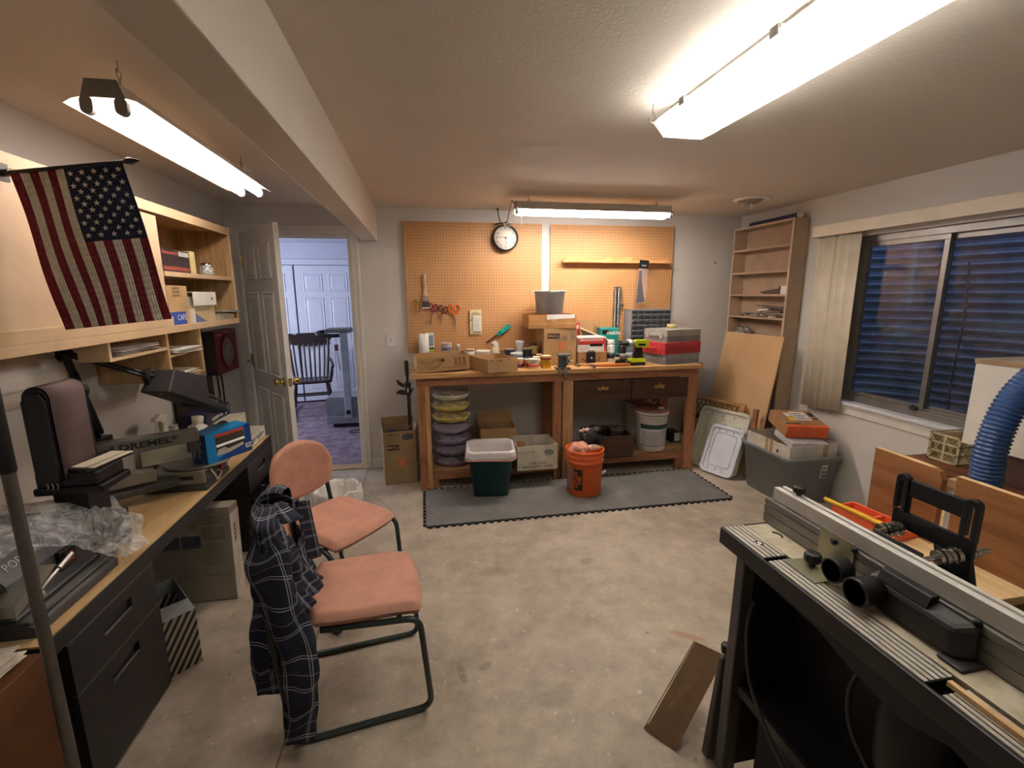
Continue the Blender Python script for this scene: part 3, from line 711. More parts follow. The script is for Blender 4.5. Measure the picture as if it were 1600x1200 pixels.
m = M(); m.prism([(-.175,-.02),(-.13,-.035),(-.13,.035),(-.175,.02)], .186, .195, 'xy'); part('side_grip', m, plain('#b3b9bf', .5), pl); m = M(); m.prism([(-.05,-.13),(.05,-.13),(.035,-.158),(-.035,-.158)], .183, .194, 'xy'); part('pouring_lip', m, plain('#b3b9bf', .5), pl)
# middle goods
t = thing('kraft_box', 'small closed brown box beneath the red printed box on the bench', 'box', (1.415, 3.865, BZ)); part('box_body', M().box(-.128,.128,-.09,.09,0,.112), plain('#a97f55', .8), t, bevel=.002)
t = thing('lock_box', 'white and red printed hardware box lying on a brown box', 'box', (1.415, 3.885, BZ+.1125)); part('box_body', M().box(-.126,.126,-.085,.085,0,.125), WHITE, t, bevel=.002)
m = M(); m.box(-.1265,.1265,-.0856,-.085,.060,.112); m.box(.108,.1265,-.0857,-.085,.0,.06); part('red_print', m, plain('#c43a34', .5), t); part('black_print', M().box(-.02,.095,-.0862,-.0856,.045,.068), BLACK, t); part('white_print', M().box(-.11,.10,-.0862,-.0856,.092,.104), plain('#e6c9c2', .6), t); part('small_print', M().box(-.12,-.03,-.0862,-.085,.012,.045), plain('#c9c6c0', .6), t)
t = thing('red_carton', 'upright red printed carton beside the moving box behind the lock box', 'box', (1.35, 4.10, BZ)); part('box_body', M().box(-.05,.045,-.03,.03,0,.345), plain('#c03b36', .5), t, bevel=.002); part('pale_print', M().box(-.04,.035,-.0306,-.03,.29,.325), plain('#e6b9b0', .6), t)
m = M(); m.cbox((0,0,.18), (.26,.006,.36), (-.10,0,0)); one('cardboard_sheet', m, CARD, 'plain cardboard sheet leaning on the right pegboard behind the lock box', 'cardboard', loc=(1.43, 4.155, BZ+.002))
t = thing('lidded_carton', 'small carton with dark open flap leaning over the lock box', 'box', (1.49, 4.03, BZ))
part('carton_body', M().box(-.085,.085,-.045,.045,0,.20), CARD_IN, t)
m = M(); m.add([(-.125,-.05,.30),(-.10,.03,.305),(.235,.025,.165),(.21,-.055,.155)], [(0,1,2,3)]); part('flap', m, plain('#b7a07c', .8), t, solid=.004)
m = M(); m.prism([(-.12,.292),(.15,.185),(-.08,.205)], -.046, -.044, 'xz'); part('inner_flap', m, plain('#4c3b28', .9), t)
t = thing('saw_carton', 'teal printed tool carton standing behind the spray cans', 'box', (1.68, 4.125, BZ)); part('box_body', M().box(-.085,.095,-.05,.05,0,.292), plain('#17918a', .45), t, bevel=.002)
part('black_patch', M().box(-.068,-.005,-.0506,-.05,.235,.272), BLACK, t); lettering('makita', .05, WHITE, t, frame((.045, -.0506, .246), (1,0,0), (0,-1,0)), bold=.001); part('rim_strip', M().box(-.085,.095,-.0505,-.05,.28,.292), plain('#4cb9ae', .5), t)
t = thing('door_lock', 'black lock body with wire tails standing before the brown box', 'lock', (1.392, 3.7575, BZ))
part('lock_body', M().prism(rrect(.072,.115,.012,3,0,.058), -.016, .016, 'xz'), BLACKSAT, t, bevel=.002); part('silver_cap', M().box(-.028,.028,-.018,.012,.1155,.130), STEEL, t, bevel=.003); part('keyhole', M().lathe([(.009,0),(.009,-.004),(0,-.005)], (0,-.016,.062), 14, axis='y'), STEEL, t)
part('wire_tail', M().tube(smooth_path([(-.036,0,.05),(-.06,-.01,.045),(-.08,-.01,.065)]), .003, 6), BLACK, t); m = M(); m.tube(smooth_path([(.036,0,.05),(.06,-.01,.045),(.075,-.01,.06),(.07,-.01,.075)]), .003, 6); part('wire_tail', m, BLACK, t)
spray_can('white spray can with dark blue base left of the black spray can', 1.606, 3.85, .035, .205, '#e3e1da', '#efede6', '#3c3c40')
spray_can('black spray can with grey label in front of the teal carton', 1.690, 3.80, .036, .2, '#202022', '#181818', '#8a8a88')
spray_can('blue grey spray can right behind the drill', 1.772, 3.835, .032, .205, '#7f93ad', '#c9c6bf', '#c3cbd6')
can('short black bottle with round badge between the two spray cans', 1.640, 3.775, .019, .09, '#1d1d1d', '#2a2a2a', '#b7a58a', bz=(.4,.7), name='small_bottle', cat='bottle')
# bench vise
v_ = thing('bench_vise', 'small dark blue clamp-on vise at the front edge of the bench', 'vise', (1.105, 3.60, BZ), world=False)
VB = plain('#4a5254', .35, .3)
m = M(); m.box(-.062,.055,-.012,.07,.0005,.014); m.box(-.04,.02,.0,.05,.014,.04); m.box(-.035,-.004,.002,.05,.04,.105); part('vise_base', m, VB, v_, bevel=.003)
m = M(); m.box(.004,.034,.0,.05,.03,.105); part('sliding_jaw', m, VB, v_, bevel=.003)
part('anvil_top', M().box(-.045,.062,-.002,.052,.106,.124), plain('#8d979a', .3, .6), v_, bevel=.004)
m = M(); m.cyl((.034,.02,.06),(.07,.02,.06),.009); m.tube([(.066,-.03,.075),(.066,.06,.045)],.004,8); m.cyl((.03,-.005,.07),(.03,-.02,.07),.016); part('jaw_screw', m, STEEL, v_)
m = M(); m.box(-.05,-.03,-.02,-.006,-.05,.014); m.box(-.005,.025,-.022,-.005,-.055,.014); m.cyl((.012,-.014,-.055),(.012,-.014,-.10),.005); m.tube([(-.018,-.014,-.098),(.035,-.014,-.10)],.004,8); part('bench_clamp_screw', m, STEEL, v_)
# hammers
HW = wood('#c98f52', '#a06a35', 'x', 1.5, .4, knots=False)
h1 = thing('hammer', 'claw hammer with pale handle lying behind the orange handled hammer', 'hammer', (1.262, 3.728, BZ), -.02)
m = M(); m.cyl((0,-.035,.014),(0,.005,.014),.012); m.cyl((0,-.05,.014),(0,-.035,.014),.0135); m.prism([(-.011,.0),(.011,0),(.016,.03),(.003,.06),(-.004,.06),(-.012,.03)], .005, .022, 'xy'); part('hammer_head', m, STEEL, h1, bevel=.001)
part('handle', M().tube([(0,0,.014),(.1,0,.014),(.2,0,.014),(.33,0,.014)], [.009,.0095,.013,.013], 12), HW, h1)
h2 = again(h1, (1.365, 3.642, BZ), .01, 'ball pein hammer with orange brown handle nearest the bench front edge')
for c in h2.children:
    if c.name.startswith('handle'): c.data = c.data.copy(); c.data.materials[0] = wood('#b5622c', '#8d461c', 'x', 1.5, .35, knots=False)
# drill
d = thing('cordless_drill', 'lime green cordless drill standing on its battery on the bench', 'drill', (1.762, 3.685, BZ))
LIME = plain('#c3d81a', .4); 
m = M(); m.prism(rrect(.125,.062,.02,4,.045,.185), -.03, .03, 'xz'); part('motor_housing', m, LIME, d, bevel=.008)
part('dark_panel', M().box(.01,.075,-.0312,-.030,.168,.186), BLACK, d)
m = M(); m.lathe([(0,0),(.028,0),(.031,.012),(.029,.04),(.024,.048)], n=22, axis='x'); m.xf(Matrix.Translation((-.02,0,.185)) @ Matrix.Rotation(PI, 4, 'Z')); part('gear_case', m, plain('#9a9ca0', .35, .5), d)
m = M(); m.lathe([(.024,0),(.024,.02),(.018,.05),(.011,.062),(0,.062)], n=22, axis='x'); m.xf(Matrix.Translation((-.066,0,.185)) @ Matrix.Rotation(PI, 4, 'Z')); part('chuck', m, BLACK, d)
m = M(); m.cyl((-.125,0,.185),(-.175,0,.185),.0035,n=8); part('drill_bit', m, DGREY, d)
m = M(); m.prism([(.0,.155),(.05,.155),(.06,.05),(.045,.045),(-.01,.05),(-.005,.10)], -.019, .019, 'xz'); part('grip', m, BLACKSAT, d, bevel=.007)
part('trigger', M().box(-.012,.004,-.008,.008,.115,.15), RED, d, bevel=.003)
m = M(); m.prism(rrect(.135,.03,.01,3,.012,.046), -.038, .038, 'xz'); part('battery_top', m, LIME, d, bevel=.006)
m = M(); m.prism(rrect(.13,.03,.008,3,.012,.016), -.037, .037, 'xz'); part('battery', m, BLACKSAT, d, bevel=.005)
# parts cabinet
pc = thing('parts_cabinet', 'grey parts organizer with rows of clear little drawers against the right pegboard', 'organizer', (2.07, 4.115, BZ))
m = M(); W, H, Dp = .40, .456, .15
for q in ((-W/2, -W/2+.008, 0, H), (W/2-.008, W/2, 0, H)): m.box(q[0], q[1], -Dp/2, Dp/2, q[2], q[3])
m.box(-W/2+.008, W/2-.008, -Dp/2, Dp/2, 0, .008); m.box(-W/2+.008, W/2-.008, -Dp/2, Dp/2, H-.008, H); m.box(-W/2+.008, W/2-.008, Dp/2-.006, Dp/2, .008, H-.008)
for k in range(8): z = .456 - .010 - (k+1)*.0485; m.box(-W/2+.008, W/2-.008, -Dp/2+.002, Dp/2-.006, z-.0015, z+.0015)
for k in range(1, 6): x = -W/2+.008 + k*(W-.016)/6; m.box(x-.0015, x+.0015, -Dp/2+.002, Dp/2-.006, .456-.010-6*.0485, H-.008)
part('cabinet_frame', m, plain('#8f9296', .45), pc)
DRW = plain('#6f7478', .25, var=.25, scale=30); DRF = plain('#2d2f31', .3)
cw = (W-.016)/6
for r in range(6):
    for c in range(6):
        x = -W/2+.008+(c+.5)*cw; z = .456-.010-(r+1)*.0485+.0025
        m = M(); m.box(x-cw/2+.003, x+cw/2-.003, -Dp/2-.002, -Dp/2+.001, z, z+.043, 1); m.box(x-cw/2+.004, x+cw/2-.004, -Dp/2-.0026, -Dp/2-.002, z+.018, z+.040, 0); m.box(x-cw/2+.004, x+cw/2-.004, -Dp/2+.001, Dp/2-.01, z, z+.03, 0); m.box(x-cw/4, x+cw/4, -Dp/2-.009, -Dp/2-.002, z+.006, z+.0105, 1)
        part('small_drawer', m, [DRF, DRW], pc)
for r in range(2):
    for c in range(3):
        x = -W/2+.008+(c+.5)*2*cw; z = .456-.010-(7+r)*.0485+.0025
        m = M(); m.box(x-cw+.003, x+cw-.003, -Dp/2-.002, -Dp/2+.001, z, z+.043, 1); m.box(x-cw+.004, x+cw-.004, -Dp/2+.001, Dp/2-.01, z, z+.03, 0); m.box(x-cw/4, x+cw/4, -Dp/2-.009, -Dp/2-.002, z+.006, z+.0105, 1)
        part('wide_drawer', m, [DRF, DRW], pc)
# tool cases
def tool_case(label, loc, rot, w, d, h, col, top):
    t = thing('tool_case', label, 'tool case', loc, rot)
    c1 = plain(col, .5); c2 = plain(top, .5)
    m = M(); m.prism(rrect(w, d, .018, 4), 0, h*.48, 'xy'); part('case_bottom', m, c1, t, bevel=.004)
    m = M(); m.prism(rrect(w, d, .018, 4), h*.51, h, 'xy'); m.prism(rrect(w*.985, d*.985, .016, 4), h*.48, h*.51, 'xy'); part('case_lid', m, c2, t, bevel=.006)
    for y in (-d*.28, d*.28): part('latch', M().box(-w/2-.006, -w/2+.001, y-.018, y+.018, h*.3, h*.7), c2, t, bevel=.002)
    m = M(); m.tube(rounded([(-w/2,-.055,h*.5),(-w/2-.02,-.055,h*.5),(-w/2-.02,.055,h*.5),(-w/2,.055,h*.5)], .015), .006, 8); part('carry_handle', m, c1, t)
    return t
tool_case('grey tool case at the bottom of the stack of three', (2.165, 3.815, BZ), .24, .385, .30, .088, '#7f858a', '#8b9196')
tool_case('red tool case in the middle of the stack of three', (2.16, 3.82, BZ+.0885), .27, .43, .30, .098, '#a92d35', '#bb3a40')
tool_case('grey tool case at the top of the stack of three', (2.185, 3.85, BZ+.187), .25, .40, .29, .105, '#7e8280', '#a09d97')
t = thing('tape_roll', 'roll of yellowed tape lying on the top tool case', 'tape', (2.22, 3.93, BZ+.2925)); m = M(); m.lathe([(.024,0),(.042,0),(.042,.034),(.024,.034)], n=28, closed=True); part('tape_ring', m, plain('#c9c07d', .4), t); m = M(); m.lathe([(.0225,0),(.024,0),(.024,.034),(.0225,.034)], n=28, closed=True); part('core', m, CARD, t)
# hand grinder
g = thing('hand_grinder', 'hand-cranked grinder clamped to the right end of the bench', 'grinder', (2.455, 4.03, BZ), world=False)
m = M(); m.box(-.125,-.02,-.03,.03,.0005,.02); m.prism([(-.04,.02),(.06,.02),(.075,.05),(.075,.13),(.05,.165),(-.005,.15),(-.03,.09)], -.025, .025, 'xz'); part('gear_housing', m, BLACK, g, bevel=.006)
m = M(); m.cyl((.02,.03,.125),(.02,.055,.125),.075,n=32); part('grinding_wheel', m, plain('#8b8378', .9, bump=.3), g)
m = M(); m.cyl((.02,-.03,.10),(.02,-.05,.10),.014); m.tube(smooth_path([(.02,-.045,.10),(.05,-.055,.05),(.075,-.06,-.03),(.075,-.06,-.055)]), .006, 8); m.cyl((.07,-.06,-.055),(.125,-.065,-.058),.011); part('crank', m, BLACK, g)
part('spindle', M().cyl((.07,0,.14),(.10,0,.145),.012), BLACK, g)
# ------------------------------------------------------------------ on the back wall
PY = YB-.0265   # face of the pegboards
def peg(mb, x, z, out=.03, up=.012):
    mb.tube(rounded([(x, PY+.004, z+.02), (x, PY-.002, z+.02), (x, PY-.003, z), (x, PY-out, z), (x, PY-out-.004, z+up)], .006, 3), .0022, 6)
for x, z, lb in ((-.081, 2.088, 'empty wire peg hook in the top left corner of the left pegboard'), (.009, 2.09, 'second empty wire peg hook in the top row of the left pegboard'), (.421, 2.097, 'third empty wire peg hook in the top row of the left pegboard'), (.543, 2.089, 'empty wire peg hook nearest the clock'), (1.03, 2.09, 'empty wire peg hook in the top right corner of the left pegboard')):
    m = M(); peg(m, x, z); one('peg_hook', m, STEEL, lb, 'hook')
def hooked(t, x, z):
    m = M(); peg(m, x, z, .026, .012); return one('peg_hook', m, STEEL, t, 'hook')
# clock
c = thing('wall_clock', 'round black rimmed clock hanging on the left pegboard with a cord over it', 'clock', (.732, PY-.002, 2.033))
c.rotation_euler = (-.10, 0, 0); c.location = (.732, PY-.015, 2.033)
m = M(); m.lathe([(.0,-.004),(.105,-.004),(.114,-.012),(.114,-.036),(.108,-.042),(.100,-.042),(.098,-.026)], n=48, axis='y'); part('rim', m, BLACK, c)
m = M(); m.lathe([(.0,-.027),(.0995,-.027),(.0995,-.020),(0,-.020)], n=48, axis='y'); part('dial', m, plain('#ece6d6', .6, var=.03), c)
for k in range(1, 13):
    a = PI/2 - k*PI/6; lettering(str(k), .024, INK, c, frame((.078*cos(a), -.0274, .078*sin(a)), (1,0,0), (0,-1,0)), name='numeral')
def hand(ang, ln, w, y, nm, mt):
    a = PI/2-ang; m = M(); d = Vector((cos(a),0,sin(a))); m.bar(Vector((0,y,0))-d*.015, Vector((0,y,0))+d*ln, .0015, w, up=(0,1,0)); 
    part(nm, m, mt, c)
hand(2*PI*46/60, .088, .005, -.031, 'minute_hand', BLACK); hand(2*PI*5.77/12, .06, .0075, -.0335, 'hour_hand', BLACK); hand(2*PI*15.5/60, .04, .0022, -.0355, 'second_hand', DGREY)
m = M(); m.lathe([(0,-.039),(.006,-.039),(.006,-.028),(0,-.028)], n=14, axis='y'); part('hub', m, BLACK, c)
m = M(); m.cyl((.665, 4.15, ZC-.0005), (.665, 4.15, ZC-.018), .012, .007)
m.tube(smooth_path([(.665,4.15,ZC-.015),(.67,4.145,2.22),(.685,4.135,2.155),(.70,4.12,2.152),(.725,4.11,2.158),(.735,4.08,2.165),(.72,3.95,2.19),(.70,3.72,2.235),(.683,3.60,2.235),(.695,3.575,2.215)], 8), .0042, 8)
m.tube(smooth_path([(.64,4.13,2.143),(.67,4.115,2.148),(.71,4.11,2.152),(.74,4.105,2.15),(.78,4.115,2.143)],6), .0055, 8)
one('power_cord', m, BLACK, 'black cord running from the ceiling over the clock to the shop light', 'cord')
m = M(); m.tube(smooth_path([(.69,4.10,2.165),(.72,4.095,2.145),(.75,4.095,2.15),(.775,4.105,2.135),(.74,4.10,2.125),(.71,4.10,2.14),(.725,4.098,2.115)],8), .0028, 6); one('wire_tie', m, plain('#c9c2b8', .4), 'pale twisted wire knotted to the cord above the clock', 'wire')
# brush
b = thing('paint_brush', 'used paint brush hanging on the left pegboard above the scissors', 'brush', (.03, PY-.014, 1.44))
m = M(); pr = [(-.008,.29),(.008,.29),(.011,.27),(.009,.20),(.013,.13),(.024,.105),(-.024,.105),(-.013,.13),(-.009,.20),(-.011,.27)]; m.prism([(x, z) for x, z in pr[::-1]], -.006, .006, 'xz'); part('handle', m, wood('#d9c3a5','#a98c68','z',2,.5,knots=False), b, bevel=.003)
part('ferrule', M().box(-.028,.028,-.0085,.0085,.06,.108), plain('#b59a8a', .4, .5), b, bevel=.002)
part('bristles', M().hexa([(-.032,-.006,0),(.03,-.006,0),(.03,.006,0),(-.032,.006,0),(-.027,-.008,.06),(.027,-.008,.06),(.027,.008,.06),(-.027,.008,.06)]), plain('#4b4743', .9), b)
m = M(); m.hexa([(-.034,-.0075,-.004),(.032,-.0075,-.001),(.032,.0075,-.001),(-.034,.0075,-.004),(-.033,-.0075,.006),(.031,-.0075,.009),(.031,.0075,.009),(-.033,.0075,.006)]); part('paint_edge', m, WHITE, b)
hooked('wire peg hook holding the paint brush', .03, 1.722)
def scissors(label, x, z, s, col, rot=0, spread=.16):
    t = thing('scissors', label, 'scissors', (x, PY-.013, z), (0, rot, 0)); hm = plain(col, .4)
    for sg in (-1, 1):
        m = M(); cx = sg*.026*s; n = 18
        ring = [(cx + .022*s*cos(2*PI*k/n)*(1 if sg > 0 else .9), sg*.0025, -.03*s + .030*s*sin(2*PI*k/n)) for k in range(n)]
        m.tube(ring, .0055*s, 8, 0, True); m.bar((cx*.7, sg*.0025, -.056*s), (-sg*.003, sg*.0025, -.085*s), .012*s, .005*s, up=(0,1,0)); part('finger_loop', m, hm, t)
        m = M(); a = spread*sg; L = .125*s
        m.prism([(-.004*s,-.08*s),(.004*s,-.08*s),(-sg*.004*s - sin(a)*L, -.08*s-L), (-sg*.002*s - sin(a)*L-.003*s, -.08*s-L*.98)], sg*.0015-.0009, sg*.0015+.0009, 'xz'); part('blade', m, STEEL, t)
    m = M(); m.cyl((0,-.006,-.092*s),(0,.005,-.092*s),.004*s,n=12); part('pivot', m, STEEL, t)
    return t
scissors('small scissors with dark red loops, leftmost of the three pairs on the pegboard', .098, 1.475, .92, '#8e1f33', .22, .03); hooked('wire peg hook holding the leftmost scissors', .085, 1.478)
scissors('small scissors with brown maroon loops, middle of the three pairs on the pegboard', .185, 1.455, .86, '#5c1e20', .28, .11); hooked('wire peg hook holding the middle scissors', .168, 1.452)
scissors('large scissors with bright orange loops on the pegboard', .273, 1.468, 1.08, '#e8731c', 0, .05); hooked('wire peg hook holding the orange scissors', .252, 1.47)
t = thing('compass_tool', 'small brass wing calipers hanging leftmost on the pegboard', 'calipers', (-.05, PY-.012, 1.50))
m = M(); m.tube(arc((0,0,0), .019, 0, 2*PI, 16)[:-1], .004, 6, 0, True); part('bow_ring', m, BRASS, t)
for s_ in (-1, 1):
    m = M(); m.tube([(s_*.004,0,-.018),(s_*.016,0,-.06),(s_*.012,0,-.105),(s_*.004,0,-.115)], [.004,.004,.003,.002], 7); part('leg', m, BRASS, t)
hooked('wire peg hook holding the brass calipers', -.05, 1.512)
m = M(); peg(m, .02, 1.30, .03, .01); one('peg_hook', m, STEEL, 'empty wire peg hook just above the paper towel roll', 'hook')
# note card
n_ = thing('hang_card', 'cream hang-tag card with a white notepad on it below the pegboard middle', 'card', (.462, PY-.012, 1.205))
part('backing_card', M().box(-.052,.052,-.004,.004,0,.215), plain('#e8ddb0', .6), n_); part('notepad', M().box(-.026,.047,-.016,-.0042,.025,.16), PAPER, n_, bevel=.001); 
m = M()
for k in range(8): m.box(-.018, .036-.006*(k % 3), -.0168, -.016, .04+k*.014, .0425+k*.014)
part('printed_lines', m, plain('#9a9892', .8), n_)
m = M(); m.box(-.04,.045,-.0048,-.004,.172,.176); m.box(-.03,.03,-.0048,-.004,.185,.189); m.cyl((0,-.004,.198),(0,-.0052,.198),.004,n=10); m.box(-.047,-.036,-.0048,-.004,.12,.13); part('printed_head', m, INK, n_)
hooked('wire peg hook holding the cream card', .46, 1.408)
# lighter
l_ = thing('gas_lighter', 'turquoise long-nosed gas lighter hanging slanted on the left pegboard', 'lighter', (.555, PY-.014, 1.127), (0, -.62, 0))
TEAL = plain('#12b3a0', .35)
part('barrel', M().cyl((0,0,0),(.125,0,0),.0055,n=12), plain('#5a2620', .4), l_)
m = M(); m.prism([(.12,-.011),(.15,-.02),(.17,-.018),(.195,-.022),(.262,-.016),(.268,.0),(.262,.016),(.18,.014),(.14,.012),(.12,.008)], -.010, .010, 'xz'); part('grip', m, TEAL, l_, bevel=.004)
part('trigger', M().prism([(.148,-.02),(.172,-.017),(.168,-.03),(.156,-.03)], -.006, .006, 'xz'), BLACK, l_); part('gauge_window', M().prism(rrect(.022,.012,.005,3,.152,.0), -.0115, .0115, 'xz'), plain('#23302f', .2), l_)
hooked('wire peg hook holding the turquoise lighter', .70, 1.235)
# moulding on pegs
PINE = wood('#d8a266', '#b57c42', 'x', 1.2, .5, knots=False)
for x in (1.36, 2.12):
    m = M(); peg(m, x, 1.826, .11, .012); one('peg_hook', m, STEEL, 'long peg hook carrying the %s end of the wooden lath' % ('left' if x < 2 else 'right'), 'hook')
m = M(); m.bar((1.243, PY-.06, 1.842), (2.278, PY-.06, 1.838), .055, .022); one('wooden_lath', m, PINE, 'long pale wooden lath lying on the peg hooks of the right pegboard', 'lath', bevel=.002)
m = M(); m.prism([(1.26,1.854),(1.36,1.853),(1.38,1.868),(1.30,1.878),(1.265,1.872)], PY-.07, PY-.04, 'xz'); one('wood_offcut', m, PINE, 'wooden offcut on the left end of the long lath', 'offcut')
m = M(); m.prism([(1.645,1.855),(1.90,1.852),(1.905,1.885),(1.82,1.884),(1.78,1.868),(1.73,1.878),(1.66,1.872)], PY-.075, PY-.045, 'xz'); one('wood_offcut', m, PINE, 'wavy wooden offcut lying on the middle of the long lath', 'offcut')
m = M(); m.prism([(2.0,1.852),(2.27,1.850),(2.26,1.872),(2.22,1.866),(2.02,1.868)], PY-.07, PY-.045, 'xz'); one('wood_offcut', m, PINE, 'straight wooden offcut on the right end of the long lath', 'offcut')
# saw blade pack
s_ = thing('saw_blade_pack', 'clear hang pack with a grey tapered saw blade hanging from the lath', 'saw blade', (1.985, PY-.105, 1.47), (0, .06, 0))
t = NT('clear_plastic'); t.t.nodes.remove(t.b); tr = t.n('ShaderNodeBsdfTransparent'); g_ = t.n('ShaderNodeBsdfPrincipled', i={'Base Color': (.8,.75,.78,1), 'Roughness': .2}); mx = t.n('ShaderNodeMixShader'); mx.inputs[0].default_value = .14
t.l(tr.outputs[0], mx.inputs[1]).l(g_.outputs[0], mx.inputs[2]).l(mx.outputs[0], t.out.inputs[0]); CLEAR = t.m
part('header_card', M().box(-.045,.045,-.002,.002,.31,.385), BLACK, s_); lettering('SAW', .022, WHITE, s_, frame((.0,-.0022,.335),(1,0,0),(0,-1,0)))
part('sleeve', M().box(-.047,.047,-.004,.004,-.005,.31), CLEAR, s_)
part('blade', M().prism([(-.040,.0),(.042,.012),(.02,.09),(.002,.16),(-.012,.23),(-.016,.29),(-.042,.29)], -.0012, .0012, 'xz'), plain('#2f3a44', .5, .2), s_)
# hanging drill bit index / chain
t = thing('bit_strip', 'hanging strip of steel auger bits on the right pegboard', 'drill bits', (1.795, PY-.018, 1.225))
for k, (dx, r_, z0, z1) in enumerate(((-.022,.016,.0,.365),(.012,.017,.02,.385),(.034,.010,.15,.37))):
    m = M(); n = int((z1-z0)/.004)
    for ph in (0, PI):
        m.tube([(dx + r_*.8*cos(i*.9+ph), r_*.8*sin(i*.9+ph), z0 + i*.004) for i in range(n)], r_*.30, 5)
    m.cyl((dx,0,z0),(dx,0,z1+.015),r_*.3,n=8); part('auger_bit', m, STEEL, t)
m = M(); m.bar((-.035,0,.385),(.035,0,.385),.012,.008); m.cyl((.03,-.005,.225),(.055,-.02,.225),.011); part('holder', m, DGREY, t)
hooked('wire peg hook holding the strip of auger bits', 1.795, 1.612)
# switch and outlet
def plate(name, label, x, z, sw):
    t = thing(name, label, 'switch' if sw else 'outlet', (x, YB, z))
    part('cover_plate', M().box(-.037,.037,-.007,-.0003,-.058,.058), WHITE, t, bevel=.002)
    if sw: part('toggle', M().hexa([(-.005,-.007,-.012),(.005,-.007,-.012),(.005,-.006,.012),(-.005,-.006,.012),(-.004,-.018,.002),(.004,-.018,.002),(.004,-.017,.012),(-.004,-.017,.012)]), WHITE, t)
    else:
        for dz in (-.02, .02):
            m = M(); m.prism(rrect(.034,.028,.01,4,0,dz), -.0085, -.007, 'xz'); s = part('socket', m, WHITE, t)
            m = M(); m.box(-.008,-.006,-.0092,-.0085,dz-.005,dz+.006); m.box(.006,.008,-.0092,-.0085,dz-.005,dz+.006); part('slots', m, BLACK, s)
    return t
plate('light_switch', 'white light switch on the back wall beside the doorway', -.282, 1.165, True)
plate('wall_outlet', 'white wall outlet right of the tool case stack', 2.611, 1.15, False)
m = M(); m.cyl((2.80, YB-.0003, 1.845), (2.80, YB-.014, 1.845), .004, n=8); m.tube([(2.79,YB-.012,1.845),(2.815,YB-.012,1.842)], .004, 6); one('wall_hook', m, DGREY, 'tiny nail hook on the bare back wall left of the bookshelf', 'hook')
# bar clamp on the bench end
bc = thing('bar_clamp', 'black quick-grip bar clamp hanging at the left end of the bench', 'clamp', (-.138, 3.66, .545))
m = M(); m.box(-.010,.010,-.004,.004,0,.47); part('steel_bar', m, BLACK, bc, bevel=.001); m = M(); m.box(.012,.020,-.004,.004,.03,.30); part('guide_bar', m, BLACK, bc)
m = M(); m.prism([(-.015,.40),(.012,.40),(.014,.50),(-.002,.52),(-.018,.505)], -.010, .010, 'xz'); m.cyl((-.002,-.012,.497),(-.002,.012,.497),.013); part('fixed_jaw', m, BLACKSAT, bc, bevel=.003)
m = M(); m.prism([(-.022,.245),(.022,.24),(.026,.335),(-.02,.345)], -.014, .014, 'xz'); part('sliding_jaw', m, BLACKSAT, bc, bevel=.004)
m = M(); m.prism([(-.02,.325),(-.05,.34),(-.075,.365),(-.085,.36),(-.07,.325),(-.03,.30)], -.011, .011, 'xz'); part('upper_trigger', m, BLACKSAT, bc, bevel=.004)
m = M(); m.prism([(-.02,.275),(-.055,.285),(-.085,.27),(-.09,.255),(-.06,.25),(-.02,.245)], -.011, .011, 'xz'); part('lower_trigger', m, BLACKSAT, bc, bevel=.004)
m = M(); m.prism([(.022,.25),(.048,.30),(.03,.285),(.024,.30)], -.01, .01, 'xz'); part('pressure_pad', m, BLACKSAT, bc)
part('grey_badge', M().box(-.006,.006,-.0155,-.014,.265,.30), LGREY, bc)

# ------------------------------------------------------------------ under the bench and before it
def tray(i, z, col, name='stacking_tray'):
    pos = ['bottom', 'second from bottom', 'third from bottom', 'fourth from bottom', 'fifth from bottom', 'sixth from bottom', 'top'][i]
    cn = 'white' if i == 6 else ('yellow' if i > 3 else 'lavender')
    t = thing(name, '%s divided round tray, %s in the tall tray stack' % (cn, pos), 'tray', (.20, 3.835, z), rng.uniform(0, 1.2), group='stack of divided round trays')
    mt = plain(col, .4)
    def f(u, v):
        a = 2*PI*u; lob = 1 - .10*max(0, cos(3*a))**6 if v > .15 else 1
        r = (.118 + .042*v**.7)*lob; return (r*cos(a), r*sin(a), .001+.045*v)
    m = M(); m.grid(f, 60, 5); part('tray_wall', m, mt, t, solid=.002)
    part('tray_floor', M().lathe([(0,.001),(.118,.001),(.118,.004),(0,.004)], n=40), mt, t)
    m = M()
    for k in range(4): a = k*PI/2; m.bar((0,0,.026),(.138*cos(a),.138*sin(a),.026),.003,.042)
    m.cyl((0,0,.004),(0,0,.05),.012); part('divider', m, mt, t)
    m = M(); m.lathe([(.146,.03),(.142,.09),(.144,.092),(.148,.03)], n=40, closed=True); part('clear_collar', m, FROST, t, label='milky translucent collar carrying the next tray')
    return t
t = NT('frosted'); t.t.nodes.remove(t.b); tr = t.n('ShaderNodeBsdfTransparent'); g_ = t.n('ShaderNodeBsdfPrincipled', i={'Base Color': (.55,.48,.48,1), 'Roughness': .35}); mx = t.n('ShaderNodeMixShader'); mx.inputs[0].default_value = .13
t.l(tr.outputs[0], mx.inputs[1]).l(g_.outputs[0], mx.inputs[2]).l(mx.outputs[0], t.out.inputs[0]); FROST = t.m
for i in range(7): tray(i, .150+i*.0935, ['#b3a3bf', '#b3a3bf', '#b6a7c2', '#bbadc5', '#e2cf68', '#e6d570', '#e8e5d3'][i])
open_carton('carton', 'closed lower brown carton under the bench behind the green bin', (.595, 3.93, .1495), 0, .32, .24, .145, [CARD, CARD_IN], flaps=(('F', .11, -1.5), ('B', .11, -1.5)))
t = open_carton('carton', 'brown carton with raised back flap stacked under the bench', (.60, 3.925, .3035), -.02, .31, .25, .125, [CARD, CARD_IN], flaps=(('B', .10, .12), ('L', .09, .35)))
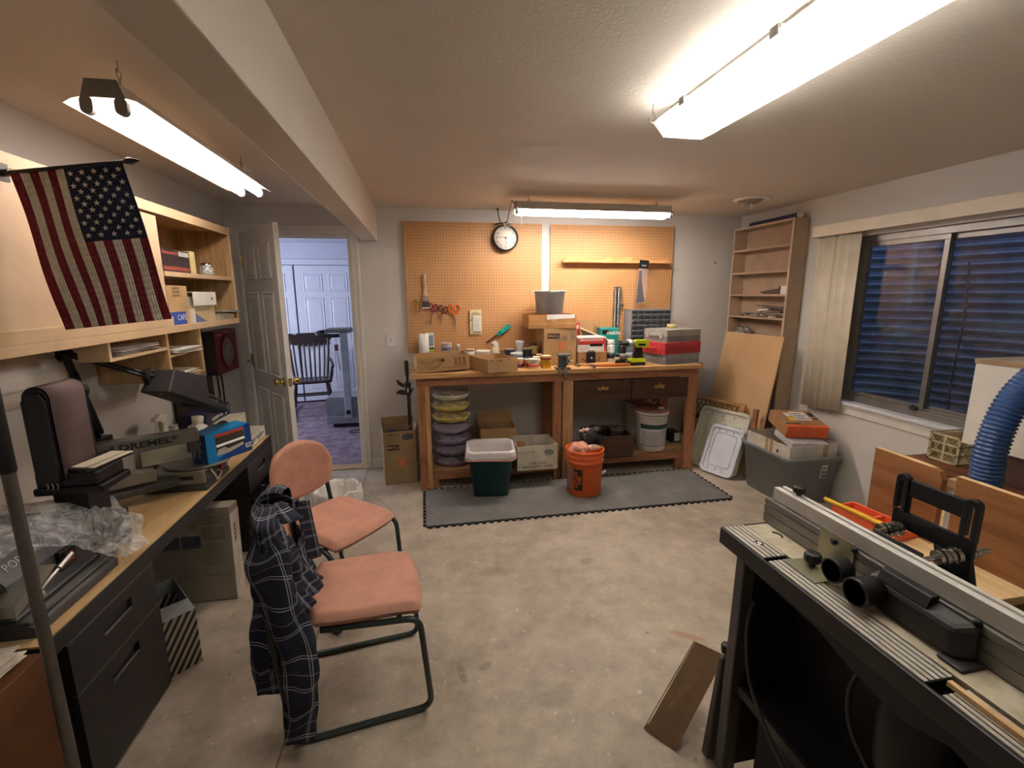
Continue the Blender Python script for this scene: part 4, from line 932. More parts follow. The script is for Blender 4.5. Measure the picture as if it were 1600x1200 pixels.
t = open_carton('sugar_carton', 'white open sugar carton with an oval mark on the lower bench shelf', (.865, 3.645, .1497), 0, .335, .30, .208, [plain('#d3ccbb', .7), plain('#7c5c3d', .85)], cat='box')
y = -.1505; NAVY = plain('#27364c', .7)
m = M(); m.tube([(.095+.034*cos(a), y, .150+.020*sin(a)) for a in [2*PI*k/28 for k in range(28)]], .0025, 6, 0, True); part('oval_mark', m, NAVY, t); lettering('C&H', .024, NAVY, t, frame((.094, y, .150), (1,0,0), (0,-1,0)), bold=.0006); part('registered_dot', M().cyl((.132,y-.001,.138),(.132,y,.138),.003,n=10), NAVY, t)
lettering('PURE CANE', .026, INK, t, frame((.0, y, .060), (1,0,0), (0,-1,0))); lettering('GRANULATED SUGAR', .026, INK, t, frame((.0, y, .032), (1,0,0), (0,-1,0))); lettering('BRAND     CANE SUGAR', .013, INK, t, frame((-.095, y, .158), (1,0,0), (0,-1,0)))
m = M(); m.cbox((0,0,.05), (.06,.16,.012), (.5,.2,.2)); m.cbox((-.03,-.03,.045), (.05,.14,.012), (.35,-.4,0)); one('cardboard_scrap', m, plain('#b8865a', .8), 'torn tan cardboard scrap in the left of the white carton', 'scrap', loc=(.78, 3.655, .235))
m = M(); m.cbox((0,0,.006), (.15,.2,.01), (.12,0,.2)); one('cardboard_scrap', m, plain('#a8835a', .8), 'flat tan cardboard piece lying in the right of the white carton', 'scrap', loc=(.93, 3.655, .255))
t = open_carton('wooden_bin', 'loose dark wooden drawer used as a bin on the right lower shelf', (1.545, 3.735, .1797), -.02, .365, .34, .19, [DARKW, plain('#3a2a1d', .8)], th=.012, cat='box')
t = thing('saucepan', 'old grey saucepan standing in the loose drawer behind the orange bucket', 'pan', (1.478, 3.79, .193)); part('pan_body', M().lathe([(0,0),(.07,0),(.078,.02),(.082,.185),(.09,.19),(.085,.195),(.076,.185),(.07,.02),(0,.01)], n=30), plain('#6b655c', .4, .6), t); part('handle', M().bar((-.03,-.085,.185),(-.06,-.16,.20),.02,.012), BLACK, t, bevel=.003)
t = thing('glass_bowl', 'smoky glass bowl lying in the loose drawer', 'bowl', (1.645, 3.73, .193)); part('bowl_wall', M().lathe([(0,.0),(.05,.0),(.068,.19),(.072,.2),(.066,.2),(.045,.012),(0,.012)], n=30), plain('#57524b', .12), t); m = M(); m.cyl((-.03,.0,.2),(-.03,.0,.235),.004); part('rim_clip', m, CHROME, t)
# pails
def pail5(label, x, y, lid, txt):
    p = thing('plastic_pail', label, 'bucket', (x, y, .1797)); W_ = plain('#d9d5cc', .45, var=.05)
    m = M(); m.lathe([(0,0),(.125,0),(.130,.006),(.138,.30),(.142,.302),(.142,.318),(.1385,.32),(.1385,.345),(0,.345)], n=40); part('pail_body', m, W_, p)
    m = M(); m.lathe([(.1390,.325),(.148,.325),(.150,.345),(.146,.375),(.135,.378),(.13,.37),(0,.37)], n=40); l = part('lid', m, [plain(lid, .5, var=.15)], p, label='lid stained with brown paint')
    m = M(); m.lathe([(.0,.371),(.03,.371),(.028,.385),(0,.385)], (.06,-.06,0), 20); part('spout_cap', m, W_, l)
    m = M(); m.lathe([(.1462,.33),(.1515,.33),(.1515,.352),(.1462,.352)], n=40, closed=True); part('rim', m, W_, p)
    if txt:
        m = M(); a0, a1 = PI*1.12, PI*1.92
        def f(u, v): a = a0+(a1-a0)*u; r = .1318+.0055*v; return (r*cos(a), r*sin(a), .05+.20*v)
        m.grid(f, 26, 2); part('paper_label', m, plain('#cfcdc8', .6), p)
        m = M()
        def f(u, v): a = a0+.03+(a1-a0-.06)*u; r = .1372+.001*v; return (r*cos(a), r*sin(a), .205+.04*v)
        m.grid(f, 26, 1); part('green_band', m, plain('#24483b', .5), p)
        m = M()
        for k in range(9):
            z = .065+k*.014
            def f(u, v): a = a0+.12+(a1-a0-.35-.2*((k*7) % 3))*u; r = .1326+.0055*(z-.05)/.2+.0004; return (r*cos(a), r*sin(a), z+.005*v)
            m.grid(f, 20, 1)
        part('printed_lines', m, plain('#8f918f', .7), p)
        m = M()
        def f(u, v): a = a0+.0+(a1-a0)*u; r = .1322+.0004*v; return (r*cos(a), r*sin(a), .048+.006*v)
        m.grid(f, 26, 1); part('green_line', m, plain('#2b3c46', .5), p)
    return p
pail5('white plastic pail with green banded label on the right lower shelf', 1.985, 3.772, '#8a5a44', True)
pail5('white pail with brown stained lid right behind the labelled pail', 2.02, 4.075, '#9a7a66', False)
t = thing('blade_box', 'small black and white carton behind the right front leg of the bench', 'box', (2.285, 3.92, .1797)); part('carton_body', M().box(-.045,.045,-.06,.06,0,.10), BLACK, t); part('white_end', M().box(-.01,.046,-.0605,-.06,.01,.09), WHITE, t)
t = thing('jug', 'milky plastic jug on the floor past the right leg of the bench', 'jug', (2.372, 3.885, 0)); part('jug_body', M().prism(rrect(.065,.11,.02,4), 0, .20, 'xy'), plain('#cfc6b0', .45), t, bevel=.015); m = M(); m.lathe([(.04,.195),(.025,.225),(.018,.235),(.018,.25),(0,.25)], n=20); part('neck', m, plain('#cfc6b0', .45), t)
# floor goods
t = open_carton('moving_box', 'tall open moving box on the floor left of the bench holding dark cloth', (-.248, 3.945, 0), .13, .262, .29, .455, [plain('#9d8560', .8, var=.08), plain('#7c6546', .85)], flaps=(('B', .055, .05), ('R', .05, .3)))
small_marks(t, .262, .29, .40); house_logo(t, .01, .19, .065, -.145)
m = M(); m.box(-.105,.0,-.1455,-.145,.425,.433); m.box(-.105,.0,-.1455,-.145,.36,.3615); m.box(-.105,-.103,-.1455,-.145,.36,.425); m.box(-.002,.0,-.1455,-.145,.36,.425)
for k in range(4): m.box(-.09, -.02, -.1455, -.145, .372+k*.012, .3745+k*.012)
part('printed_frame', m, plain('#6d5535', .8), t); m = M(); m.box(-.11,.11,-.1455,-.145,.118,.1195); m.box(-.08,.08,-.1455,-.145,.088,.0895); part('printed_line', m, plain('#6d5535', .8), t)
m = M(); m.prism([(.02,.385),(.06,.375),(.11,.385),(.112,.42),(.06,.43),(.02,.415)], -.1462, -.145, 'xz'); part('printed_picture', m, plain('#4f5350', .8), t)
m = M()
def f(u, v): return (-.11+.22*u, -.12+.24*v, .38 + .05*sin(3*u+1)*sin(4*v) + .05*u*(1-v)+.015*sin(17*u+9*v))
m.grid(f, 16, 16); one('cloth_bundle', m, plain('#262a3a', .9), 'crumpled navy cloth lying in the tall moving box', 'cloth', loc=(-.24, 3.94, .0), rot=.13, solid=.004)
# trash bin
tb = thing('trash_bin', 'dark green waste bin standing on the foam mat', 'trash bin', (.478, 3.475, .0125), -.10)
def rr_loft(mb, levels, n=6, m=0):
    rings = [[(x, y, z) for x, y in rrect(w_, d_, r_, n)] for (w_, d_, r_, z) in levels]; k = len(rings[0]); vs = sum(rings, [])
    fs = [(i*k+j, i*k+(j+1) % k, (i+1)*k+(j+1) % k, (i+1)*k+j) for i in range(len(rings)-1) for j in range(k)]
    mb.add(vs, fs, m, True); return vs, k
m = M(); vs, k = rr_loft(m, [(.26,.20,.03,0),(.27,.21,.032,.003),(.345,.315,.05,.355),(.36,.33,.05,.357),(.36,.33,.05,.37),(.338,.308,.05,.369),(.262,.202,.03,.008)]); m.add(vs[:k], [tuple(range(k))[::-1]]); m.add(vs[-k:], [tuple(range(k))]); part('bin_body', m, plain('#1d4446', .4), tb)
ln = thing('bin_liner', 'white plastic liner bag folded over the rim of the green bin', 'bin liner', (.478, 3.475, .0125), -.10)
m = M(); r2 = random.Random(3)
lv = [(.25,.19,.035,.06),(.285,.24,.04,.20),(.322,.29,.05,.345),(.336,.306,.055,.377),(.352,.322,.055,.385),(.370,.340,.055,.382),(.378,.348,.055,.368),(.384,.354,.055,.34),(.390,.360,.055,.315)]
vs, k = rr_loft(m, lv, 9)
m.v = [(x*(1+.012*sin(9*math.atan2(y, x)+z*40)), y*(1+.012*sin(11*math.atan2(y, x)+z*30)), z+.008*sin(7*math.atan2(y, x))*(1 if z < .345 else .4)) for x, y, z in m.v]
t = NT('liner_film'); v = t.coord(); t.bump(t.noise(v, 22, 3, .6, 1.5), .5, .01); X, Y, Z = t.sep(v)
col = t.mix(t.math('MULTIPLY', t.ramp(t.noise(v, 3, 2), [(.45,(0,0,0,1)),(.65,(1,1,1,1))]), .5), '#dcd9d8', '#d9b7ae'); LINER = t.fin(col, .3, Transmission_Weight=.0)
part('film', m, LINER, ln, solid=.0012)
part('red_drawstring', M().tube([(x*1.065, y*1.085, .318+.006*sin(8*math.atan2(y, x))) for x, y in rrect(.366,.336,.055,8)], .004, 6, 0, True), plain('#d58f83', .5), ln)
# orange bucket
ob = thing('orange_bucket', 'orange hardware bucket filled with rags on the foam mat', 'bucket', (1.205, 3.335, .0125))
m = M(); m.lathe([(0,0),(.128,0),(.133,.006),(.142,.265),(.150,.268),(.150,.274),(.1425,.277),(.1435,.305),(.152,.308),(.152,.314),(.1445,.317),(.1455,.345),(.153,.348),(.153,.360),(.147,.362),(.142,.355),(.128,.012),(0,.01)], n=44); part('bucket_body', m, ORANGE, ob)
m = M(); m.tube([(-.150*1,0,.27)] + arc((0,0,.27), .152, PI, 2*PI, 24, (.98,.2,0), (.05,.62,.78)) , .0022, 6); part('wire_bail', m, STEEL, ob)
m = M(); m.cyl((.118,-.075,.165),(.155,-.055,.178),.009,n=12); part('hand_grip', m, WHITE, ob)
def cylpatch(a0, a1, z0, z1, r0_, r1_, nu=14, nv=2):
    m = M()
    def f(u, v):
        a = a0+(a1-a0)*u; z = z0+(z1-z0)*v; r = r0_+(r1_-r0_)*(z/.265)+.0008; return (r*cos(a), r*sin(a), z)
    m.grid(f, nu, nv); return m
def bent_text(txt, size, a, z, mt, par, r_, vert=True):
    """black printed letters wrapped on the bucket wall, reading sideways"""
    cu = bpy.data.curves.new('t', 'FONT'); cu.body = txt; cu.size = size; cu.align_x = 'CENTER'; cu.align_y = 'CENTER'; cu.resolution_u = 2; cu.offset = .001
    o = bpy.data.objects.new('t', cu); COL.objects.link(o); me = bpy.data.meshes.new_from_object(o); bpy.data.objects.remove(o); bpy.data.curves.remove(cu)
    for q in me.vertices:
        tx, ty = q.co.x, q.co.y
        if vert: tx, ty = -ty, tx
        rr_ = r_ + .009*((z+ty)/.265) + .0012; aa = a + tx/rr_
        q.co = (rr_*cos(aa), rr_*sin(aa), z+ty)
    me.materials.clear(); me.materials.append(mt); me.name = 'lettering'; p = bpy.data.objects.new('lettering', me); COL.objects.link(p); p.parent = par
part('black_panel_print', cylpatch(PI*1.20, PI*1.365, .055, .225, .1332, .142), plain('#1c1410', .6), ob)
bent_text("LET'S DO", .033, PI*1.25, .14, ORANGE, ob, .1338); bent_text('THIS.', .033, PI*1.315, .14, ORANGE, ob, .1338)
part('grey_label', cylpatch(PI*1.02, PI*1.14, .05, .23, .1332, .142), plain('#8c7f86', .6), ob)
# rags, bag and scraps in the bucket
def crumple(c, r, sq, seed, n=20, amp=.22, bottom=None):
    q = random.Random(seed); ph = [q.uniform(0, 6.3) for _ in range(8)]; m = M(); m.ball(c, r, n, sq=sq); c = Vector(c); out = []
    for v in m.v:
        d = Vector(v)-c; u = d.normalized() if d.length else d
        k = 1 + amp*(.5*sin(5*u.x+4*u.z+ph[0]) + .4*sin(9*u.y-7*u.z+ph[1]) + .3*sin(13*u.x+11*u.y+ph[2]) + .2*sin(21*u.z+15*u.x+ph[3]))
        p = c + d*k
        if bottom is not None and p.z < bottom: p.z = bottom
        out.append(tuple(p))
    m.v = out; return m
one('rag', crumple((1.145, 3.30, .375), .075, (1.05,1,.75), 4, amp=.2), plain('#d99a86', .9, var=.25, scale=25), 'crumpled pink rag bulging over the left rim of the orange bucket', 'rag')
one('plastic_wrap', crumple((1.235, 3.275, .385), .045, (1.5,.8,.55), 9, amp=.25), plain('#c7987f', .5, var=.3, scale=30), 'crumpled tan wrapper at the front of the orange bucket', 'wrapper')
m = crumple((1.235, 3.35, .43), .062, (1.0,.8,1.1), 11, 30, .38); one('black_bag', m, plain('#26272a', .35, var=.3, scale=14), 'crumpled black bag sticking up out of the orange bucket', 'bag')
m = M(); m.cbox((1.315, 3.36, .40), (.006,.10,.13), (0,.45,.3)); one('card_scrap', m, BLACKSAT, 'dark card scrap standing at the right inside the orange bucket', 'scrap')
one('paper_scrap', crumple((1.215, 3.36, .505), .030, (1.4,.8,.5), 21, 20, .5), plain('#b58d85', .6, var=.35, scale=40), 'crumpled pink and white paper on top of the black bag', 'paper')
# ------------------------------------------------------------------ left side: desk and file cabinets
DT = .605
DESKW = wood('#cbab7a', '#b5905e', 'y', .8, .4, knots=False); APR = plain('#2e2a2b', .45); CABM = plain('#353234', .42, .3, var=.06); CABE = plain('#8a8786', .35, .5)
dk_ = thing('desk', 'low wood topped desk along the left wall carrying the sander and scroll saw', 'desk', (-1.297, 2.36, 0), 0, world=True)
part('desk_top', M().box(-1.512, -1.078, 1.36, 3.37, DT-.006, DT), DESKW, dk_)
part('top_edge', M().box(-1.078, -1.072, 1.36, 3.376, DT-.056, DT+.0005), APR, dk_, bevel=.002)
m = M(); m.box(-1.512, -1.079, 1.36, 3.37, DT-.03, DT-.0065); m.box(-1.512,-1.079,3.3705,3.376,DT-.056,DT+.0005); part('under_frame', m, APR, dk_)
def file_cabinet(label, y0, y1, pull):
    t = thing('file_cabinet', label, 'file cabinet', (-1.29, (y0+y1)/2, 0), world=True)
    m = M(); h = DT-.058
    m.box(-1.505, -1.085, y0, y0+.012, 0, h); m.box(-1.505, -1.085, y1-.012, y1, 0, h); m.box(-1.505, -1.493, y0+.012, y1-.012, 0, h); m.box(-1.493, -1.085, y0+.012, y1-.012, h-.01, h); m.box(-1.493, -1.095, y0+.012, y1-.012, 0, .02)
    part('cabinet_shell', m, CABM, t)
    for (z0, z1, dx) in ((.012, .366, pull), (.372, h-.004, 0)):
        x1 = -1.072+dx; zc = z1-.065
        m = M(); ys, ye = (y0+y1)/2-.075, (y0+y1)/2+.075
        a = y0+.002; b = y1-.002; q0, q1 = zc-.022, zc+.022
        m.box(x1-.018, x1, a, ys, z0, z1); m.box(x1-.018, x1, ye, b, z0, z1); m.box(x1-.018, x1, ys, ye, z0, q0); m.box(x1-.018, x1, ys, ye, q1, z1); m.box(x1-.018, x1-.014, ys, ye, q0, q1)
        d = part('drawer', m, CABM, t)
        m = M(); m.box(x1-.008, x1-.0005, ys, ye, q0, q0+.004); part('pull_lip', m, CABE, d, label='lighter steel finger pull')
        m = M(); m.box(x1-.019, x1+.0008, a, b, z1-.0005, z1+.0015); part('top_edge', m, CABE, d)
        if dx: part('drawer_box', M().box(-1.45, x1-.019, y0+.014, y1-.014, z0+.01, z1-.04), BLACK, d)
    return t
file_cabinet('charcoal two-drawer file cabinet under the near end of the desk', 1.43, 1.885, 0)
file_cabinet('charcoal file cabinet under the far end of the desk with lower drawer ajar', 2.905, 3.372, .075)
# ------------------------------------------------------------------ overhead cabinet
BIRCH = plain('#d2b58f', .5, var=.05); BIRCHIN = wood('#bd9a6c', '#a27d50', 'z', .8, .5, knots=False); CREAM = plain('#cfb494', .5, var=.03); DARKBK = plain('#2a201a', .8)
oc = thing('overhead_cabinet', 'long pale wood overhead cabinet with cream sliding front behind the flag', 'cabinet', (-1.36, 2.2, 1.385), 0, world=True)
y0, y1, z0, z1 = .85, 3.392, 1.385, 1.975
m = M(); m.box(-1.517, -1.205, y0, y1, z0, z0+.018); part('bottom_board', m, BIRCHIN, oc)
m = M(); m.box(-1.517, -1.205, y0, y1, z1-.018, z1); part('top_board', m, BIRCHIN, oc)
part('back_board', M().box(-1.517, -1.510, y0, y1, z0+.018, z1-.018), BIRCHIN, oc)
for y in (y0, y1-.018): part('side_panel', M().box(-1.51, -1.205, y, y+.018, z0+.018, z1-.018), BIRCHIN, oc)
m = M(); m.box(-1.204, -1.192, y0, y1, z0-.004, z0+.030); m.box(-1.204, -1.192, y0, 2.56, z0+.030, z0+.075); part('bottom_rail', m, BIRCH, oc, bevel=.002)
part('top_rail', M().box(-1.204, -1.192, y0, y1, z1-.042, z1+.004), BIRCH, oc, bevel=.002)
part('end_stile', M().box(-1.204, -1.192, y1-.02, y1, z0+.0305, z1-.0425), BIRCH, oc, bevel=.002)
part('sliding_door', M().box(-1.216, -1.206, y0+.02, 2.555, z0+.03, z1-.05), CREAM, oc, bevel=.002)
part('mid_shelf', M().box(-1.505, -1.207, 2.556, y1-.019, 1.655, 1.673), BIRCHIN, oc); part('shelf_edge', M().box(-1.2065, -1.2005, 2.556, y1-.021, 1.652, 1.675), BIRCH, oc)
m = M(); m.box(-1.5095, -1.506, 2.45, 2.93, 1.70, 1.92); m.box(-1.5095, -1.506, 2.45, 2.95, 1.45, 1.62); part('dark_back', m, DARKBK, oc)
# goods in the cabinet
t = thing('boxed_set', 'dark boxed set with photo print on the upper cabinet shelf', 'box', (-1.33, 2.745, 1.6735)); part('box_body', M().box(-.10,.10,-.145,.145,0,.115), plain('#3a2d2c', .4, var=.5, scale=22), t, bevel=.002)
m = M(); m.box(.1002,.1008,-.13,.135,.012,.03); part('red_print', m, plain('#9b4a42', .5), t); m = M(); m.box(.1002,.1008,-.13,.02,.09,.102); part('red_print', m, plain('#9b4a42', .5), t); part('pale_print', M().box(.1002,.1009,.03,.135,.085,.108), plain('#c9c4bc', .5), t)
one('book', M().box(-1.42,-1.225,2.898,2.945,1.6735,1.795), plain('#d8c98f', .6), 'cream paperback standing right of the dark boxed set', 'book', bevel=.002)
j = thing('glass_jar', 'small glass jar of white bits on the upper cabinet shelf', 'jar', (-1.255, 3.15, 1.6755)); GL = plain('#b9bab6', .12)
part('jar_body', M().lathe([(0,0),(.033,0),(.038,.01),(.038,.04),(.026,.058)], n=20), plain('#bfc0bd', .15, var=.35, scale=60), j); part('lid', M().lathe([(.028,.058),(.028,.072),(.0,.075)], n=20), CHROME, j)
t = thing('shipping_carton', 'brown shipping carton with blue printed patch on the lower cabinet shelf', 'box', (-1.345, 2.68, 1.4035)); part('carton_body', M().box(-.13,.13,-.10,.10,0,.205), plain('#c2a071', .8), t, bevel=.002)
part('blue_patch', M().box(-.04,.1302,-.1006,-.1001,.015,.075), plain('#2a4fa8', .6), t); part('blue_patch', M().box(.1301,.1307,-.1,.06,.012,.075), plain('#2a4fa8', .6), t)
lettering('CAFE', .04, WHITE, t, frame((.1309, .012, .045), (0,1,0), (1,0,0)))
m = M()
for k in range(3): m.box(.1301,.1307,-.05,.02,.15+k*.018,.162+k*.018)
part('small_print', m, plain('#8d7350', .8), t)
t = thing('paper_file', 'open fronted cardboard magazine file lying under the white binder', 'file', (-1.335, 2.955, 1.4035)); part('file_body', M().box(-.16,.115,-.14,.15,0,.10), plain('#c9b78e', .7), t); part('white_end', M().prism([(-.15,0),(-.138,0),(-.138,.085),(-.15,.085)], .02, .13, 'yz'), WHITE, t); m = M(); m.prism([(-.145,.0),(.05,.0),(-.145,.075)], .1155, .118, 'yz'); part('blue_print', m, plain('#5d6f9c', .5), t)
t = thing('ring_binder', 'white ring binder lying spine out on the cardboard file', 'binder', (-1.315, 2.98, 1.504)); part('spine', M().box(.105,.112,-.16,.12,0,.075), WHITE, t, bevel=.002)
m = M(); m.box(-.15,.105,-.16,.12,.072,.075); m.box(-.15,.105,-.16,.12,0,.003); part('covers', m, WHITE, t); part('pages', M().box(-.14,.08,-.15,.115,.0035,.05), PAPER, t); part('finger_hole', M().cyl((.1122,.06,.037),(.1128,.06,.037),.008,n=16), BLACK, t)
one('paper_stack', M().hexa([(-1.49,3.14,1.404),(-1.21,3.14,1.404),(-1.21,3.365,1.404),(-1.49,3.36,1.404),(-1.49,3.14,1.45),(-1.21,3.14,1.46),(-1.21,3.36,1.44),(-1.49,3.355,1.44)]), plain('#cfc7b3', .8, var=.2, scale=40), 'pile of papers at the right end of the lower cabinet shelf', 'papers')
m = M(); m.hexa([(-1.47,3.12,1.462),(-1.17,3.12,1.462),(-1.17,3.37,1.452),(-1.47,3.37,1.452),(-1.47,3.12,1.47),(-1.17,3.12,1.472),(-1.17,3.37,1.46),(-1.47,3.37,1.46)]); m.xf(Matrix.Translation((0,0,.0))); one('folder', m, plain('#8f928f', .6), 'grey folder lying on the pile of papers in the cabinet', 'folder')
# pigeonholes under it
ph = thing('pigeonhole_unit', 'pale wood pigeonhole unit hanging under the overhead cabinet', 'shelf unit', (-1.35, 2.66, 1.135), 0, world=True)
for (a, b, nm) in ((2.495, 2.513, 'side_panel'), (2.835, 2.853, 'side_panel')): part(nm, M().box(-1.515, -1.207, a, b, 1.145, 1.3805), BIRCHIN, ph)
for z in (1.145, 1.262): part('shelf', M().box(-1.515, -1.212, 2.5135, 2.8345, z, z+.012), BIRCHIN, ph)
part('back_board', M().box(-1.517, -1.5155, 2.495, 2.853, 1.145, 1.3805), BIRCHIN, ph)
m = M(); m.box(-1.315, -1.207, 2.07, 2.494, 1.305, 1.317); m.box(-1.315, -1.207, 2.07, 2.084, 1.317, 1.3805); part('letter_tray', m, BIRCH, ph)
def papers(label, x0, x1, y0, y1, z, n, seed, col='#dcd9d2'):
    q = random.Random(seed); m = M()
    for k in range(n):
        dx, dy, a = q.uniform(-.015,.015), q.uniform(-.02,.02), q.uniform(-.12,.12)
        m.cbox(((x0+x1)/2+dx, (y0+y1)/2+dy, z+.0015+k*.0035), (x1-x0, y1-y0, .0022), (0, 0, a))
    one('paper_stack', m, plain(col, .8, var=.12, scale=30), label, 'papers')
papers('loose papers in the flat letter tray under the cabinet', -1.31, -1.222, 2.15, 2.43, 1.3175, 9, 1, '#bdb6aa')
papers('white sheets on the middle pigeonhole shelf', -1.47, -1.20, 2.56, 2.79, 1.2745, 7, 2)
papers('white and cream sheets on the bottom pigeonhole shelf', -1.47, -1.215, 2.56, 2.79, 1.1575, 6, 3, '#e2dccb')
# white curved cowl
cwp = [(p.x, p.z) for p in smooth_path([(-1.515,0,1.352),(-1.47,0,1.350),(-1.43,0,1.328),(-1.405,0,1.285),(-1.398,0,1.262),(-1.400,0,1.236),(-1.412,0,1.232),(-1.425,0,1.215),(-1.44,0,1.185),(-1.475,0,1.160),(-1.515,0,1.155)], 4)]
m = M()
def f(u, v):
    k_ = v*(len(cwp)-1); i = min(int(k_), len(cwp)-2); q = k_-i; return (cwp[i][0]*(1-q)+cwp[i+1][0]*q, 1.0+1.12*u, cwp[i][1]*(1-q)+cwp[i+1][1]*q)
m.grid(f, 6, 40); one('undercabinet_cowl', m, plain('#efebe4', .35, var=.03), 'white curved metal cowl on the left wall just below the overhead cabinet', 'cowl', solid=.003)
m = M(); m.box(-1.518, -1.45, 1.0, 2.12, 1.352, 1.380); one('cowl_bracket', m, WHITE, 'white mounting strip between the curved cowl and the cabinet', 'bracket')
# red case on the wall
rc = thing('red_case', 'dark red square case with round grey face hung on the left wall by the door', 'case', (-1.519, 3.80, 1.0)); RC = plain('#6b1622', .4, var=.1)
part('case_side', M().box(0,.07,-.20,.17,0,.31), plain('#241a1b', .5), rc, bevel=.004); part('case_front', M().box(.07,.085,-.20,.17,0,.31), RC, rc, bevel=.004)
m = M(); m.lathe([(.118,.0),(.125,.006),(.115,.010),(.10,.004)], (.085,-.01,.15), 40, axis='x', closed=True); part('ring', m, plain('#7c2430', .4), rc)
m = M(); m.cyl((.0851,-.01,.15),(.088,-.01,.15),.10,n=36); part('grey_face', m, plain('#837476', .35, var=.3, scale=14), rc)
m = M(); m.tube(arc((.089,-.01,.15),.05,.3,PI-.3,12,(0,1,0),(0,0,1)),.003,6); m.tube([(.089,-.06,.135),(.089,.045,.135)],.003,6); m.ball((.089,-.03,.165),.014,10,sq=(.3,1,1)); part('face_drawing', m, plain('#b9adad', .4), rc)
m = M(); m.box(.0851,.0858,-.17,-.09,.275,.285); m.box(.0851,.0858,-.03,.03,.29,.297); m.box(.0851,.0858,.08,.14,.285,.292); part('pale_lines', m, plain('#b79aa0', .5), rc)
m = M()
for y in (3.73, 3.80): m.tube(smooth_path([(-1.505,y,1.0),(-1.505,y+.01,.85),(-1.505,y-.005,.7),(-1.50,y-.02,.614)],8), .006, 8)
one('wall_cable', m, BLACK, 'pair of black cables running down the wall below the red case', 'cable')
m = M(); m.cbox((0,0,.2),(.012,.52,.40),(0,-.02,0)); one('dark_board', m, plain('#33231e', .6), 'dark brown board standing on the desk against the left wall', 'board', loc=(-1.495, 3.36, DT+.002))
# desk clutter
s = thing('spray_bottle', 'white trigger spray bottle standing behind the scroll saw', 'spray bottle', (-1.405, 2.735, DT)); SP = plain('#ded9cf', .4)
part('bottle', M().lathe([(0,0),(.04,0),(.043,.01),(.042,.12),(.03,.19),(.014,.245),(.014,.26)], n=24), SP, s); part('collar', M().lathe([(.017,.255),(.018,.28),(.012,.285)], n=18), plain('#d9d0a8', .5), s)
m = M(); m.prism([(-.075,.318),(-.02,.335),(.045,.318),(.03,.298),(-.012,.284),(-.03,.30),(-.07,.305)], -.012, .012, 'yz'); part('trigger_head', m, WHITE, s, bevel=.003); m = M(); m.tube(smooth_path([(0,-.045,.30),(0,-.05,.275),(0,-.058,.255)],5), .005, 8); part('trigger', m, WHITE, s)
wb_ = thing('plastic_bottle', 'squat white plastic bottle leaning behind the metal clamps on the desk', 'bottle', (-1.36, 2.98, DT+.0068), (.0, .1, 0)); part('bottle', M().lathe([(0,0),(.062,0),(.066,.01),(.066,.13),(.05,.185),(.028,.20),(.028,.215)], n=26), SP, wb_); part('cap', M().lathe([(.03,.212),(.031,.245),(.0,.248)], n=22), plain('#d8d2bf', .4), wb_)
can('brown jar with olive lid between the spray bottle and white bottle', -1.44, 2.82, .036, .20, '#a97b4e', '#6a6647', z=DT, name='jar', cat='jar')
can('small white jar left of the squat bottle on the desk', -1.43, 2.895, .022, .23, '#d9d4c9', '#cfc9bb', z=DT, name='jar', cat='jar')
t = thing('wooden_block', 'wooden block under the dark blue carton on the desk', 'block', (-1.415, 3.27, DT)); t2 = t; part('block_body', M().box(-.07,.07,-.15,.15,0,.14), plain('#3f342d', .7), t)
t = thing('blue_carton', 'dark blue printed carton lying below the lamp shade', 'box', (-1.41, 3.27, DT+.1405)); part('carton_body', M().box(-.075,.075,-.185,.17,0,.095), plain('#25254a', .5), t, bevel=.002); lettering('center-on', .042, WHITE, t, frame((.0756,-.03,.045),(0,1,0),(1,0,0)), bold=.0008)
m = M(); m.box(.0753,.0758,-.12,.08,.012,.018); m.prism([(.09,.02),(.15,.05),(.15,.065),(.09,.035)], .0753,.0758,'yz'); m.prism([(.09,.045),(.15,.075),(.15,.085),(.09,.055)], .0753,.0758,'yz'); part('printed_stripes', m, plain('#c9c0a0', .6), t)
m = M(); m.cbox((0,0,.012),(.12,.20,.024)); m.cyl((-.02,-.08,.05),(-.02,.07,.05),.02); m.cyl((.03,-.09,.045),(.03,.0,.05),.016); m.cbox((.01,.05,.045),(.05,.06,.045)); m.cyl((-.04,-.1,.03),(.05,-.1,.035),.012); m.cbox((0,0,-.07),(.10,.18,.14)); one('metal_fittings', m, STEEL, 'heap of shiny metal fittings behind the blue box', 'fittings', loc=(-1.225, 2.86, DT+.141))
m = M(); m.ball((0,0,.06),.07,20,sq=(.55,1.2,1.0)); m.box(-.036,.036,-.08,.08,-.06,.03); one('black_pouch', m, BLACKSAT, 'black rounded pouch behind the blue box on the desk', 'pouch', loc=(-1.25, 3.078, DT+.062))
m = M(); m.add([(-.06,-.10,.15),(.05,-.09,.16),(.06,.10,.175),(-.05,.12,.16),(-.06,-.10,0),(.05,-.09,0),(.06,.10,0),(-.05,.12,0)], [(0,1,2,3),(0,4,5,1),(1,5,6,2),(2,6,7,3),(3,7,4,0),(7,6,5,4)]); one('paper_bag', m, plain('#e0d9c4', .7), 'cream paper packet lying behind the black pouch', 'packet', loc=(-1.275, 3.268, DT))
t = open_carton('card_tray', 'white printed card tray at the far end of the desk', (-1.155, 3.225, DT), 0, .11, .27, .075, [plain('#dedad2', .7), plain('#7d6d50', .8)], cat='tray')
m = M()
for k in range(6): m.box(.0552,.0558,-.12+k*.04,-.095+k*.04-.006*(k % 2),.02+.008*(k % 3),.05)
part('dark_print', m, plain('#5d5653', .8), t)
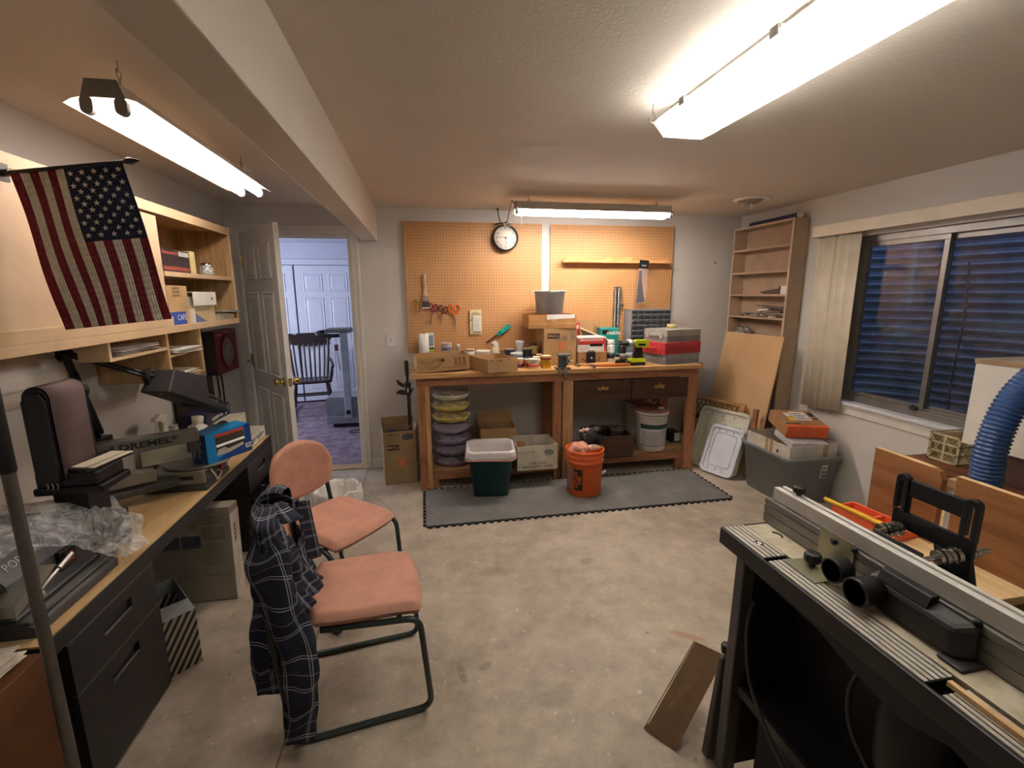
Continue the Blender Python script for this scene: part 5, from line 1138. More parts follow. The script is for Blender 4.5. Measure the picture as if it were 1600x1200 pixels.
# ------------------------------------------------------------------ scroll saw
SG = plain('#77736c', .45, .2); SG2 = plain('#8b857a', .45, .2); SD = plain('#3e3d3c', .5)
ss = thing('scroll_saw', 'grey bench scroll saw with long arm and round table on the desk', 'scroll saw', (-1.22, 2.55, DT), 0, world=True)
d2 = Vector((.83,.56,0)).normalized(); R_ = Vector((-1.455, 2.262, 0)); up = Vector((0,0,1)); nn = Vector((d2.y, -d2.x, 0))
def armbox(mb, a, b, zA0, zA1, zB0, zB1, w):
    pa, pb = R_ + d2*a, R_ + d2*b
    mb.hexa([pa-nn*w+up*zA0, pa+nn*w+up*zA0, pb+nn*w+up*zB0, pb-nn*w+up*zB0, pa-nn*w+up*zA1, pa+nn*w+up*zA1, pb+nn*w+up*zB1, pb-nn*w+up*zB1])
m = M(); armbox(m, -.03, .40, .845, .925, .855, .915, .028); part('upper_arm', m, SG, ss, bevel=.006)
m = M(); armbox(m, -.03, .06, .75, .845, .75, .845, .028); part('rear_column', m, SG, ss, bevel=.004)
m = M(); armbox(m, -.03, .21, .70, .775, .70, .755, .03); part('lower_arm', m, SG2, ss, bevel=.006)
m = M(); armbox(m, -.06, .30, .655, .685, .655, .685, .045); armbox(m, -.05, .02, DT, .655, DT, .655, .045); part('base_rail', m, SD, ss, bevel=.004)
pm = R_ + d2*.19 + nn*.0285 + up*.886
lettering('DREMEL', .040, BLACK, ss, Matrix.Translation(-ss.location) @ frame(pm, d2, nn), sx=1.35, bold=.0012)
for a, z in ((.07,.895),(.05,.735),(.30,.895)):
    p = R_ + d2*a + nn*.028 + up*z; part('bolt', M().cyl(p, p+nn*.005, .009, n=12), SD, ss)
m = M(); p = R_ + d2*.375; m.cyl(p+up*.76, p+up*.86, .003, n=8); part('saw_blade', m, STEEL, ss); m = M(); armbox(m, .35, .395, .80, .855, .80, .855, .018); part('blade_holder', m, SD, ss, bevel=.003)
m = M(); m.lathe([(0,.0),(.15,0),(.152,.004),(.152,.009),(.150,.011),(0,.011)], (-1.19, 2.60, .704), 48); part('round_table', m, plain('#8e8a83', .35, .6), ss, bevel=.001)
m = M(); m.prism([(-1.30,.705),(-1.30,.62),(-1.10,.62),(-1.10,.705)], 2.60, 2.72, 'xz'); m.box(-1.35, -1.10, 2.44, 2.70, .635, .703); part('motor_housing', m, SG2, ss, bevel=.008)
m = M(); m.box(-1.37, -1.09, 2.43, 2.71, DT, .634); part('base_foot', m, SD, ss, bevel=.004)
m = M(); m.box(-1.31, -1.15, 2.4372, 2.4398, .662, .682); part('dark_label', m, plain('#3d2c26', .5), ss)
m = M(); m.box(-1.0995, -1.096, 2.46, 2.68, .637, .70); part('side_panel', m, SD, ss); part('red_switch', M().box(-1.096, -1.084, 2.60, 2.63, .65, .675), plain('#a81f38', .4), ss, bevel=.002)
m = M(); m.tube(smooth_path([(-1.094,2.50,.69),(-1.07,2.49,.66),(-1.075,2.52,.63),(-1.07,2.56,.655),(-1.094,2.57,.66)],6), .005, 6); part('lead_wire', m, plain('#b09a86', .5), ss)
m = M(); m.cbox((0,0,.065),(.20,.004,.13),(-.12,0,.58)); one('paper_sheet', m, plain('#cfc6ac', .7), 'pale sheet of paper standing behind the round saw table', 'paper', loc=(-1.33, 2.585, .7157))
# blue product box on the saw table
bb = thing('blue_product_box', 'bright blue window box standing on the round saw table', 'box', (-1.07, 2.645, .7157), math.radians(58)); bb.location = (-1.078, 2.632, .7157)
BL = plain('#1f86c9', .35, var=.06); BL2 = plain('#123f86', .35)
m = M(); L, Wd, Hh = .255, .115, .155; a, b = L/2, Wd/2
m.box(-a, a, -b+.004, b, 0, Hh)
m.box(-a, -a+.05, -b, -b+.004, 0, Hh); m.box(a-.04, a, -b, -b+.004, 0, Hh); m.box(-a+.05, a-.04, -b, -b+.004, 0, .028); m.box(-a+.05, a-.04, -b, -b+.004, Hh-.012, Hh); part('box_body', m, BL, bb)
part('window', M().box(-a+.05, a-.04, -b+.0035, -b+.0042, .028, Hh-.012), plain('#4a443f', .2), bb)
m = M(); m.prism([(-a+.05,.125),(a-.04,.128),(a-.04,.143),(-a+.05,.143)], -b+.0005, -b+.003, 'xz'); part('red_header', m, plain('#c0452e', .4), bb)
m = M(); m.cyl((-a+.052,-b+.002,.078),(a-.042,-b+.002,.083),.0075); part('white_rod', m, WHITE, bb)
m = M(); m.prism([(-a+.05,.03),(a-.04,.03),(a-.05,.062),(-a+.12,.05),(-a+.10,.066),(-a+.06,.06)], -b+.001, -b+.0032, 'xz'); part('white_product', m, plain('#bdb7ac', .4), bb)
m = M(); m.prism([(-a+.05,.0),(a,.0),(a,Hh),(a-.035,Hh),(a-.04,.05),(-a+.08,.022)], -b-.0006, -b, 'xz'); part('navy_swoosh', m, BL2, bb)
part('navy_end', M().box(-a-.0006, -a, -b+.002, b-.012, .0, Hh-.006), BL2, bb); lettering('Zyliss', .042, plain('#d9dde6', .5), bb, frame((-a-.0008, -.004, .075), (0,0,-1), (-1,0,0)))
lettering('EZ', .032, WHITE, bb, frame((a-.022, -b-.0008, .035), (1,0,0), (0,-1,0)), bold=.001)
# ------------------------------------------------------------------ swing-arm lamp
la = thing('swing_arm_lamp', 'black swing-arm desk lamp with long hood bracketed to the left wall', 'lamp', (-1.512, 2.36, .90), 0, world=True)
m = M(); m.box(-1.517,-1.505,2.32,2.42,.86,.96); m.cyl((-1.49,2.37,.88),(-1.49,2.37,.95),.018); m.cbox((-1.48,2.385,.905),(.04,.09,.03)); part('wall_bracket', m, BLACK, la)
B0, E0, E1 = Vector((-1.475,2.375,.945)), Vector((-1.42,2.165,1.335)), Vector((-1.181,2.251,1.221))
def two_bars(mb, a, b, gap, r):
    d = (b-a).normalized(); o = d.cross(Vector((1,.3,0))).normalized()*gap
    mb.cyl(a+o, b+o, r, n=8); mb.cyl(a-o, b-o, r, n=8)
m = M(); two_bars(m, B0, E0, .02, .0075); m.cyl(B0, B0+(E0-B0)*.75, .016); part('lower_arm', m, BLACK, la)
m = M(); m.cyl(E0+Vector((0,-.02,0)), E0+Vector((0,.02,0)), .02); m.bar(E0+Vector((-.01,-.03,-.03)), E0+Vector((0,.02,.03)), .03, .012); part('elbow', m, BLACK, la)
m = M(); two_bars(m, E0, E1, .022, .0065); part('upper_arm', m, BLACK, la)
m = M(); m.cbox(E1, (.02,.05,.055), (.3,0,0)); m.cyl(E1, E1+Vector((.03,.08,-.035)), .012); m.cyl(E1+Vector((0,.02,.02)), E1+Vector((.02,.06,-.01)), .006); part('knuckle', m, BLACK, la)
m = M()
m.hexa([(-1.200,2.209,1.155),(-1.079,2.195,1.155),(-1.042,2.474,1.025),(-1.198,2.492,1.039),(-1.190,2.297,1.239),(-1.088,2.288,1.239),(-1.060,2.511,1.169),(-1.190,2.520,1.169)])
part('lamp_hood', m, BLACKSAT, la, bevel=.006)
m = M(); m.hexa([(-1.181,2.455,1.035),(-1.051,2.455,1.025),(-1.051,2.697,.932),(-1.144,2.697,.932),(-1.181,2.474,1.095),(-1.060,2.474,1.090),(-1.051,2.716,.969),(-1.135,2.716,.969)]); part('hood_front', m, BLACKSAT, la, bevel=.02)
m = M(); m.tube([(-1.111+.042*cos(q)+.01*sin(q), 2.595+.112*sin(q), 1.043-.051*sin(q)) for q in [2*PI*k/24 for k in range(24)]], .007, 8, 0, True); part('rim_ring', m, DGREY, la)
m = M(); m.hexa([(-1.139,2.511,1.074),(-1.088,2.511,1.074),(-1.083,2.669,1.001),(-1.116,2.678,.997),(-1.139,2.511,1.078),(-1.088,2.511,1.078),(-1.083,2.669,1.005),(-1.116,2.678,1.001)]); part('lens_plate', m, plain('#8d9499', .15), la)
# ------------------------------------------------------------------ belt sander and plastic sheet
bs = thing('belt_sander', 'black and grey upright belt sander with brown belt on the near end of the desk', 'sander', (-1.30, 1.62, DT), 0, world=True)
GR = plain('#4f5053', .45, .2)
m = M(); m.prism([(-1.50,DT+.0005),(-1.115,DT+.0005),(-1.115,DT+.03),(-1.16,DT+.05),(-1.50,DT+.05)], 1.40, 1.77, 'xz'); part('base_plate', m, GR, bs, bevel=.006)
m = M(); m.prism([(-1.48,DT+.05),(-1.165,DT+.05),(-1.17,.765),(-1.22,.835),(-1.48,.84)], 1.41, 1.75, 'xz'); part('motor_body', m, plain('#56575a', .42, .2), bs, bevel=.012)
lettering('PORTER-CABLE', .034, plain('#c9c7c2', .5), bs, Matrix.Translation(-bs.location) @ frame((-1.1935, 1.56, .80), (0,1,0), (.07,0,.05)))
m = M(); m.box(-1.172,-1.156,1.585,1.655,.70,.765); part('switch_box', m, BLACK, bs, bevel=.004); part('red_switch', M().box(-1.157,-1.148,1.605,1.635,.72,.75), plain('#a83a34', .4), bs, bevel=.003)
m = M(); m.box(-1.165,-1.155,1.40,1.74,.665,.672); m.box(-1.15,-1.125,1.40,1.74,DT+.045,DT+.052); part('base_strip', m, plain('#8c8b89', .3, .6), bs)
# lever parts at the near end
m = M(); m.cyl((-1.14,1.43,.70),(-1.14,1.60,.745),.006); m.cyl((-1.14,1.55,.732),(-1.14,1.61,.748),.009); part('lever', m, STEEL, bs)
m = M(); m.prism([(1.36,.70),(1.47,.74),(1.52,.765),(1.50,.775),(1.36,.735)], -1.18, -1.12, 'yz'); m.ball((-1.13,1.45,.705),.018,12); part('work_rest', m, plain('#a6a39b', .35, .7), bs)
m = M(); m.cyl((-1.33,1.405,.76),(-1.33,1.385,.76),.10,n=32); m.box(-1.46,-1.16,1.33,1.40,.695,.705); part('sanding_disc', m, BLACK, bs)
BK = plain('#17161a', .35); BELT = plain('#6e5a5a', .85, bump=.25, bscale=300)
m = M(); m.box(-1.26,-1.16,1.752,1.86,DT+.01,.90); part('stand_neck', m, BK, bs); m = M(); m.box(-1.305,-1.10,1.735,1.90,.898,.925); m.box(-1.295,-1.115,1.74,1.89,.925,.972); part('belt_stand', m, BK, bs, bevel=.006)
def stadium(w, y0, y1, n=12):
    return [(-w+0,0)]
zt, zb, xa, xb, r_ = 1.272, .95, -1.280, -1.203, .0385
prof = [(xb, zb), (xb, zt-r_)] + [((xa+xb)/2 + r_*cos(q), zt-r_+r_*sin(q)) for q in [PI*k/14 for k in range(1, 14)]] + [(xa, zt-r_), (xa, zb)]
m = M(); n = len(prof); m.add([(x, 1.735, z) for x, z in prof] + [(x, 1.895, z) for x, z in prof], [(i, i+1, n+i+1, n+i) for i in range(n-1)], 0, True); part('sanding_belt', m, BELT, bs, solid=.002, label='brown sanding belt')
in_ = [(x*1+(.004 if x < -1.2415 else -.004), z-(.004 if z > zt-r_ else 0)) for x, z in prof]
m = M(); m.prism(in_[::-1], 1.728, 1.737, 'xz'); m.prism(in_[::-1], 1.7375, 1.90, 'xz'); m.prism([(x+.0, z) for x, z in [(xb-.006,.95),(xb-.006,1.225),(xb-.02,1.25),(xb-.057,1.25),(xb-.071,1.225),(xb-.071,.95)]][::-1], 1.718, 1.728, 'xz'); part('belt_frame', m, BK, bs, bevel=.003)
m = M(); m.cyl((-1.24,1.90,1.225),(-1.24,1.925,1.225),.036); m.cyl((-1.24,1.9,1.0),(-1.24,1.915,1.0),.03); m.box(-1.275,-1.205,1.9,1.912,.95,1.22); part('rear_cover', m, BK, bs, bevel=.004)
m = M()
m.prism([(-1.27,1.765),(-1.14,1.735),(-1.105,1.93),(-1.20,1.95)], .970, .984, 'xy'); part('work_table', m, BK, bs, bevel=.002)
m = M(); m.prism([(-1.205,1.768),(-1.152,1.756),(-1.122,1.925),(-1.175,1.937)], .9843, .9855, 'xy'); m.prism([(-1.145,1.752),(-1.120,1.746),(-1.092,1.918),(-1.115,1.923)], .9843, .9855, 'xy'); part('table_plate', m, plain('#cfc4ae', .4), bs)
m = M()
for k in range(3): m.tube(arc((-1.27+.014*k,1.731,.935),.018,.3,2.2,8,(0,0,1),(1,0,0)), .003, 6)
part('spring', m, STEEL, bs)
one('angle_bracket', M().box(-1.235,-1.165,1.945,1.957,DT,.75).box(-1.235,-1.165,1.90,1.945,.738,.75), BLACK, 'black angle plate standing behind the plastic sheet on the desk', 'bracket', bevel=.002)
t = NT('poly_sheet'); t.t.nodes.remove(t.b); tr = t.n('ShaderNodeBsdfTransparent'); g_ = t.n('ShaderNodeBsdfPrincipled', i={'Base Color': (.8,.8,.81,1), 'Roughness': .16, 'Specular IOR Level': .9}); mx = t.n('ShaderNodeMixShader')
v = t.coord(); nz = t.noise(v, 16, 4, .6, 2.2); bp = t.n('ShaderNodeBump', i={'Strength': .9, 'Distance': .02}); t.l(nz, bp.inputs['Height']); t.l(bp.outputs[0], g_.inputs['Normal'])
t.l(t.ramp(nz, [(.32, (.2,)*3+(1,)), (.68, (.62,)*3+(1,))]), mx.inputs[0]); tr.inputs[0].default_value = (.93,.93,.95,1)
t.l(tr.outputs[0], mx.inputs[1]).l(g_.outputs[0], mx.inputs[2]).l(mx.outputs[0], t.out.inputs[0]); POLY = t.m
m = M(); hp = [(-1.49,.846),(-1.40,.85),(-1.30,.852),(-1.225,.848),(-1.165,.80),(-1.14,.74),(-1.128,.68),(-1.105,.625)]
def f(u, v):
    # u runs along the desk, v from the wall over the body and down its front
    k = v*(.50+.50*min(1, max(0, (u-.18)/.55))**1.2)*(len(hp)-1); i = min(int(k), len(hp)-2); q = k-i
    x = hp[i][0]*(1-q)+hp[i+1][0]*q; z = hp[i][1]*(1-q)+hp[i+1][1]*q
    y = 1.37+.55*u - .10*v*max(0, u-.6)
    wz = .009*sin(17*u+5*v)+.007*sin(25*v+9*u)+.004*sin(41*u-19*v)
    if u > .72: z -= (u-.72)*.28*(1-v*.8); x += (u-.72)*.12*v
    return (x+abs(wz)*.9+.010, y+.012*sin(18*v+7*u), z+abs(wz)*.9+.012)
m.grid(f, 44, 40); one('plastic_sheet', m, POLY, 'crumpled clear plastic bag draped over the sander body', 'plastic bag')
# ------------------------------------------------------------------ near the camera, lower left
p_ = thing('metal_stand', 'thin grey metal post with black cap at the left edge in front of the desk', 'stand', (-.862, 1.10, 0))
part('post', M().cyl((0,0,.02),(0,0,1.205),.0118,n=20), plain('#6f6b66', .38, .7), p_); part('cap', M().lathe([(.0135,1.20),(.0145,1.205),(.0145,1.40),(.012,1.41),(0,1.41)], n=18), BLACK, p_); part('foot', M().lathe([(0,0),(.11,0),(.11,.01),(.03,.022),(0,.022)], n=28), DGREY, p_)
t = thing('brown_carton', 'large brown carton at the near end of the desk with papers on it', 'box', (-1.285, 1.14, 0)); part('carton_body', M().box(-.225,.225,-.2,.2,0,.60), plain('#6a3f1f', .8, var=.1), t, bevel=.003); part('flap_edge', M().box(-.225,.226,-.2025,-.2002,.36,.366), plain('#a8764a', .8), t)
papers('fan of white papers lying on the large brown carton', -1.47, -1.10, 1.0, 1.32, .601, 8, 5, '#d8d0c0')
# under the desk
t = thing('white_carton', 'large flat white printed carton standing under the desk', 'box', (-1.21, 2.47, 0), (-.06, 0, -.02)); part('carton_body', M().box(-.20,.20,-.05,.05,0,.50), plain('#8f8574', .8, var=.05), t, bevel=.003); part('white_side', M().box(.2002,.2015,-.05,.05,.0,.46), plain('#c9c3b6', .7), t)
m = M()
for k in range(14): m.box(-.18,.02-.04*((k*5) % 4)/3,-.0512,-.0502,.12+k*.013,.124+k*.013)
part('printed_text', m, plain('#6b6255', .8), t); m = M()
for k in range(10): m.box(.06,.17-.03*((k*3) % 4)/3,-.0512,-.0502,.20+k*.012,.2035+k*.012)
part('printed_text', m, plain('#6b6255', .8), t); m = M()
for k in range(3): m.box(.05,.165,-.0512,-.0502,.42+k*.015,.424+k*.015)
part('printed_text', m, plain('#6b6255', .8), t); m = M(); m.box(.05,.18,-.0512,-.0502,.14,.143); part('printed_text', m, plain('#6b6255', .8), t)
for q in (-.09, .01): part('printed_picture', M().prism(rrect(.09,.065,.01,3,q,.327), -.0512, -.0502, 'xz'), plain('#3b3d48', .7, var=.6, scale=40), t)
part('printed_square', M().prism(rrect(.05,.05,.004,2,.02,.41), -.0512, -.0502, 'xz'), plain('#7e7362', .8), t); part('printed_panel', M().box(.06,.17,-.0511,-.0502,.33,.40), plain('#7e7362', .8), t)
m = M()
for i in range(9): m.box(.2016,.2022,-.02,.0,.30+i*.012,.304+i*.012+.004*(i % 2))
part('side_text', m, INK, t)
gb = thing('striped_gift_bag', 'open paper gift bag with brown and white diagonal stripes beside the near file cabinet', 'gift bag', (-1.115, 2.02, 0), math.radians(43))
t = NT('diagonal_stripes'); v = t.coord(); X, Y, Z = t.sep(v); q = t.math('GREATER_THAN', t.math('FRACT', t.math('MULTIPLY', t.math('ADD', t.math('MULTIPLY', Z, .62), t.math('ADD', t.math('MULTIPLY', X, -1), t.math('MULTIPLY', Y, -1))), 33)), .5)
z_ = t.math('LESS_THAN', Z, .255); STR = t.fin(t.mix(q, '#3b2f2c', '#c9c2b6'), .6)
PLB = plain('#8c9190', .6)
m = M(); a, b, h = .062, .10, .255
for (x0, x1, y0_, y1_) in ((-a, a, -b, -b+.002), (-a, a, b-.002, b), (-a, -a+.002, -b+.002, b-.002), (a-.002, a, -b+.002, b-.002)): m.box(x0, x1, y0_, y1_, .002, h)
m.box(-a, a, -b, b, 0, .002); part('bag_wall', m, STR, gb)
m = M(); m.add([(-a,-b,h),(a,-b,h),(a,b,h),(-a,b,h),(-a-.004,-b+.02,h+.055),(a-.012,-b+.035,h+.04),(a-.006,b+.004,h+.07),(-a-.004,b+.004,h+.07)], [(0,1,5,4),(1,2,6,5),(2,3,7,6),(3,0,4,7)]); part('folded_top', m, PLB, gb, solid=.002)
wbk = thing('white_bin', 'small white waste bin lined with a crumpled bag behind the far pink chair', 'trash bin', (-.60, 3.06, 0)); part('bin_body', M().lathe([(0,0),(.105,0),(.13,.28),(.137,.285),(.13,.29),(.102,.006),(0,.006)], n=30), WHITE, wbk)
ln2 = thing('bin_liner', 'crumpled white bag lining the small bin behind the far pink chair', 'bin liner', (-.60, 3.06, 0)); m = M()
def f(u, v):
    a = 2*PI*u; w_ = .012*sin(9*a)+.008*sin(17*a+2); prof = [(.098,.12),(.118,.22),(.128,.30),(.145,.315),(.150,.27),(.152,.20)]; k = v*5; i = min(int(k), 4); q = k-i
    r = prof[i][0]*(1-q)+prof[i+1][0]*q + w_*v; return (r*cos(a), r*sin(a), prof[i][1]*(1-q)+prof[i+1][1]*q + .012*sin(7*a+1)*v)
m.grid(f, 72, 12); part('film', m, plain('#e6e3dc', .4), ln2, solid=.0012)
# ------------------------------------------------------------------ flag
fp = thing('flag_pole', 'dark wooden flag staff with spear tip sticking out from the overhead cabinet', 'flag pole', (-1.19, 1.70, 1.911), 0, world=True)
part('staff', M().cyl((-1.1915,1.70,1.911),(-.862,1.70,1.957),.0055,n=12), plain('#2e2623', .4), fp)
m = M(); d = Vector((.333,0,.046)).normalized(); a = Vector((-.868,1.70,1.9565)); m.tube([a, a+d*.008, a+d*.02, a+d*.045], [.004,.010,.011,.002], 10); part('spear_tip', m, plain('#4a433d', .4, .3), fp)
m = M(); m.box(-1.192,-1.182,1.68,1.72,1.89,1.94); m.cyl((-1.185,1.70,1.912),(-1.165,1.70,1.9145),.010); part('bracket', m, plain('#2e2623', .4), fp)
fl = thing('american_flag', 'small stars and stripes flag hanging flat from the staff before the cabinet', 'flag', (-1.01, 1.70, 1.455), 0, world=True)
TL, TR, BL_, BR = Vector((-1.164,0,1.911)), Vector((-.866,0,1.953)), Vector((-1.101,0,1.456)), Vector((-.797,0,1.486))
def flagpt(u, v, off=0):   # u 0..1 along the staff, v 0..1 downwards
    p = (TL*(1-u)+TR*u)*(1-v) + (BL_*(1-u)+BR*u)*v
    bow = .010*sin(PI*u*2.2+.6)*(.25+.75*v) + .006*sin(5*u+7*v); return Vector((p.x, 1.70+bow-.006+off, p.z))
FR, FW, FB = plain('#7e1626', .8, var=.1), plain('#ddd8cb', .8, var=.05), plain('#1c2442', .8, var=.12)
m = M(); NU, NV = 39, 24
for j in range(NV):
    for i in range(NU):
        u0, u1, v0, v1 = i/NU, (i+1)/NU, j/NV, (j+1)/NV
        st = int(i/3); col = 0 if st % 2 == 0 else 1
        if i >= 18 and j < 11: col = 2
        m.add([flagpt(u0,v0), flagpt(u1,v0), flagpt(u1,v1), flagpt(u0,v1)], [(0,3,2,1)], col, True)
part('cloth', m, [FR, FW, FB], fl, solid=.001)
m = M()
cu0, cv1 = 18/39, 11/24
for r in range(11):
    # columns of stars run down the canton
    for c in range(9):
        if (r+c) % 2: continue
        u = cu0 + (c+1)/10*(1-cu0); v = (r+1)/12*cv1
        p = flagpt(u, v, -.0016); rr2 = .0095; ang0 = PI/2
        pts = [(p.x + (rr2 if k % 2 == 0 else rr2*.4)*cos(ang0+k*PI/5), p.y, p.z + (rr2 if k % 2 == 0 else rr2*.4)*sin(ang0+k*PI/5)) for k in range(10)]
        m.add(pts + [(p.x, p.y, p.z)], [(k, (k+1) % 10, 10) for k in range(10)])
part('stars', m, FW, fl)
# ------------------------------------------------------------------ chairs
PINK = plain('#c8937e', .85, var=.07, scale=12, bump=.2, bscale=350); FRAME = plain('#3a4440', .32, .3, var=.05)
def cushion(mb, fn, T, edge, n=26):
    """padded slab: fn(u,v) gives (p, normal); rounded rim"""
    top = []
    for s_ in (1, -1):
        def g(u, v, s_=s_):
            uu_, vv_ = u*2-1, v*2-1
            p, nrm = fn(u, v); k = min(1, (1-max(abs(uu_), abs(vv_)))/edge); h = math.sqrt(max(0, 1-(1-k)**2))
            return p + nrm*(s_*T/2*h)
        b = len(mb.v); mb.grid(g, n, n)
        if s_ < 0:
            for i in range(len(mb.f)-n*n, len(mb.f)): mb.f[i] = mb.f[i][::-1]
    return mb
def sq2disc(u, v):
    x, y = u*2-1, v*2-1; return x*math.sqrt(1-y*y/2), y*math.sqrt(1-x*x/2)
def make_chair(label, loc, rot, group):
    c = thing('stacking_chair', label, 'chair', loc, rot, group)
    def seat(u, v):
        x, y = u*2-1, v*2-1
        X = -.205+.42*u; w = .205*(1-.10*(1-u)**2 - .05*u**4); 
        # rounded corners
        cx = 1-.10*abs(y)**4 if x > 0 else 1-.16*abs(y)**3
        X = .005 + (X-.005)*cx
        Z = .432+.012*(1-u)-.028*max(0, u-.72)**1.5*6*.5 - .012*(1-y*y)*(1-x*x)
        return Vector((X, w*y, Z)), Vector((0,0,1))
    part('seat', cushion(M(), seat, .055, .16), PINK, c)
    def back(u, v):
        x, y = u*2-1, v*2-1
        dx, dy = sq2disc(u, v); Yb = .185*dx; zz = dy
        Zb = .655 + (.155*zz if zz > 0 else .145*zz*(1-.0))
        # flattened lower rim: half-moon outline
        if zz < 0: Zb = .655-.145*abs(zz)**.8; Yb = .185*(dx if abs(dx) > 0 else 0)*(1+.12*abs(zz))
        X = -.262 - .10*(Zb-.52) + .045*(Yb/.185)**2*.6
        return Vector((X, Yb, Zb)), Vector((1,0,.10)).normalized()
    part('backrest', cushion(M(), back, .045, .18), PINK, c)
    for s_ in (-1, 1):
        y = s_*.208
        pth = rounded([(-.15, y*.80, .402), (.19, y, .398), (.222, y, .0125), (-.262, y*1.02, .0125), (-.285, y*.98, .30), (-.318, y*.86, .62)], .05, 6)
        part('side_frame', M().tube(pth, .0115, 12), FRAME, c)
        m = M(); m.lathe([(0,0),(.0125,0),(.0125,.01),(0,.012)], n=12); m.xf(Matrix.Translation((-.318, y*.86, .618))); part('end_cap', m, BLACK, c)
        m = M(); m.tube([(-.315, y*.86, .60), (-.30, y*.80, .60)], .008); part('back_bracket', m, FRAME, c)
    m = M(); m.cyl((-.10,-.165,.400),(-.10,.165,.400),.0105,n=10); part('cross_tube', m, FRAME, c)
    m = M(); m.cyl((.12,-.19,.400),(.12,.19,.400),.0105,n=10); part('cross_tube', m, FRAME, c)
    return c
c1 = make_chair('pink stacking chair with a plaid shirt over its back', (-.272, 1.735, 0), math.radians(7.5), 'pink stacking chairs')
again(c1, (-.462, 2.325, 0), math.radians(-40), 'pink stacking chair with bare rounded back standing behind the shirt chair', 'pink stacking chairs')
# ------------------------------------------------------------------ plaid shirt over the near chair's back
t = NT('plaid'); uvn = t.n('ShaderNodeUVMap'); uvn.uv_map = 'UVMap'
sx = t.n('ShaderNodeSeparateXYZ'); t.l(uvn.outputs[0], sx.inputs[0])
def lines(co, off, sp, w):
    f_ = t.math('ABSOLUTE', t.math('SUBTRACT', t.math('FRACT', t.math('ADD', t.math('DIVIDE', co, sp), off)), .5)); return t.math('LESS_THAN', f_, w/sp)
U, V = sx.outputs[0], sx.outputs[1]; sp = .078
L1 = t.math('MAXIMUM', lines(U, 0, sp, .0011), lines(U, .09, sp, .0010)); L2 = t.math('MAXIMUM', lines(V, 0, sp, .0011), lines(V, .09, sp, .0010))
L3 = t.math('MAXIMUM', lines(U, .5, sp*2, .001), lines(V, .5, sp*2, .001))
base = t.mix(t.math('MULTIPLY', lines(U, .3, sp, .014), .5), '#1a2036', '#10131f'); base = t.mix(t.math('MULTIPLY', lines(V, .3, sp, .014), .5), base, '#10131f')
c_ = t.mix(t.math('MULTIPLY', t.math('MAXIMUM', L1, L2), .85), base, '#aab0bb'); c_ = t.mix(t.math('MULTIPLY', L3, .6), c_, '#b98f86')
PLAID = t.fin(c_, .85)
sh = thing('plaid_shirt', 'navy plaid shirt draped over the back of the near pink chair', 'shirt', (-.272, 1.735, 0), math.radians(7.5))
def cloth(name, fn, nu, nv, su, sv, skip=None, uo=0, vo=0):
    m = M(); vs = []; uv = []
    for j in range(nv+1):
        for i in range(nu+1):
            vs.append(tuple(fn(i/nu, j/nv))); uv.append((uo+su*i/nu, vo+sv*j/nv))
    fs = [(j*(nu+1)+i, j*(nu+1)+i+1, (j+1)*(nu+1)+i+1, (j+1)*(nu+1)+i) for j in range(nv) for i in range(nu) if not (skip and skip((i+.5)/nu, (j+.5)/nv))]
    m.add(vs, fs, 0, True)
    return part(name, m, PLAID, sh, solid=.0022, uv=uv)
BX = -.262     # backrest line in the chair's frame
def body(u, v):
    # u: 0 front centre .. around near side (-y), back, far side .. 1 front centre
    a = 2*PI*u; fx_, fy_ = cos(a), -sin(a)
    k_ = min(1, max(0, (fx_+.25)/.6)); hem = .235 + (.462-.235)*k_ + .02*sin(3*a+1)*(1-k_)
    s_ = min(1, v/.13); e_ = math.sin(s_*PI/2)
    wid = .062 + (.196-.062)*e_; dep = .045+.010*e_+(.018*v if fx_ < 0 else .004)
    z = .838 - .030*s_**2.2 - (.808-hem)*max(0, (v-.13)/.87)**.96
    sag = (.010*sin(7*a+9*v)+.008*sin(13*a-6*v)+.006*sin(23*a+15*v))*min(1, v*2.2)
    x = BX - .10*(max(z, .45)-.52)*.9 + fx_*dep + sag*.9*fx_ - .004
    y = fy_*(wid - .012*v + sag)
    if fx_ > .3 and z < .56: x += .05*(.56-z)/.1*fx_
    return (x, y, z)
cloth('shirt_body', body, 90, 44, .95, .66, lambda u, v: min(u, 1-u) < (.15-.26*v) )
def sleeve(path, r0_, r1_, flat, name, uo):
    P = smooth_path(path, 8); n = len(P)-1
    def f(u, v):
        k = v*n; i = min(int(k), n-1); q = k-i; p = P[i]*(1-q)+P[i+1]*q; a = 2*PI*u; r = (r0_+(r1_-r0_)*v)*min(1, .30+v*4.5)
        w_ = 1+.10*sin(3*a+14*v)+.07*sin(5*a-23*v)
        return (p.x + r*cos(a)*w_, p.y + flat*r*sin(a)*w_, p.z + .012*sin(a*2+18*v))
    cloth(name, f, 28, 44, .30, .66, None, uo, .02)
sleeve([(BX-.03,-.155,.785),(BX-.02,-.195,.70),(BX+.005,-.212,.55),(BX+.045,-.225,.38),(BX+.045,-.248,.22),(BX+.025,-.262,.075)], .066, .048, .55, 'sleeve', .01)
sleeve([(BX-.03,.15,.785),(BX-.05,.18,.70),(BX-.075,.15,.55),(BX-.085,.03,.40),(BX-.085,-.06,.27),(BX-.075,-.11,.16)], .066, .046, .6, 'sleeve', .03)
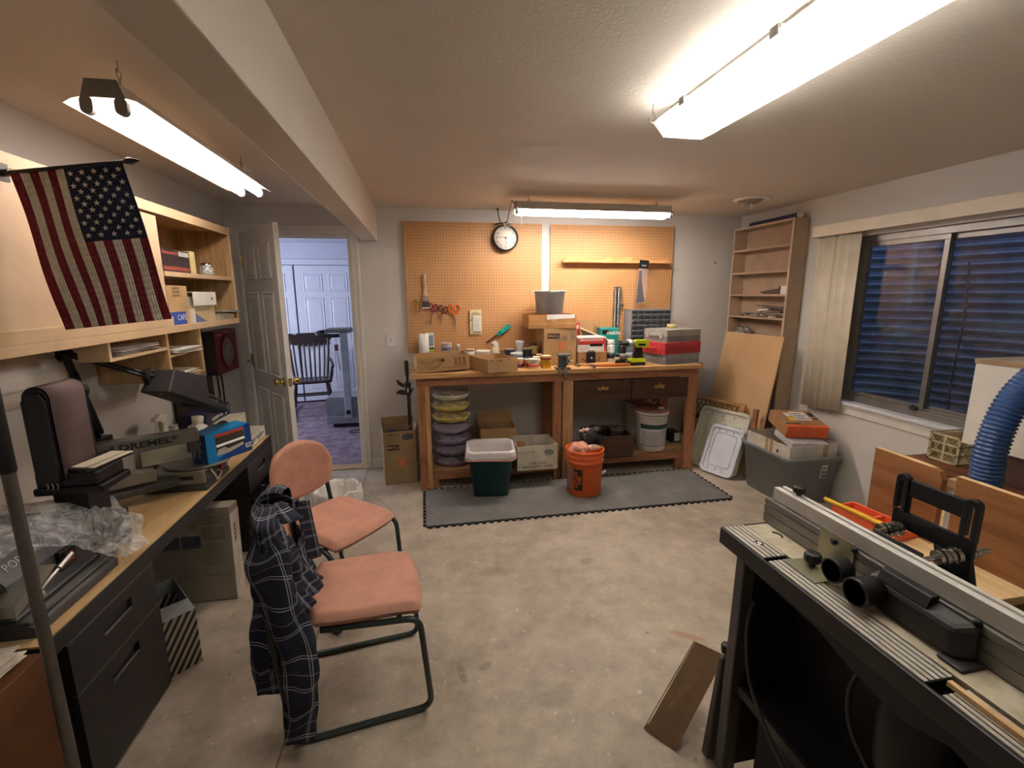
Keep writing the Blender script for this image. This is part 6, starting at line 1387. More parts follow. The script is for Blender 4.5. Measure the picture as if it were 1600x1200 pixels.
def collar(sgn):
    def f(u, v):
        # stands round the neck then folds outward to a point at the front
        a = PI*(1-.86*u); fx_, fy_ = cos(a), sgn*sin(a)
        r = .052+.022*v; z = .850-.010*u-.045*v-.015*v*u
        px = BX-.030 + fx_*(.042+.022*v) + (.05*v*u if u > .6 else 0); py = fy_*(r+.045*v*u)
        return (px, py, z)
    cloth('collar', f, 18, 6, .22, .06, None, .02, .01)
collar(-1); collar(1)
def placket(u, v):  # hanging front panel edge, far side, turned outwards
    return (BX+.035+.045*u+.02*v, .075+.05*u+.055*v, .79-.28*v-.02*u)
cloth('front_flap', placket, 8, 20, .09, .32, None, .04, .0)
# ------------------------------------------------------------------ corner bookshelf
BSW = plain('#bda48a', .6, var=.04); BSE = plain('#cdb79f', .55, var=.03)
bk = thing('bookshelf', 'tall narrow bookshelf standing in the right corner beside the window blinds', 'bookshelf', (2.99, 3.76, 0), 0, world=True)
x0, x1, y0, y1, zt = 2.92, 3.055, 3.388, 4.13, 2.142
for y in (y0, y1-.018): part('side_panel', M().box(x0, x1, y, y+.018, 0, zt), BSW, bk, bevel=.0015)
part('top_panel', M().box(x0, x1, y0+.0185, y1-.0185, zt-.018, zt), BSW, bk); part('back_panel', M().box(x1-.006, x1, y0+.0185, y1-.0185, .0, zt-.0185), plain('#b79d84', .6, var=.05), bk)
for z in (1.945, 1.74, 1.543, 1.345, 1.10, .82, .50, .08):
    part('shelf', M().box(x0+.003, x1-.0065, y0+.0185, y1-.0185, z-.016, z), BSW, bk)
m = M()
for y in (y0, y1-.018): m.box(x0-.002, x0-.0002, y, y+.018, 0, zt)
m.box(x0-.002, x0-.0002, y0+.018, y1-.018, zt-.018, zt); part('edge_band', m, BSE, bk)
m = M(); m.cyl((2.985, 3.42, zt+.022), (2.985, 3.99, zt+.022), .020, n=16); t = one('poster_tube', m, plain('#2a2f5a', .4), 'dark blue roll lying on top of the tall bookshelf', 'tube')
m = M(); m.cyl((0,-.305,.022),(0,-.285,.022),.024,n=16); o = part('end_plug', m, WHITE, t); o.location = (0, .0, -.0)
t = thing('dark_tool', 'dark folded hand tool lying on the third bookshelf board', 'tool', (2.985, 3.60, 1.5435)); m = M(); m.prism([(-.09,.0),(.10,.0),(.16,.012),(.16,.022),(-.02,.045),(-.08,.05)], -.02, .02, 'yz'); part('tool_body', m, plain('#5b4a3d', .5), t); m = M(); m.cyl((0,-.085,.05),(0,-.05,.055),.014); part('tool_head', m, DGREY, t)
one('small_white_box', M().box(2.935, 3.0, 3.42, 3.485, 1.5435, 1.612), WHITE, 'small white box at the near end of the third bookshelf board', 'box', bevel=.002)
t = thing('window_hardware', 'heap of silver and white hardware on the fourth bookshelf board', 'hardware', (2.985, 3.70, 1.3455))
m = M(); m.bar((-.03,-.24,.05),(-.03,.20,.02),.05,.012); m.bar((.0,-.22,.085),(.0,.10,.10),.04,.010); m.bar((-.03,.20,.02),(-.035,.26,.01),.03,.02); part('grey_bars', m, plain('#77746f', .45, .4), t)
m = M(); m.bar((-.045,-.10,.07),(-.045,.03,.06),.02,.014); m.bar((-.045,.12,.03),(-.045,.2,.012),.02,.014); m.box(-.05,-.02,-.16,-.10,.0,.012); part('white_bars', m, WHITE, t)
m = M(); m.tube(smooth_path([(-.04,-.14,.01),(-.045,-.05,.02),(-.045,.0,.045),(-.045,.03,.01)],6),.006,6); part('black_strap', m, DGREY, t)
o = one('foil_bundle', crumple((2.985, 3.97, 1.175), .075, (.55,1.3,.95), 31, 22, .3, 1.1005), plain('#a9a8a5', .3, .6, var=.3, scale=25), 'crumpled silver bundle on the fifth bookshelf board behind the fibreboard', 'bundle')
# ------------------------------------------------------------------ leaning boards and lids in the corner
MDF = plain('#cba67a', .7, var=.04, scale=4)
def lean(mb_pts, thick): pass
def slab(A, B, C, D, th):
    """quad A-B (bottom) C-D (top) given thickness along its normal"""
    A, B, C, D = map(Vector, (A, B, C, D)); n = (B-A).cross(D-A).normalized()*th
    return M().hexa([A, B, B+n, A+n, D, C, C+n, D+n])
one('fibreboard_sheet', slab((2.685, 4.075, .0), (2.715, 3.325, .0), (2.895, 3.325, 1.197), (2.892, 4.072, 1.19), .014), MDF, 'large tan fibreboard sheet leaning against the tall bookshelf', 'board', bevel=.002)
# frame for things leaning towards the bookshelf
LA = Vector((.93, .36, 0)).normalized(); LS = Vector((.36, -.93, 0)).normalized()
def leaner(name, label, cat, O, tilt, **k):
    """local x along LS, local y up the lean, local z towards the room"""
    up_ = Vector((LA.x*sin(tilt), LA.y*sin(tilt), cos(tilt))); zz = LS.cross(up_)
    t = thing(name, label, cat, O); R = Matrix((LS, up_, zz)).transposed(); t.rotation_euler = R.to_euler(); return t
lt = leaner('lattice_panel', 'small wooden framed lattice panel leaning before the fibreboard sheet', 'lattice', (2.437, 4.05, .004), .155)
LW = wood('#b98c55', '#8c6233', 'x', 1.5, .6, knots=False)
m = M(); W, H = .60, .60
m.box(0, W, H-.025, H, -.012, .012); m.box(0, .025, 0, H-.025, -.012, .012); m.box(W-.045, W, 0, H-.025, -.012, .012); m.box(.025, W-.045, 0, .03, -.012, .012); part('frame', m, LW, lt, bevel=.002)
m = M()
for k in range(-14, 15):
    for sg in (1, -1):
        c = W/2 + k*.045; a = (c - sg*H/2*.5, .03); b = (c + sg*H/2*.5, H-.025)
        # clip to the frame
        lo, hi = .025, W-.045; P0, P1 = Vector((a[0], a[1], 0)), Vector((b[0], b[1], 0)); d = P1-P0
        ta, tb_ = 0, 1
        if d.x > 0: ta = max(ta, (lo-P0.x)/d.x); tb_ = min(tb_, (hi-P0.x)/d.x)
        else: ta = max(ta, (hi-P0.x)/d.x); tb_ = min(tb_, (lo-P0.x)/d.x)
        if tb_-ta > .03: m.bar(P0+d*ta+Vector((0,0,-.003*sg)), P0+d*tb_+Vector((0,0,-.003*sg)), .006, .012, up=(0,0,1))
part('lattice', m, plain('#8a6a3f', .7), lt)
t = leaner('dark_picture_frame', 'dark brown framed panel leaning beside the bench leg behind the lids', 'frame', (2.405, 4.00, .012), .17)
m = M(); W, H = .40, .43
m.box(0, W, H-.04, H, -.01, .01); m.box(0, W, 0, .04, -.01, .01); m.box(0, .04, .04, H-.04, -.01, .01); m.box(W-.04, W, .04, H-.04, -.01, .01); part('frame', m, plain('#33241d', .5), t, bevel=.003); part('panel', M().box(.04, W-.04, .04, H-.04, -.004, .004), plain('#7a6652', .6), t)
t = leaner('wooden_strip', 'reddish brown wooden strip standing beside the lattice panel', 'strip', (2.66, 3.36, .0), .09); part('strip_body', M().box(0, .04, 0, .60, -.012, .012), REDW, t, bevel=.002)
LIDC = plain('#cfcdbb', .4, var=.04)
def tote_lid(name, label, O, tilt, W, H, mt, inner):
    t = leaner(name, label, 'lid', O, tilt)
    m = M(); m.prism([(x+W/2, y+H/2) for x, y in rrect(W, H, .05, 5)], -.006, .004, 'xy'); part('lid_panel', m, mt, t, bevel=.002)
    m = M(); o = [(x+W/2, y+H/2) for x, y in rrect(W, H, .05, 5)]; i_ = [(x+W/2, y+H/2) for x, y in rrect(W-.05, H-.05, .035, 5)]; n = len(o)
    m.add([(x, y, .004) for x, y in o] + [(x, y, .022) for x, y in o] + [(x, y, .022) for x, y in i_] + [(x, y, .004) for x, y in i_], [(k+a*n, (k+1) % n+a*n, (k+1) % n+(a+1)*n, k+(a+1)*n) for a in range(3) for k in range(n)]); part('raised_rim', m, mt, t)
    m = M(); ii = [(x+W/2, y+H/2) for x, y in rrect(W*.66, H*.68, .03, 4)]
    m.tube([(x, y, .006) for x, y in ii], .0035, 6, 0, True); part('panel_rib', m, mt if not inner else plain('#b9bcc2', .4), t)
    m = M(); 
    for q in ((.06, H-.012), (W-.12, H-.012)): m.box(q[0], q[0]+.06, q[1], q[1]+.02, -.006, .02)
    for k in range(3): m.bar((W*(.25+.22*k), H*.86, .008), (W*(.25+.22*k), H*.92, .012), .004, .006); m.bar((W*(.25+.22*k), H*.06, .008), (W*(.25+.22*k)-.01, H*.13, .008), .004, .006)
    for s_ in (0, 1): m.bar((W*(.05 if s_ == 0 else .87), H*.5, .01), (W*(.13 if s_ == 0 else .95), H*.5, .01), .004, .006)
    part('clip_rib', m, plain('#9a9a90', .5) if not inner else plain('#a9adb3', .5), t)
    return t
tote_lid('tote_lid', 'large cream tote lid leaning behind the smaller white lid', (2.381, 3.776, .010), .33, .475, .55, LIDC, False)
tote_lid('tote_lid', 'smaller bright white tote lid leaning in front of the cream lid', (2.384, 3.592, .010), .38, .31, .43, plain('#e0e3ea', .4, var=.03), True)
# ------------------------------------------------------------------ grey tote and its boxes
TG = plain('#7f8183', .5, var=.05)
tt = thing('storage_tote', 'grey plastic storage tote on the floor below the blinds holding boxes', 'tote', (2.765, 3.02, 0))
m = M(); vs, k = rr_loft(m, [(.37,.44,.04,0),(.38,.45,.045,.004),(.44,.52,.05,.345),(.47,.55,.05,.35),(.48,.56,.05,.375),(.475,.555,.05,.382),(.445,.525,.05,.378),(.425,.505,.045,.34),(.365,.435,.04,.006)]); m.add(vs[:k], [tuple(range(k))[::-1]]); m.add(vs[-k:], [tuple(range(k))]); part('tote_body', m, TG, tt)
st = part('price_sticker', M().hexa([(.05,-.252,.215),(.10,-.252,.215),(.10,-.250,.215),(.05,-.250,.215),(.055,-.262,.315),(.105,-.262,.315),(.105,-.260,.315),(.055,-.260,.315)]), plain('#c9c7c3', .6), tt)
m = M()
for i in range(3):
    for j in range(2): m.box(.058+j*.02, .073+j*.02, -.2605+.0-.0055*(.27-.225-i*.03)/.045*0-.004, -.254, .225+i*.03, .243+i*.03)
part('sticker_print', m, plain('#76736f', .6), tt)
m = M()
for z in (.06,.20,.33):
    w_ = .375+.07*z/.35; d_ = .445+.07*z/.35
t = open_carton('white_carton', 'open white carton with tan tape strips sitting in the grey tote', (2.765, 3.02, .345), 0, .40, .46, .115, [plain('#cdc6b8', .7), plain('#7a5a3c', .85)])
for q in ((-.2012,-.2001,-.06,-.025), (-.2012,-.2001,-.01,.02), (.08,.12,-.2312,-.2301)): part('tan_tape', M().box(*q, .0, .115), plain('#a98a5c', .4), t)
m = M(); m.prism([(-.125,.05),(-.11,.068),(-.095,.05),(-.11,.032)], -.2012, -.2001, 'yz'); part('red_diamond', m, plain('#7a2a26', .6), t)
t = thing('white_book_box', 'thick white slab box propped slanting in the open white carton', 'box', (2.80, 2.93, .445), (.20, .05, -.12)); part('box_body', M().box(-.17,.11,-.115,.11,0,.045), plain('#c9c7c6', .5), t, bevel=.003)
t = thing('mailer_box', 'brown and orange shipping box with white label tilted on top of the tote pile', 'box', (2.815, 3.00, .520), (.22, .03, -.22)); part('carton_body', M().box(-.17,.13,-.13,.15,0,.09), plain('#a87b55', .8), t, bevel=.002)
part('orange_band', M().box(-.171,.131,-.131,-.1301,.0,.09), plain('#d9602f', .6), t); part('orange_side', M().box(.1301,.1312,-.13,.15,.0,.05), plain('#c9532f', .6), t)
part('orange_edge', M().box(-.171,.131,-.131,-.095,.0901,.0906), plain('#d9602f', .6), t)
part('address_label', M().box(-.05,.07,-.02,.12,.0901,.0908), WHITE, t); part('yellow_mark', M().box(-.10,-.055,-.03,.03,.0901,.0908), plain('#e0b92f', .6), t); part('white_mark', M().box(-.10,-.06,.04,.10,.0901,.0908), WHITE, t)
m = M()
for k in range(4): m.box(-.04, .055-.02*(k % 2), .0+k*.028, .008+k*.028, .0908, .0912)
m.box(.085,.12,.0,.015,.0901,.0908); m.box(.085,.12,.05,.11,.0901,.0908); m.box(-.16,-.05,-.085,-.07,.0901,.0908); part('print', m, INK, t)
# ------------------------------------------------------------------ vertical blinds
vb = thing('vertical_blind', 'cream vertical blind stacked at the left of the window under its valance', 'blind', (2.99, 2.5, .66), 0, world=True)
BLC = plain('#d6cdb8', .55, var=.04)
m = M(); m.box(2.945, 2.953, 1.62, 3.225, 1.965, 2.046); m.box(2.953, 3.058, 3.217, 3.225, 1.965, 2.046); m.box(2.953, 3.058, 1.62, 1.628, 1.965, 2.046); part('valance', m, plain('#ddd0ba', .5, var=.03), vb, bevel=.002)
m = M(); m.box(2.985, 3.03, 1.63, 3.215, 2.0, 2.03); part('head_rail', m, WHITE, vb)
for k in range(5):
    y = 3.165 - k*.066; a = 1.30-.05*k
    def f(u, v, y=y, a=a, k=k):
        q = (u-.5)*.089; bow = .010*(1-(2*u-1)**2); return (3.0 - q*cos(a)*.55 + bow*.8 - .012*(k % 2), y + q*sin(a) - bow*.6, .665+.012*k*.4 + (1.998-.67)*v)
    part('vane', M().grid(f, 8, 2), BLC, vb, solid=.0012)
for k in range(4): y = 3.14-k*.07; part('bead_chain', M().tube(arc((3.0, y, .668), .016, PI, 2*PI, 6, (0,1,0), (0,0,1)), .0018, 5), plain('#8d8577', .5), vb)
# ------------------------------------------------------------------ table under the window with crate, cabinet, hose
BRW = wood('#7a4a2a', '#54301a', 'y', .8, .5)
wt = thing('window_table', 'brown wooden work table along the wall under the right half of the window', 'table', (2.76, 1.40, 0), 0, world=True)
part('table_top', M().box(2.46, 3.0, .85, 1.93, .685, .71), BRW, wt, bevel=.002); part('apron', M().box(2.48, 2.50, .88, 1.90, .56, .684), BRW, wt); part('end_apron', M().box(2.50, 2.98, 1.88, 1.90, .56, .684), BRW, wt)
for (x, y) in ((2.48, .88), (2.48, 1.84), (2.93, .88), (2.93, 1.84)): part('leg', M().box(x, x+.05, y, y+.05, 0, .684), BRW, wt, bevel=.003)
cr = thing('plastic_crate', 'small cream plastic crate on the table against the window sill', 'crate', (2.68, 1.815, .7105)); CRC = plain('#b8aa84', .5)
m = M(); W, D, H = .24, .145, .14; a, b = W/2, D/2
for z in (.0, .045, .09, .132): 
    m.box(-a, a, -b, -b+.006, z, z+.008); m.box(-a, a, b-.006, b, z, z+.008); m.box(-a, -a+.006, -b+.006, b-.006, z, z+.008); m.box(a-.006, a, -b+.006, b-.006, z, z+.008)
for (x, y) in ((-a,-b),(a-.012,-b),(-a,b-.012),(a-.012,b-.012)): m.box(x, x+.012, y, y+.012, .0, H)
m.box(-a+.001, -a+.004, -.006, .006, 0, H); m.box(-.006, .006, -b+.001, -b+.004, 0, H); part('crate_frame', m, CRC, cr)
m = M()
for k in (-1, 1):
    c = k*.034
    for sg in (-1, 1): m.bar((-a+.003, c-.028*sg, .012), (-a+.003, c+.028*sg, .128), .003, .007, up=(1,0,0))
for k in range(3):
    c = -.08+k*.08
    for sg in (-1, 1): m.bar((c-.035*sg, -b+.003, .012), (c+.035*sg, -b+.003, .128), .003, .007, up=(0,1,0))
m.box(-a+.006, a-.006, -b+.006, b-.006, .002, .005); m.box(a-.0085, a-.0065, -b+.006, b-.006, .008, .13); m.box(-a+.0065, a-.0085, b-.0085, b-.0065, .008, .13); part('diagonal_lattice', m, CRC, cr)
one('dark_wooden_box', M().box(2.53, 2.97, 1.22, 1.66, .7105, .852), plain('#4a3022', .6), 'dark wooden box on the table holding up the white cabinet', 'box', bevel=.003)
wc = thing('white_wall_cabinet', 'white cabinet with brown edged top standing by the blue hose, open at its near end', 'cabinet', (2.74, 1.56, .8525), 0, world=True); WCM = plain('#ddd5c8', .45, var=.03)
part('left_panel', M().box(2.50, 2.518, 1.44, 1.70, .8525, 1.235), WCM, wc, bevel=.001); part('right_panel', M().box(2.962, 2.98, 1.44, 1.70, .8525, 1.235), WCM, wc); part('bottom_panel', M().box(2.519, 2.961, 1.44, 1.70, .8525, .870), WCM, wc); part('back_panel', M().box(2.519, 2.961, 1.69, 1.70, .871, 1.235), WCM, wc)
part('top_panel', M().box(2.497, 2.985, 1.43, 1.705, 1.2355, 1.255), [plain('#a3835c', .5)], wc); part('top_face', M().box(2.499, 2.983, 1.432, 1.703, 1.2551, 1.2565), plain('#b9a88d', .5), wc)
t = thing('lamp_base', 'brown wooden turned base standing on the white cabinet', 'lamp base', (2.72, 1.565, 1.257)); part('base_body', M().lathe([(0,0),(.05,0),(.052,.012),(.035,.02),(.03,.04),(.036,.09),(.028,.15),(.015,.17),(0,.17)], n=24), plain('#6a3320', .35), t)
HB = plain('#274a80', .35, var=.06)
hp = smooth_path([(2.235,1.395,.55),(2.225,1.395,.70),(2.215,1.40,.82),(2.215,1.40,.95),(2.245,1.395,1.09),(2.31,1.385,1.20),(2.42,1.36,1.29),(2.58,1.31,1.34),(2.75,1.24,1.30),(2.86,1.2,1.1),(2.87,1.2,.86)], 40)
dd = [0]
for a_, b_ in zip(hp, hp[1:]): dd.append(dd[-1]+(b_-a_).length)
n = int(dd[-1]/.0042); pts = []; rad = []; j = 0
for i in range(n):
    s_ = dd[-1]*i/(n-1)
    while j < len(dd)-2 and dd[j+1] < s_: j += 1
    q = (s_-dd[j])/(dd[j+1]-dd[j]); pts.append(hp[j]*(1-q)+hp[j+1]*q); rad.append(.050+.0042*sin(2*PI*s_/.0168))
m = M(); m.tube(pts, rad, 22)
ho = one('vacuum_hose', m, HB, 'thick blue corrugated dust hose curving past the white cabinet', 'hose')
# ------------------------------------------------------------------ homemade wooden router bench with plywood fence
PLY = wood('#96633a', '#80502b', 'y', .5, .5, knots=False); PLYE = plain('#d8b382', .6); PINEY = wood('#d3b183', '#bd9666', 'y', .8, .5, knots=False)
hb = thing('wooden_bench', 'low homemade pine bench standing behind the metal router table', 'bench', (1.9, 1.2, 0), 0, world=True)
part('bench_top', M().box(1.43, 2.12, .855, 1.36, .725, .75), PINEY, hb, bevel=.002); part('front_board', M().box(1.48, 1.50, .88, 1.34, .40, .7245), plain('#5d4028', .6), hb); part('end_board', M().box(1.50, 2.10, .88, .90, .40, .7245), plain('#5d4028', .6), hb)
for (x, y) in ((1.50, .90), (1.50, 1.28), (2.04, .90), (2.04, 1.28)): part('leg', M().box(x, x+.06, y, y+.06, 0, .7245), PINEZ, hb)
def fence_board(label, ya, yb, za, zb, round_):
    poly = [(ya,.7505),(yb,.7505),(yb,zb),(ya+.03,za),(ya+.012,za-.006),(ya,za-.03)] if round_ else [(ya,.7505),(yb,.7505),(yb,zb),(ya,za)]
    m = M(); n = len(poly); m.prism(poly, 1.60, 1.622, 'yz', 0)
    t = thing('plywood_board', label, 'board', (1.611, (ya+yb)/2, .7505), world=True); part('board_face', m, PLY, t, bevel=.002)
    part('pale_edge', M().hexa([(1.6005,poly[3][0],za+.0003),(1.6215,poly[3][0],za+.0003),(1.6215,yb,zb+.0003),(1.6005,yb,zb+.0003),(1.6005,poly[3][0],za+.0012),(1.6215,poly[3][0],za+.0012),(1.6215,yb,zb+.0012),(1.6005,yb,zb+.0012)]), PLYE, t)
fence_board('brown plywood board standing on edge on the pine bench, half nearest the tote', 1.122, 1.352, 1.0, 1.003, True)
fence_board('brown plywood board standing on edge on the pine bench, half nearest the blue hose', .62, 1.083, 1.0, .998, False)
t = thing('dust_port', 'pale plastic dust port standing between the two plywood boards', 'dust port', (1.64, 1.103, .7505)); part('port_wall', M().box(-.012,.012,-.016,.016,.0,.20), plain('#d6d2ca', .5), t, bevel=.003); part('port_cap', M().box(-.02,.02,-.018,.018,.20,.225), plain('#a98a68', .5), t)
one('plastic_wrap', crumple((1.55, 1.03, .775), .032, (.8,1.1,.8), 41, 16, .25, .7505), plain('#c4bcc4', .25, var=.2), 'small crumpled clear wrap beside the black guard on the pine bench', 'wrap')
ot = thing('orange_tray', 'bright orange plastic tray lying behind the fence next to the yellow stick', 'tray', (1.525, 1.262, .7505), .12); OT = plain('#e2623a', .4)
m = M(); m.box(-.055,.055,-.11,.11,0,.006); m.box(-.055,.055,-.11,-.104,.006,.035); m.box(-.055,.055,.104,.11,.006,.035); m.box(-.055,-.049,-.104,.104,.006,.035); m.box(.049,.055,-.104,.104,.006,.035); m.box(-.006,.006,-.104,.104,.006,.03); m.box(-.049,.049,-.006,.006,.006,.03); part('tray_body', m, OT, ot, bevel=.002)
one('yellow_stick', M().tube([(1.462,1.40,.7945),(1.485,1.17,.7945)], .0085, 10), plain('#e0ac22', .4), 'yellow stick lying slanted across the orange tray', 'stick')
# ------------------------------------------------------------------ metal router table in the foreground
RT = .87
AL = plain('#bdb6ac', .45, .3, var=.06); ALD = plain('#8a8581', .4, .5, var=.06); GRIME = NT('sawdust_top'); v = GRIME.coord(); GR2 = GRIME.fin(GRIME.ramp(GRIME.noise(v, 14, 6, .65), [(.35, '#a0927a'), (.5, '#b8ac94'), (.68, '#c9bfab')]), .5, .1)
KNB = plain('#131314', .45)
rt = thing('router_table', 'grey metal router table with ribbed top on a black stand in the right foreground', 'router table', (1.02, .7, 0), 0, world=True)
# ribbed front wings with grooves and an opening row
FX0, FX1, TX1 = .860, .924, 1.12
def ribbed(mb, y0, y1, ng, w0, w1):
    p = (w1-w0)/ng
    for k in range(ng):
        mb.box(w0+k*p, w0+(k+1)*p-.0038, y0, y1, RT-.004, RT)
    mb.box(w0, w1-.0038, y0, y1, RT-.03, RT-.0045, 1)
m = M(); ribbed(m, .985, 1.155, 5, .862, .932); part('ribbed_wing', m, [AL, BLACK], rt)
m = M(); ribbed(m, .575, .968, 5, .862, .928); part('ribbed_wing', m, [AL, BLACK], rt)
m = M(); ribbed(m, .20, .545, 5, .862, .922); part('ribbed_wing', m, [AL, BLACK], rt)
m = M(); m.box(.932, TX1, .20, 1.152, RT-.03, RT-.001); part('table_plate', m, GR2, rt, bevel=.002)
m = M(); m.box(.852, .861, .20, 1.158, RT-.05, RT-.001); m.box(.861, TX1, 1.1525, 1.160, RT-.05, RT-.001); part('table_edge', m, plain('#2b2a2b', .45), rt, bevel=.002)
m = M(); m.prism([(.20,.815),(.20,.70),(.34,.735),(.46,.775),(.52,.79),(.60,.76),(.72,.775),(.80,.80),(1.15,.815)][::-1], .862, .870, 'yz'); part('apron', m, BLACKSAT, rt)
for y in (1.05, .36):
    m = M(); m.lathe([(.004,0),(.0125,0),(.0125,.0025),(.004,.0025)], (.897, y, RT-.001), 24, closed=True); part('bolt_recess', m, CHROME, rt)
m = M(); m.tube(arc((.972,1.08,RT),.02,.4,2.4,8,(0,1,0),(1,0,0)), .003, 6); part('slot', m, BLACK, rt)
# fence extrusions
m = M(); x0 = 1.005
prof = [(x0,.872),(x0,.898),(x0+.004,.898),(x0+.004,.903),(x0,.903),(x0,.925),(x0+.004,.925),(x0+.004,.931),(x0,.931),(x0,.945),(x0+.02,.945),(x0+.02,.872)]
m.prism(prof[::-1], .15, 1.168, 'xz'); m.box(x0+.0005, x0+.0025, .15, 1.168, .9105, .9115); part('fence_rail', m, ALD, rt, bevel=.0008)
m = M(); m.box(x0+.012, x0+.03, .15, 1.152, .947, .985); m.box(x0+.03, x0+.040, .15, 1.152, .947, .975); m.box(x0+.040, x0+.052, .15, 1.152, .947, .985); part('fence_cap', m, plain('#cdcac4', .42, .15, var=.04), rt, bevel=.001)
m = M(); m.box(x0+.021, x0+.05, .16, 1.145, .872, .9465); part('fence_core', m, BLACKSAT, rt)
def knob(x, y, z, r, h, ax='z', tilt=None, nm='knob'):
    m = M(); n = 40
    def ring(rr_, zz): return [((rr_*(1+.055*cos(8*2*PI*k/n)))*cos(2*PI*k/n), (rr_*(1+.055*cos(8*2*PI*k/n)))*sin(2*PI*k/n), zz) for k in range(n)]
    rs = [ring(r*.45, 0), ring(r*.45, h*.3), ring(r*.95, h*.34), ring(r, h*.42), ring(r, h*.88), ring(r*.9, h), ring(r*.3, h*1.0)]
    vs = sum(rs, []); fs = [(i*n+j, i*n+(j+1) % n, (i+1)*n+(j+1) % n, (i+1)*n+j) for i in range(len(rs)-1) for j in range(n)]
    m.add(vs, fs, 0, True); m.add(vs[:n], [tuple(range(n))[::-1]]); m.add(vs[-n:], [tuple(range(n))])
    T = Matrix.Translation((x, y, z))
    if tilt: T = T @ Euler(tilt).to_matrix().to_4x4()
    m.xf(T); return part(nm, m, KNB, rt, label='black fluted plastic knob')
knob(1.042, 1.085, .986, .0155, .026); knob(1.040, .535, .986, .019, .028)
ZP = plain('#a8a68c', .35, .75, var=.08, name='zinc')
for (y, zh) in ((.915, .96), (.345, .957)):
    m = M(); m.box(.90, x0-.002, y-.055, y+.045, RT+.0005, RT+.0035) ; m.box(x0-.0045, x0-.0015, y-.055, y+.045, RT+.0035, zh); part('angle_bracket', m, ZP, rt, label='zinc plated angle bracket')
    part('bracket_screw', M().lathe([(0,0),(.008,0),(.009,-.004),(0,-.007)], (x0-.0045, y, zh-.02), 16, axis='x'), BLACK, rt)
knob(.952, .925, RT+.0035, .0185, .034); knob(.940, .375, RT+.0035, .0215, .044)
# dust ports and router guard box
m = M(); m.hexa([(.958,.60,RT+.002),(.958,.80,RT+.002),(x0-.003,.80,RT+.002),(x0-.003,.585,RT+.002),(.962,.61,.935),(.962,.79,.935),(x0-.003,.79,.948),(x0-.003,.59,.948)]); part('dust_box', m, plain('#2b2827', .5), rt, bevel=.010)
m = M(); m.box(.945, x0-.003, .575, .62, RT+.0005, RT+.006); part('box_foot', m, plain('#2b2827', .5), rt, bevel=.002)
m = M(); m.prism([(.965,.935),(.995,.945),(.995,.962),(.975,.960)], .665, .77, 'xz'); part('top_flange', m, KNB, rt, bevel=.002)
def port(y, z, r, x_a, x_b):
    m = M(); m.lathe([(r*.86,0),(r,0),(r*1.02,.006),(r*1.0,.012),(r*.97,.03),(r*.95,x_b-x_a),(r*.80,x_b-x_a),(r*.84,.02),(r*.86,0)], (x_a, y, z), 36, axis='x'); part('dust_port', m, plain('#1e1c1c', .4, var=.3, scale=40), rt)
port(.845, .912, .029, .925, .965); port(.765, .912, .031, .905, .962)
for y in (.86, .60): part('box_bolt', M().ball((x0-.004, y, .948), .0075, 12), KNB, rt)
# black guard above the fence
gx = 1.15
g = M()
def gp(u, z): return (u, z)
m = M(); yA, yB = .722, .900; zlo, zhi = .985, 1.112
m.prism([(y, z) for y, z in [(yA+.0,zlo),(yB,zlo),(yB,zlo+.042),(yA,zlo+.042)]], gx-.004, gx+.006, 'yz')
m.box(gx-.004, gx+.006, yA+.03, yB-.03, zhi-.042, zhi)
def slot_post(mb, y, w):
    c = y; o = [(c+w/2*cos(q), zhi-.006+w/2*sin(q)) for q in [PI*k/10 for k in range(11)]]
    i_ = [(c+.0055*cos(q), zhi-.012+.0055*sin(q)) for q in [PI*k/10 for k in range(11)]]
    out = [(c+w/2, zlo+.042)] + o + [(c-w/2, zlo+.042)]; inn = [(c+.0055, zlo+.05)] + i_ + [(c-.0055, zlo+.05)]; n = len(out)
    vs = [(gx-.008, a, b) for a, b in out] + [(gx-.008, a, b) for a, b in inn] + [(gx+.008, a, b) for a, b in out] + [(gx+.008, a, b) for a, b in inn]
    fs = []
    for k in range(n-1): fs += [(k, k+1, n+k+1, n+k), (2*n+k, 3*n+k, 3*n+k+1, 2*n+k+1), (k, 2*n+k, 2*n+k+1, k+1), (n+k, n+k+1, 3*n+k+1, 3*n+k)]
    mb.add(vs, fs)
slot_post(m, yB-.014, .03); slot_post(m, yA+.014, .03); m.box(gx-.003, gx+.006, yA+.03, yA+.034, zlo+.042, zhi-.042); m.box(gx-.003, gx+.006, yB-.034, yB-.03, zlo+.042, zhi-.042)
m.hexa([(gx-.02,.760,.905),(gx+.012,.760,.905),(gx+.012,.705,.905),(gx-.02,.705,.905),(gx-.004,.80,.985),(gx+.006,.80,.985),(gx+.006,.722,.985),(gx-.004,.722,.985)])
m.box(gx-.095, gx+.012, .705, .76, .90, .905)
part('blade_guard', m, plain('#12151c', .4), rt, bevel=.002)
for y, dz_ in ((.888, 0), (.758, .004)):
    A_, B_ = Vector((1.05, y, .972+dz_)), Vector((gx+.05, y-.03, .997+dz_)); m = M(); m.cyl(A_, B_, .0058, n=12); dd_ = (B_-A_).normalized()
    for q, r9 in ((.30,.016),(.38,.0175),(.46,.016),(.55,.0175),(.74,.014),(.82,.012)): c_ = A_.lerp(B_, q); m.cyl(c_-dd_*.0045, c_+dd_*.0045, r9, n=28)
    part('washer_bolt', m, CHROME, rt, label='bright bolt with stacked washers')
m = M(); m.box(1.075, 1.078, .765, .885, .902, .985); part('clear_shield', m, plain('#6d655e', .25), rt)
m = M(); m.box(1.056, 1.080, .70, .89, .88, .902); part('guard_mount', m, plain('#8d8a86', .4, .5), rt)
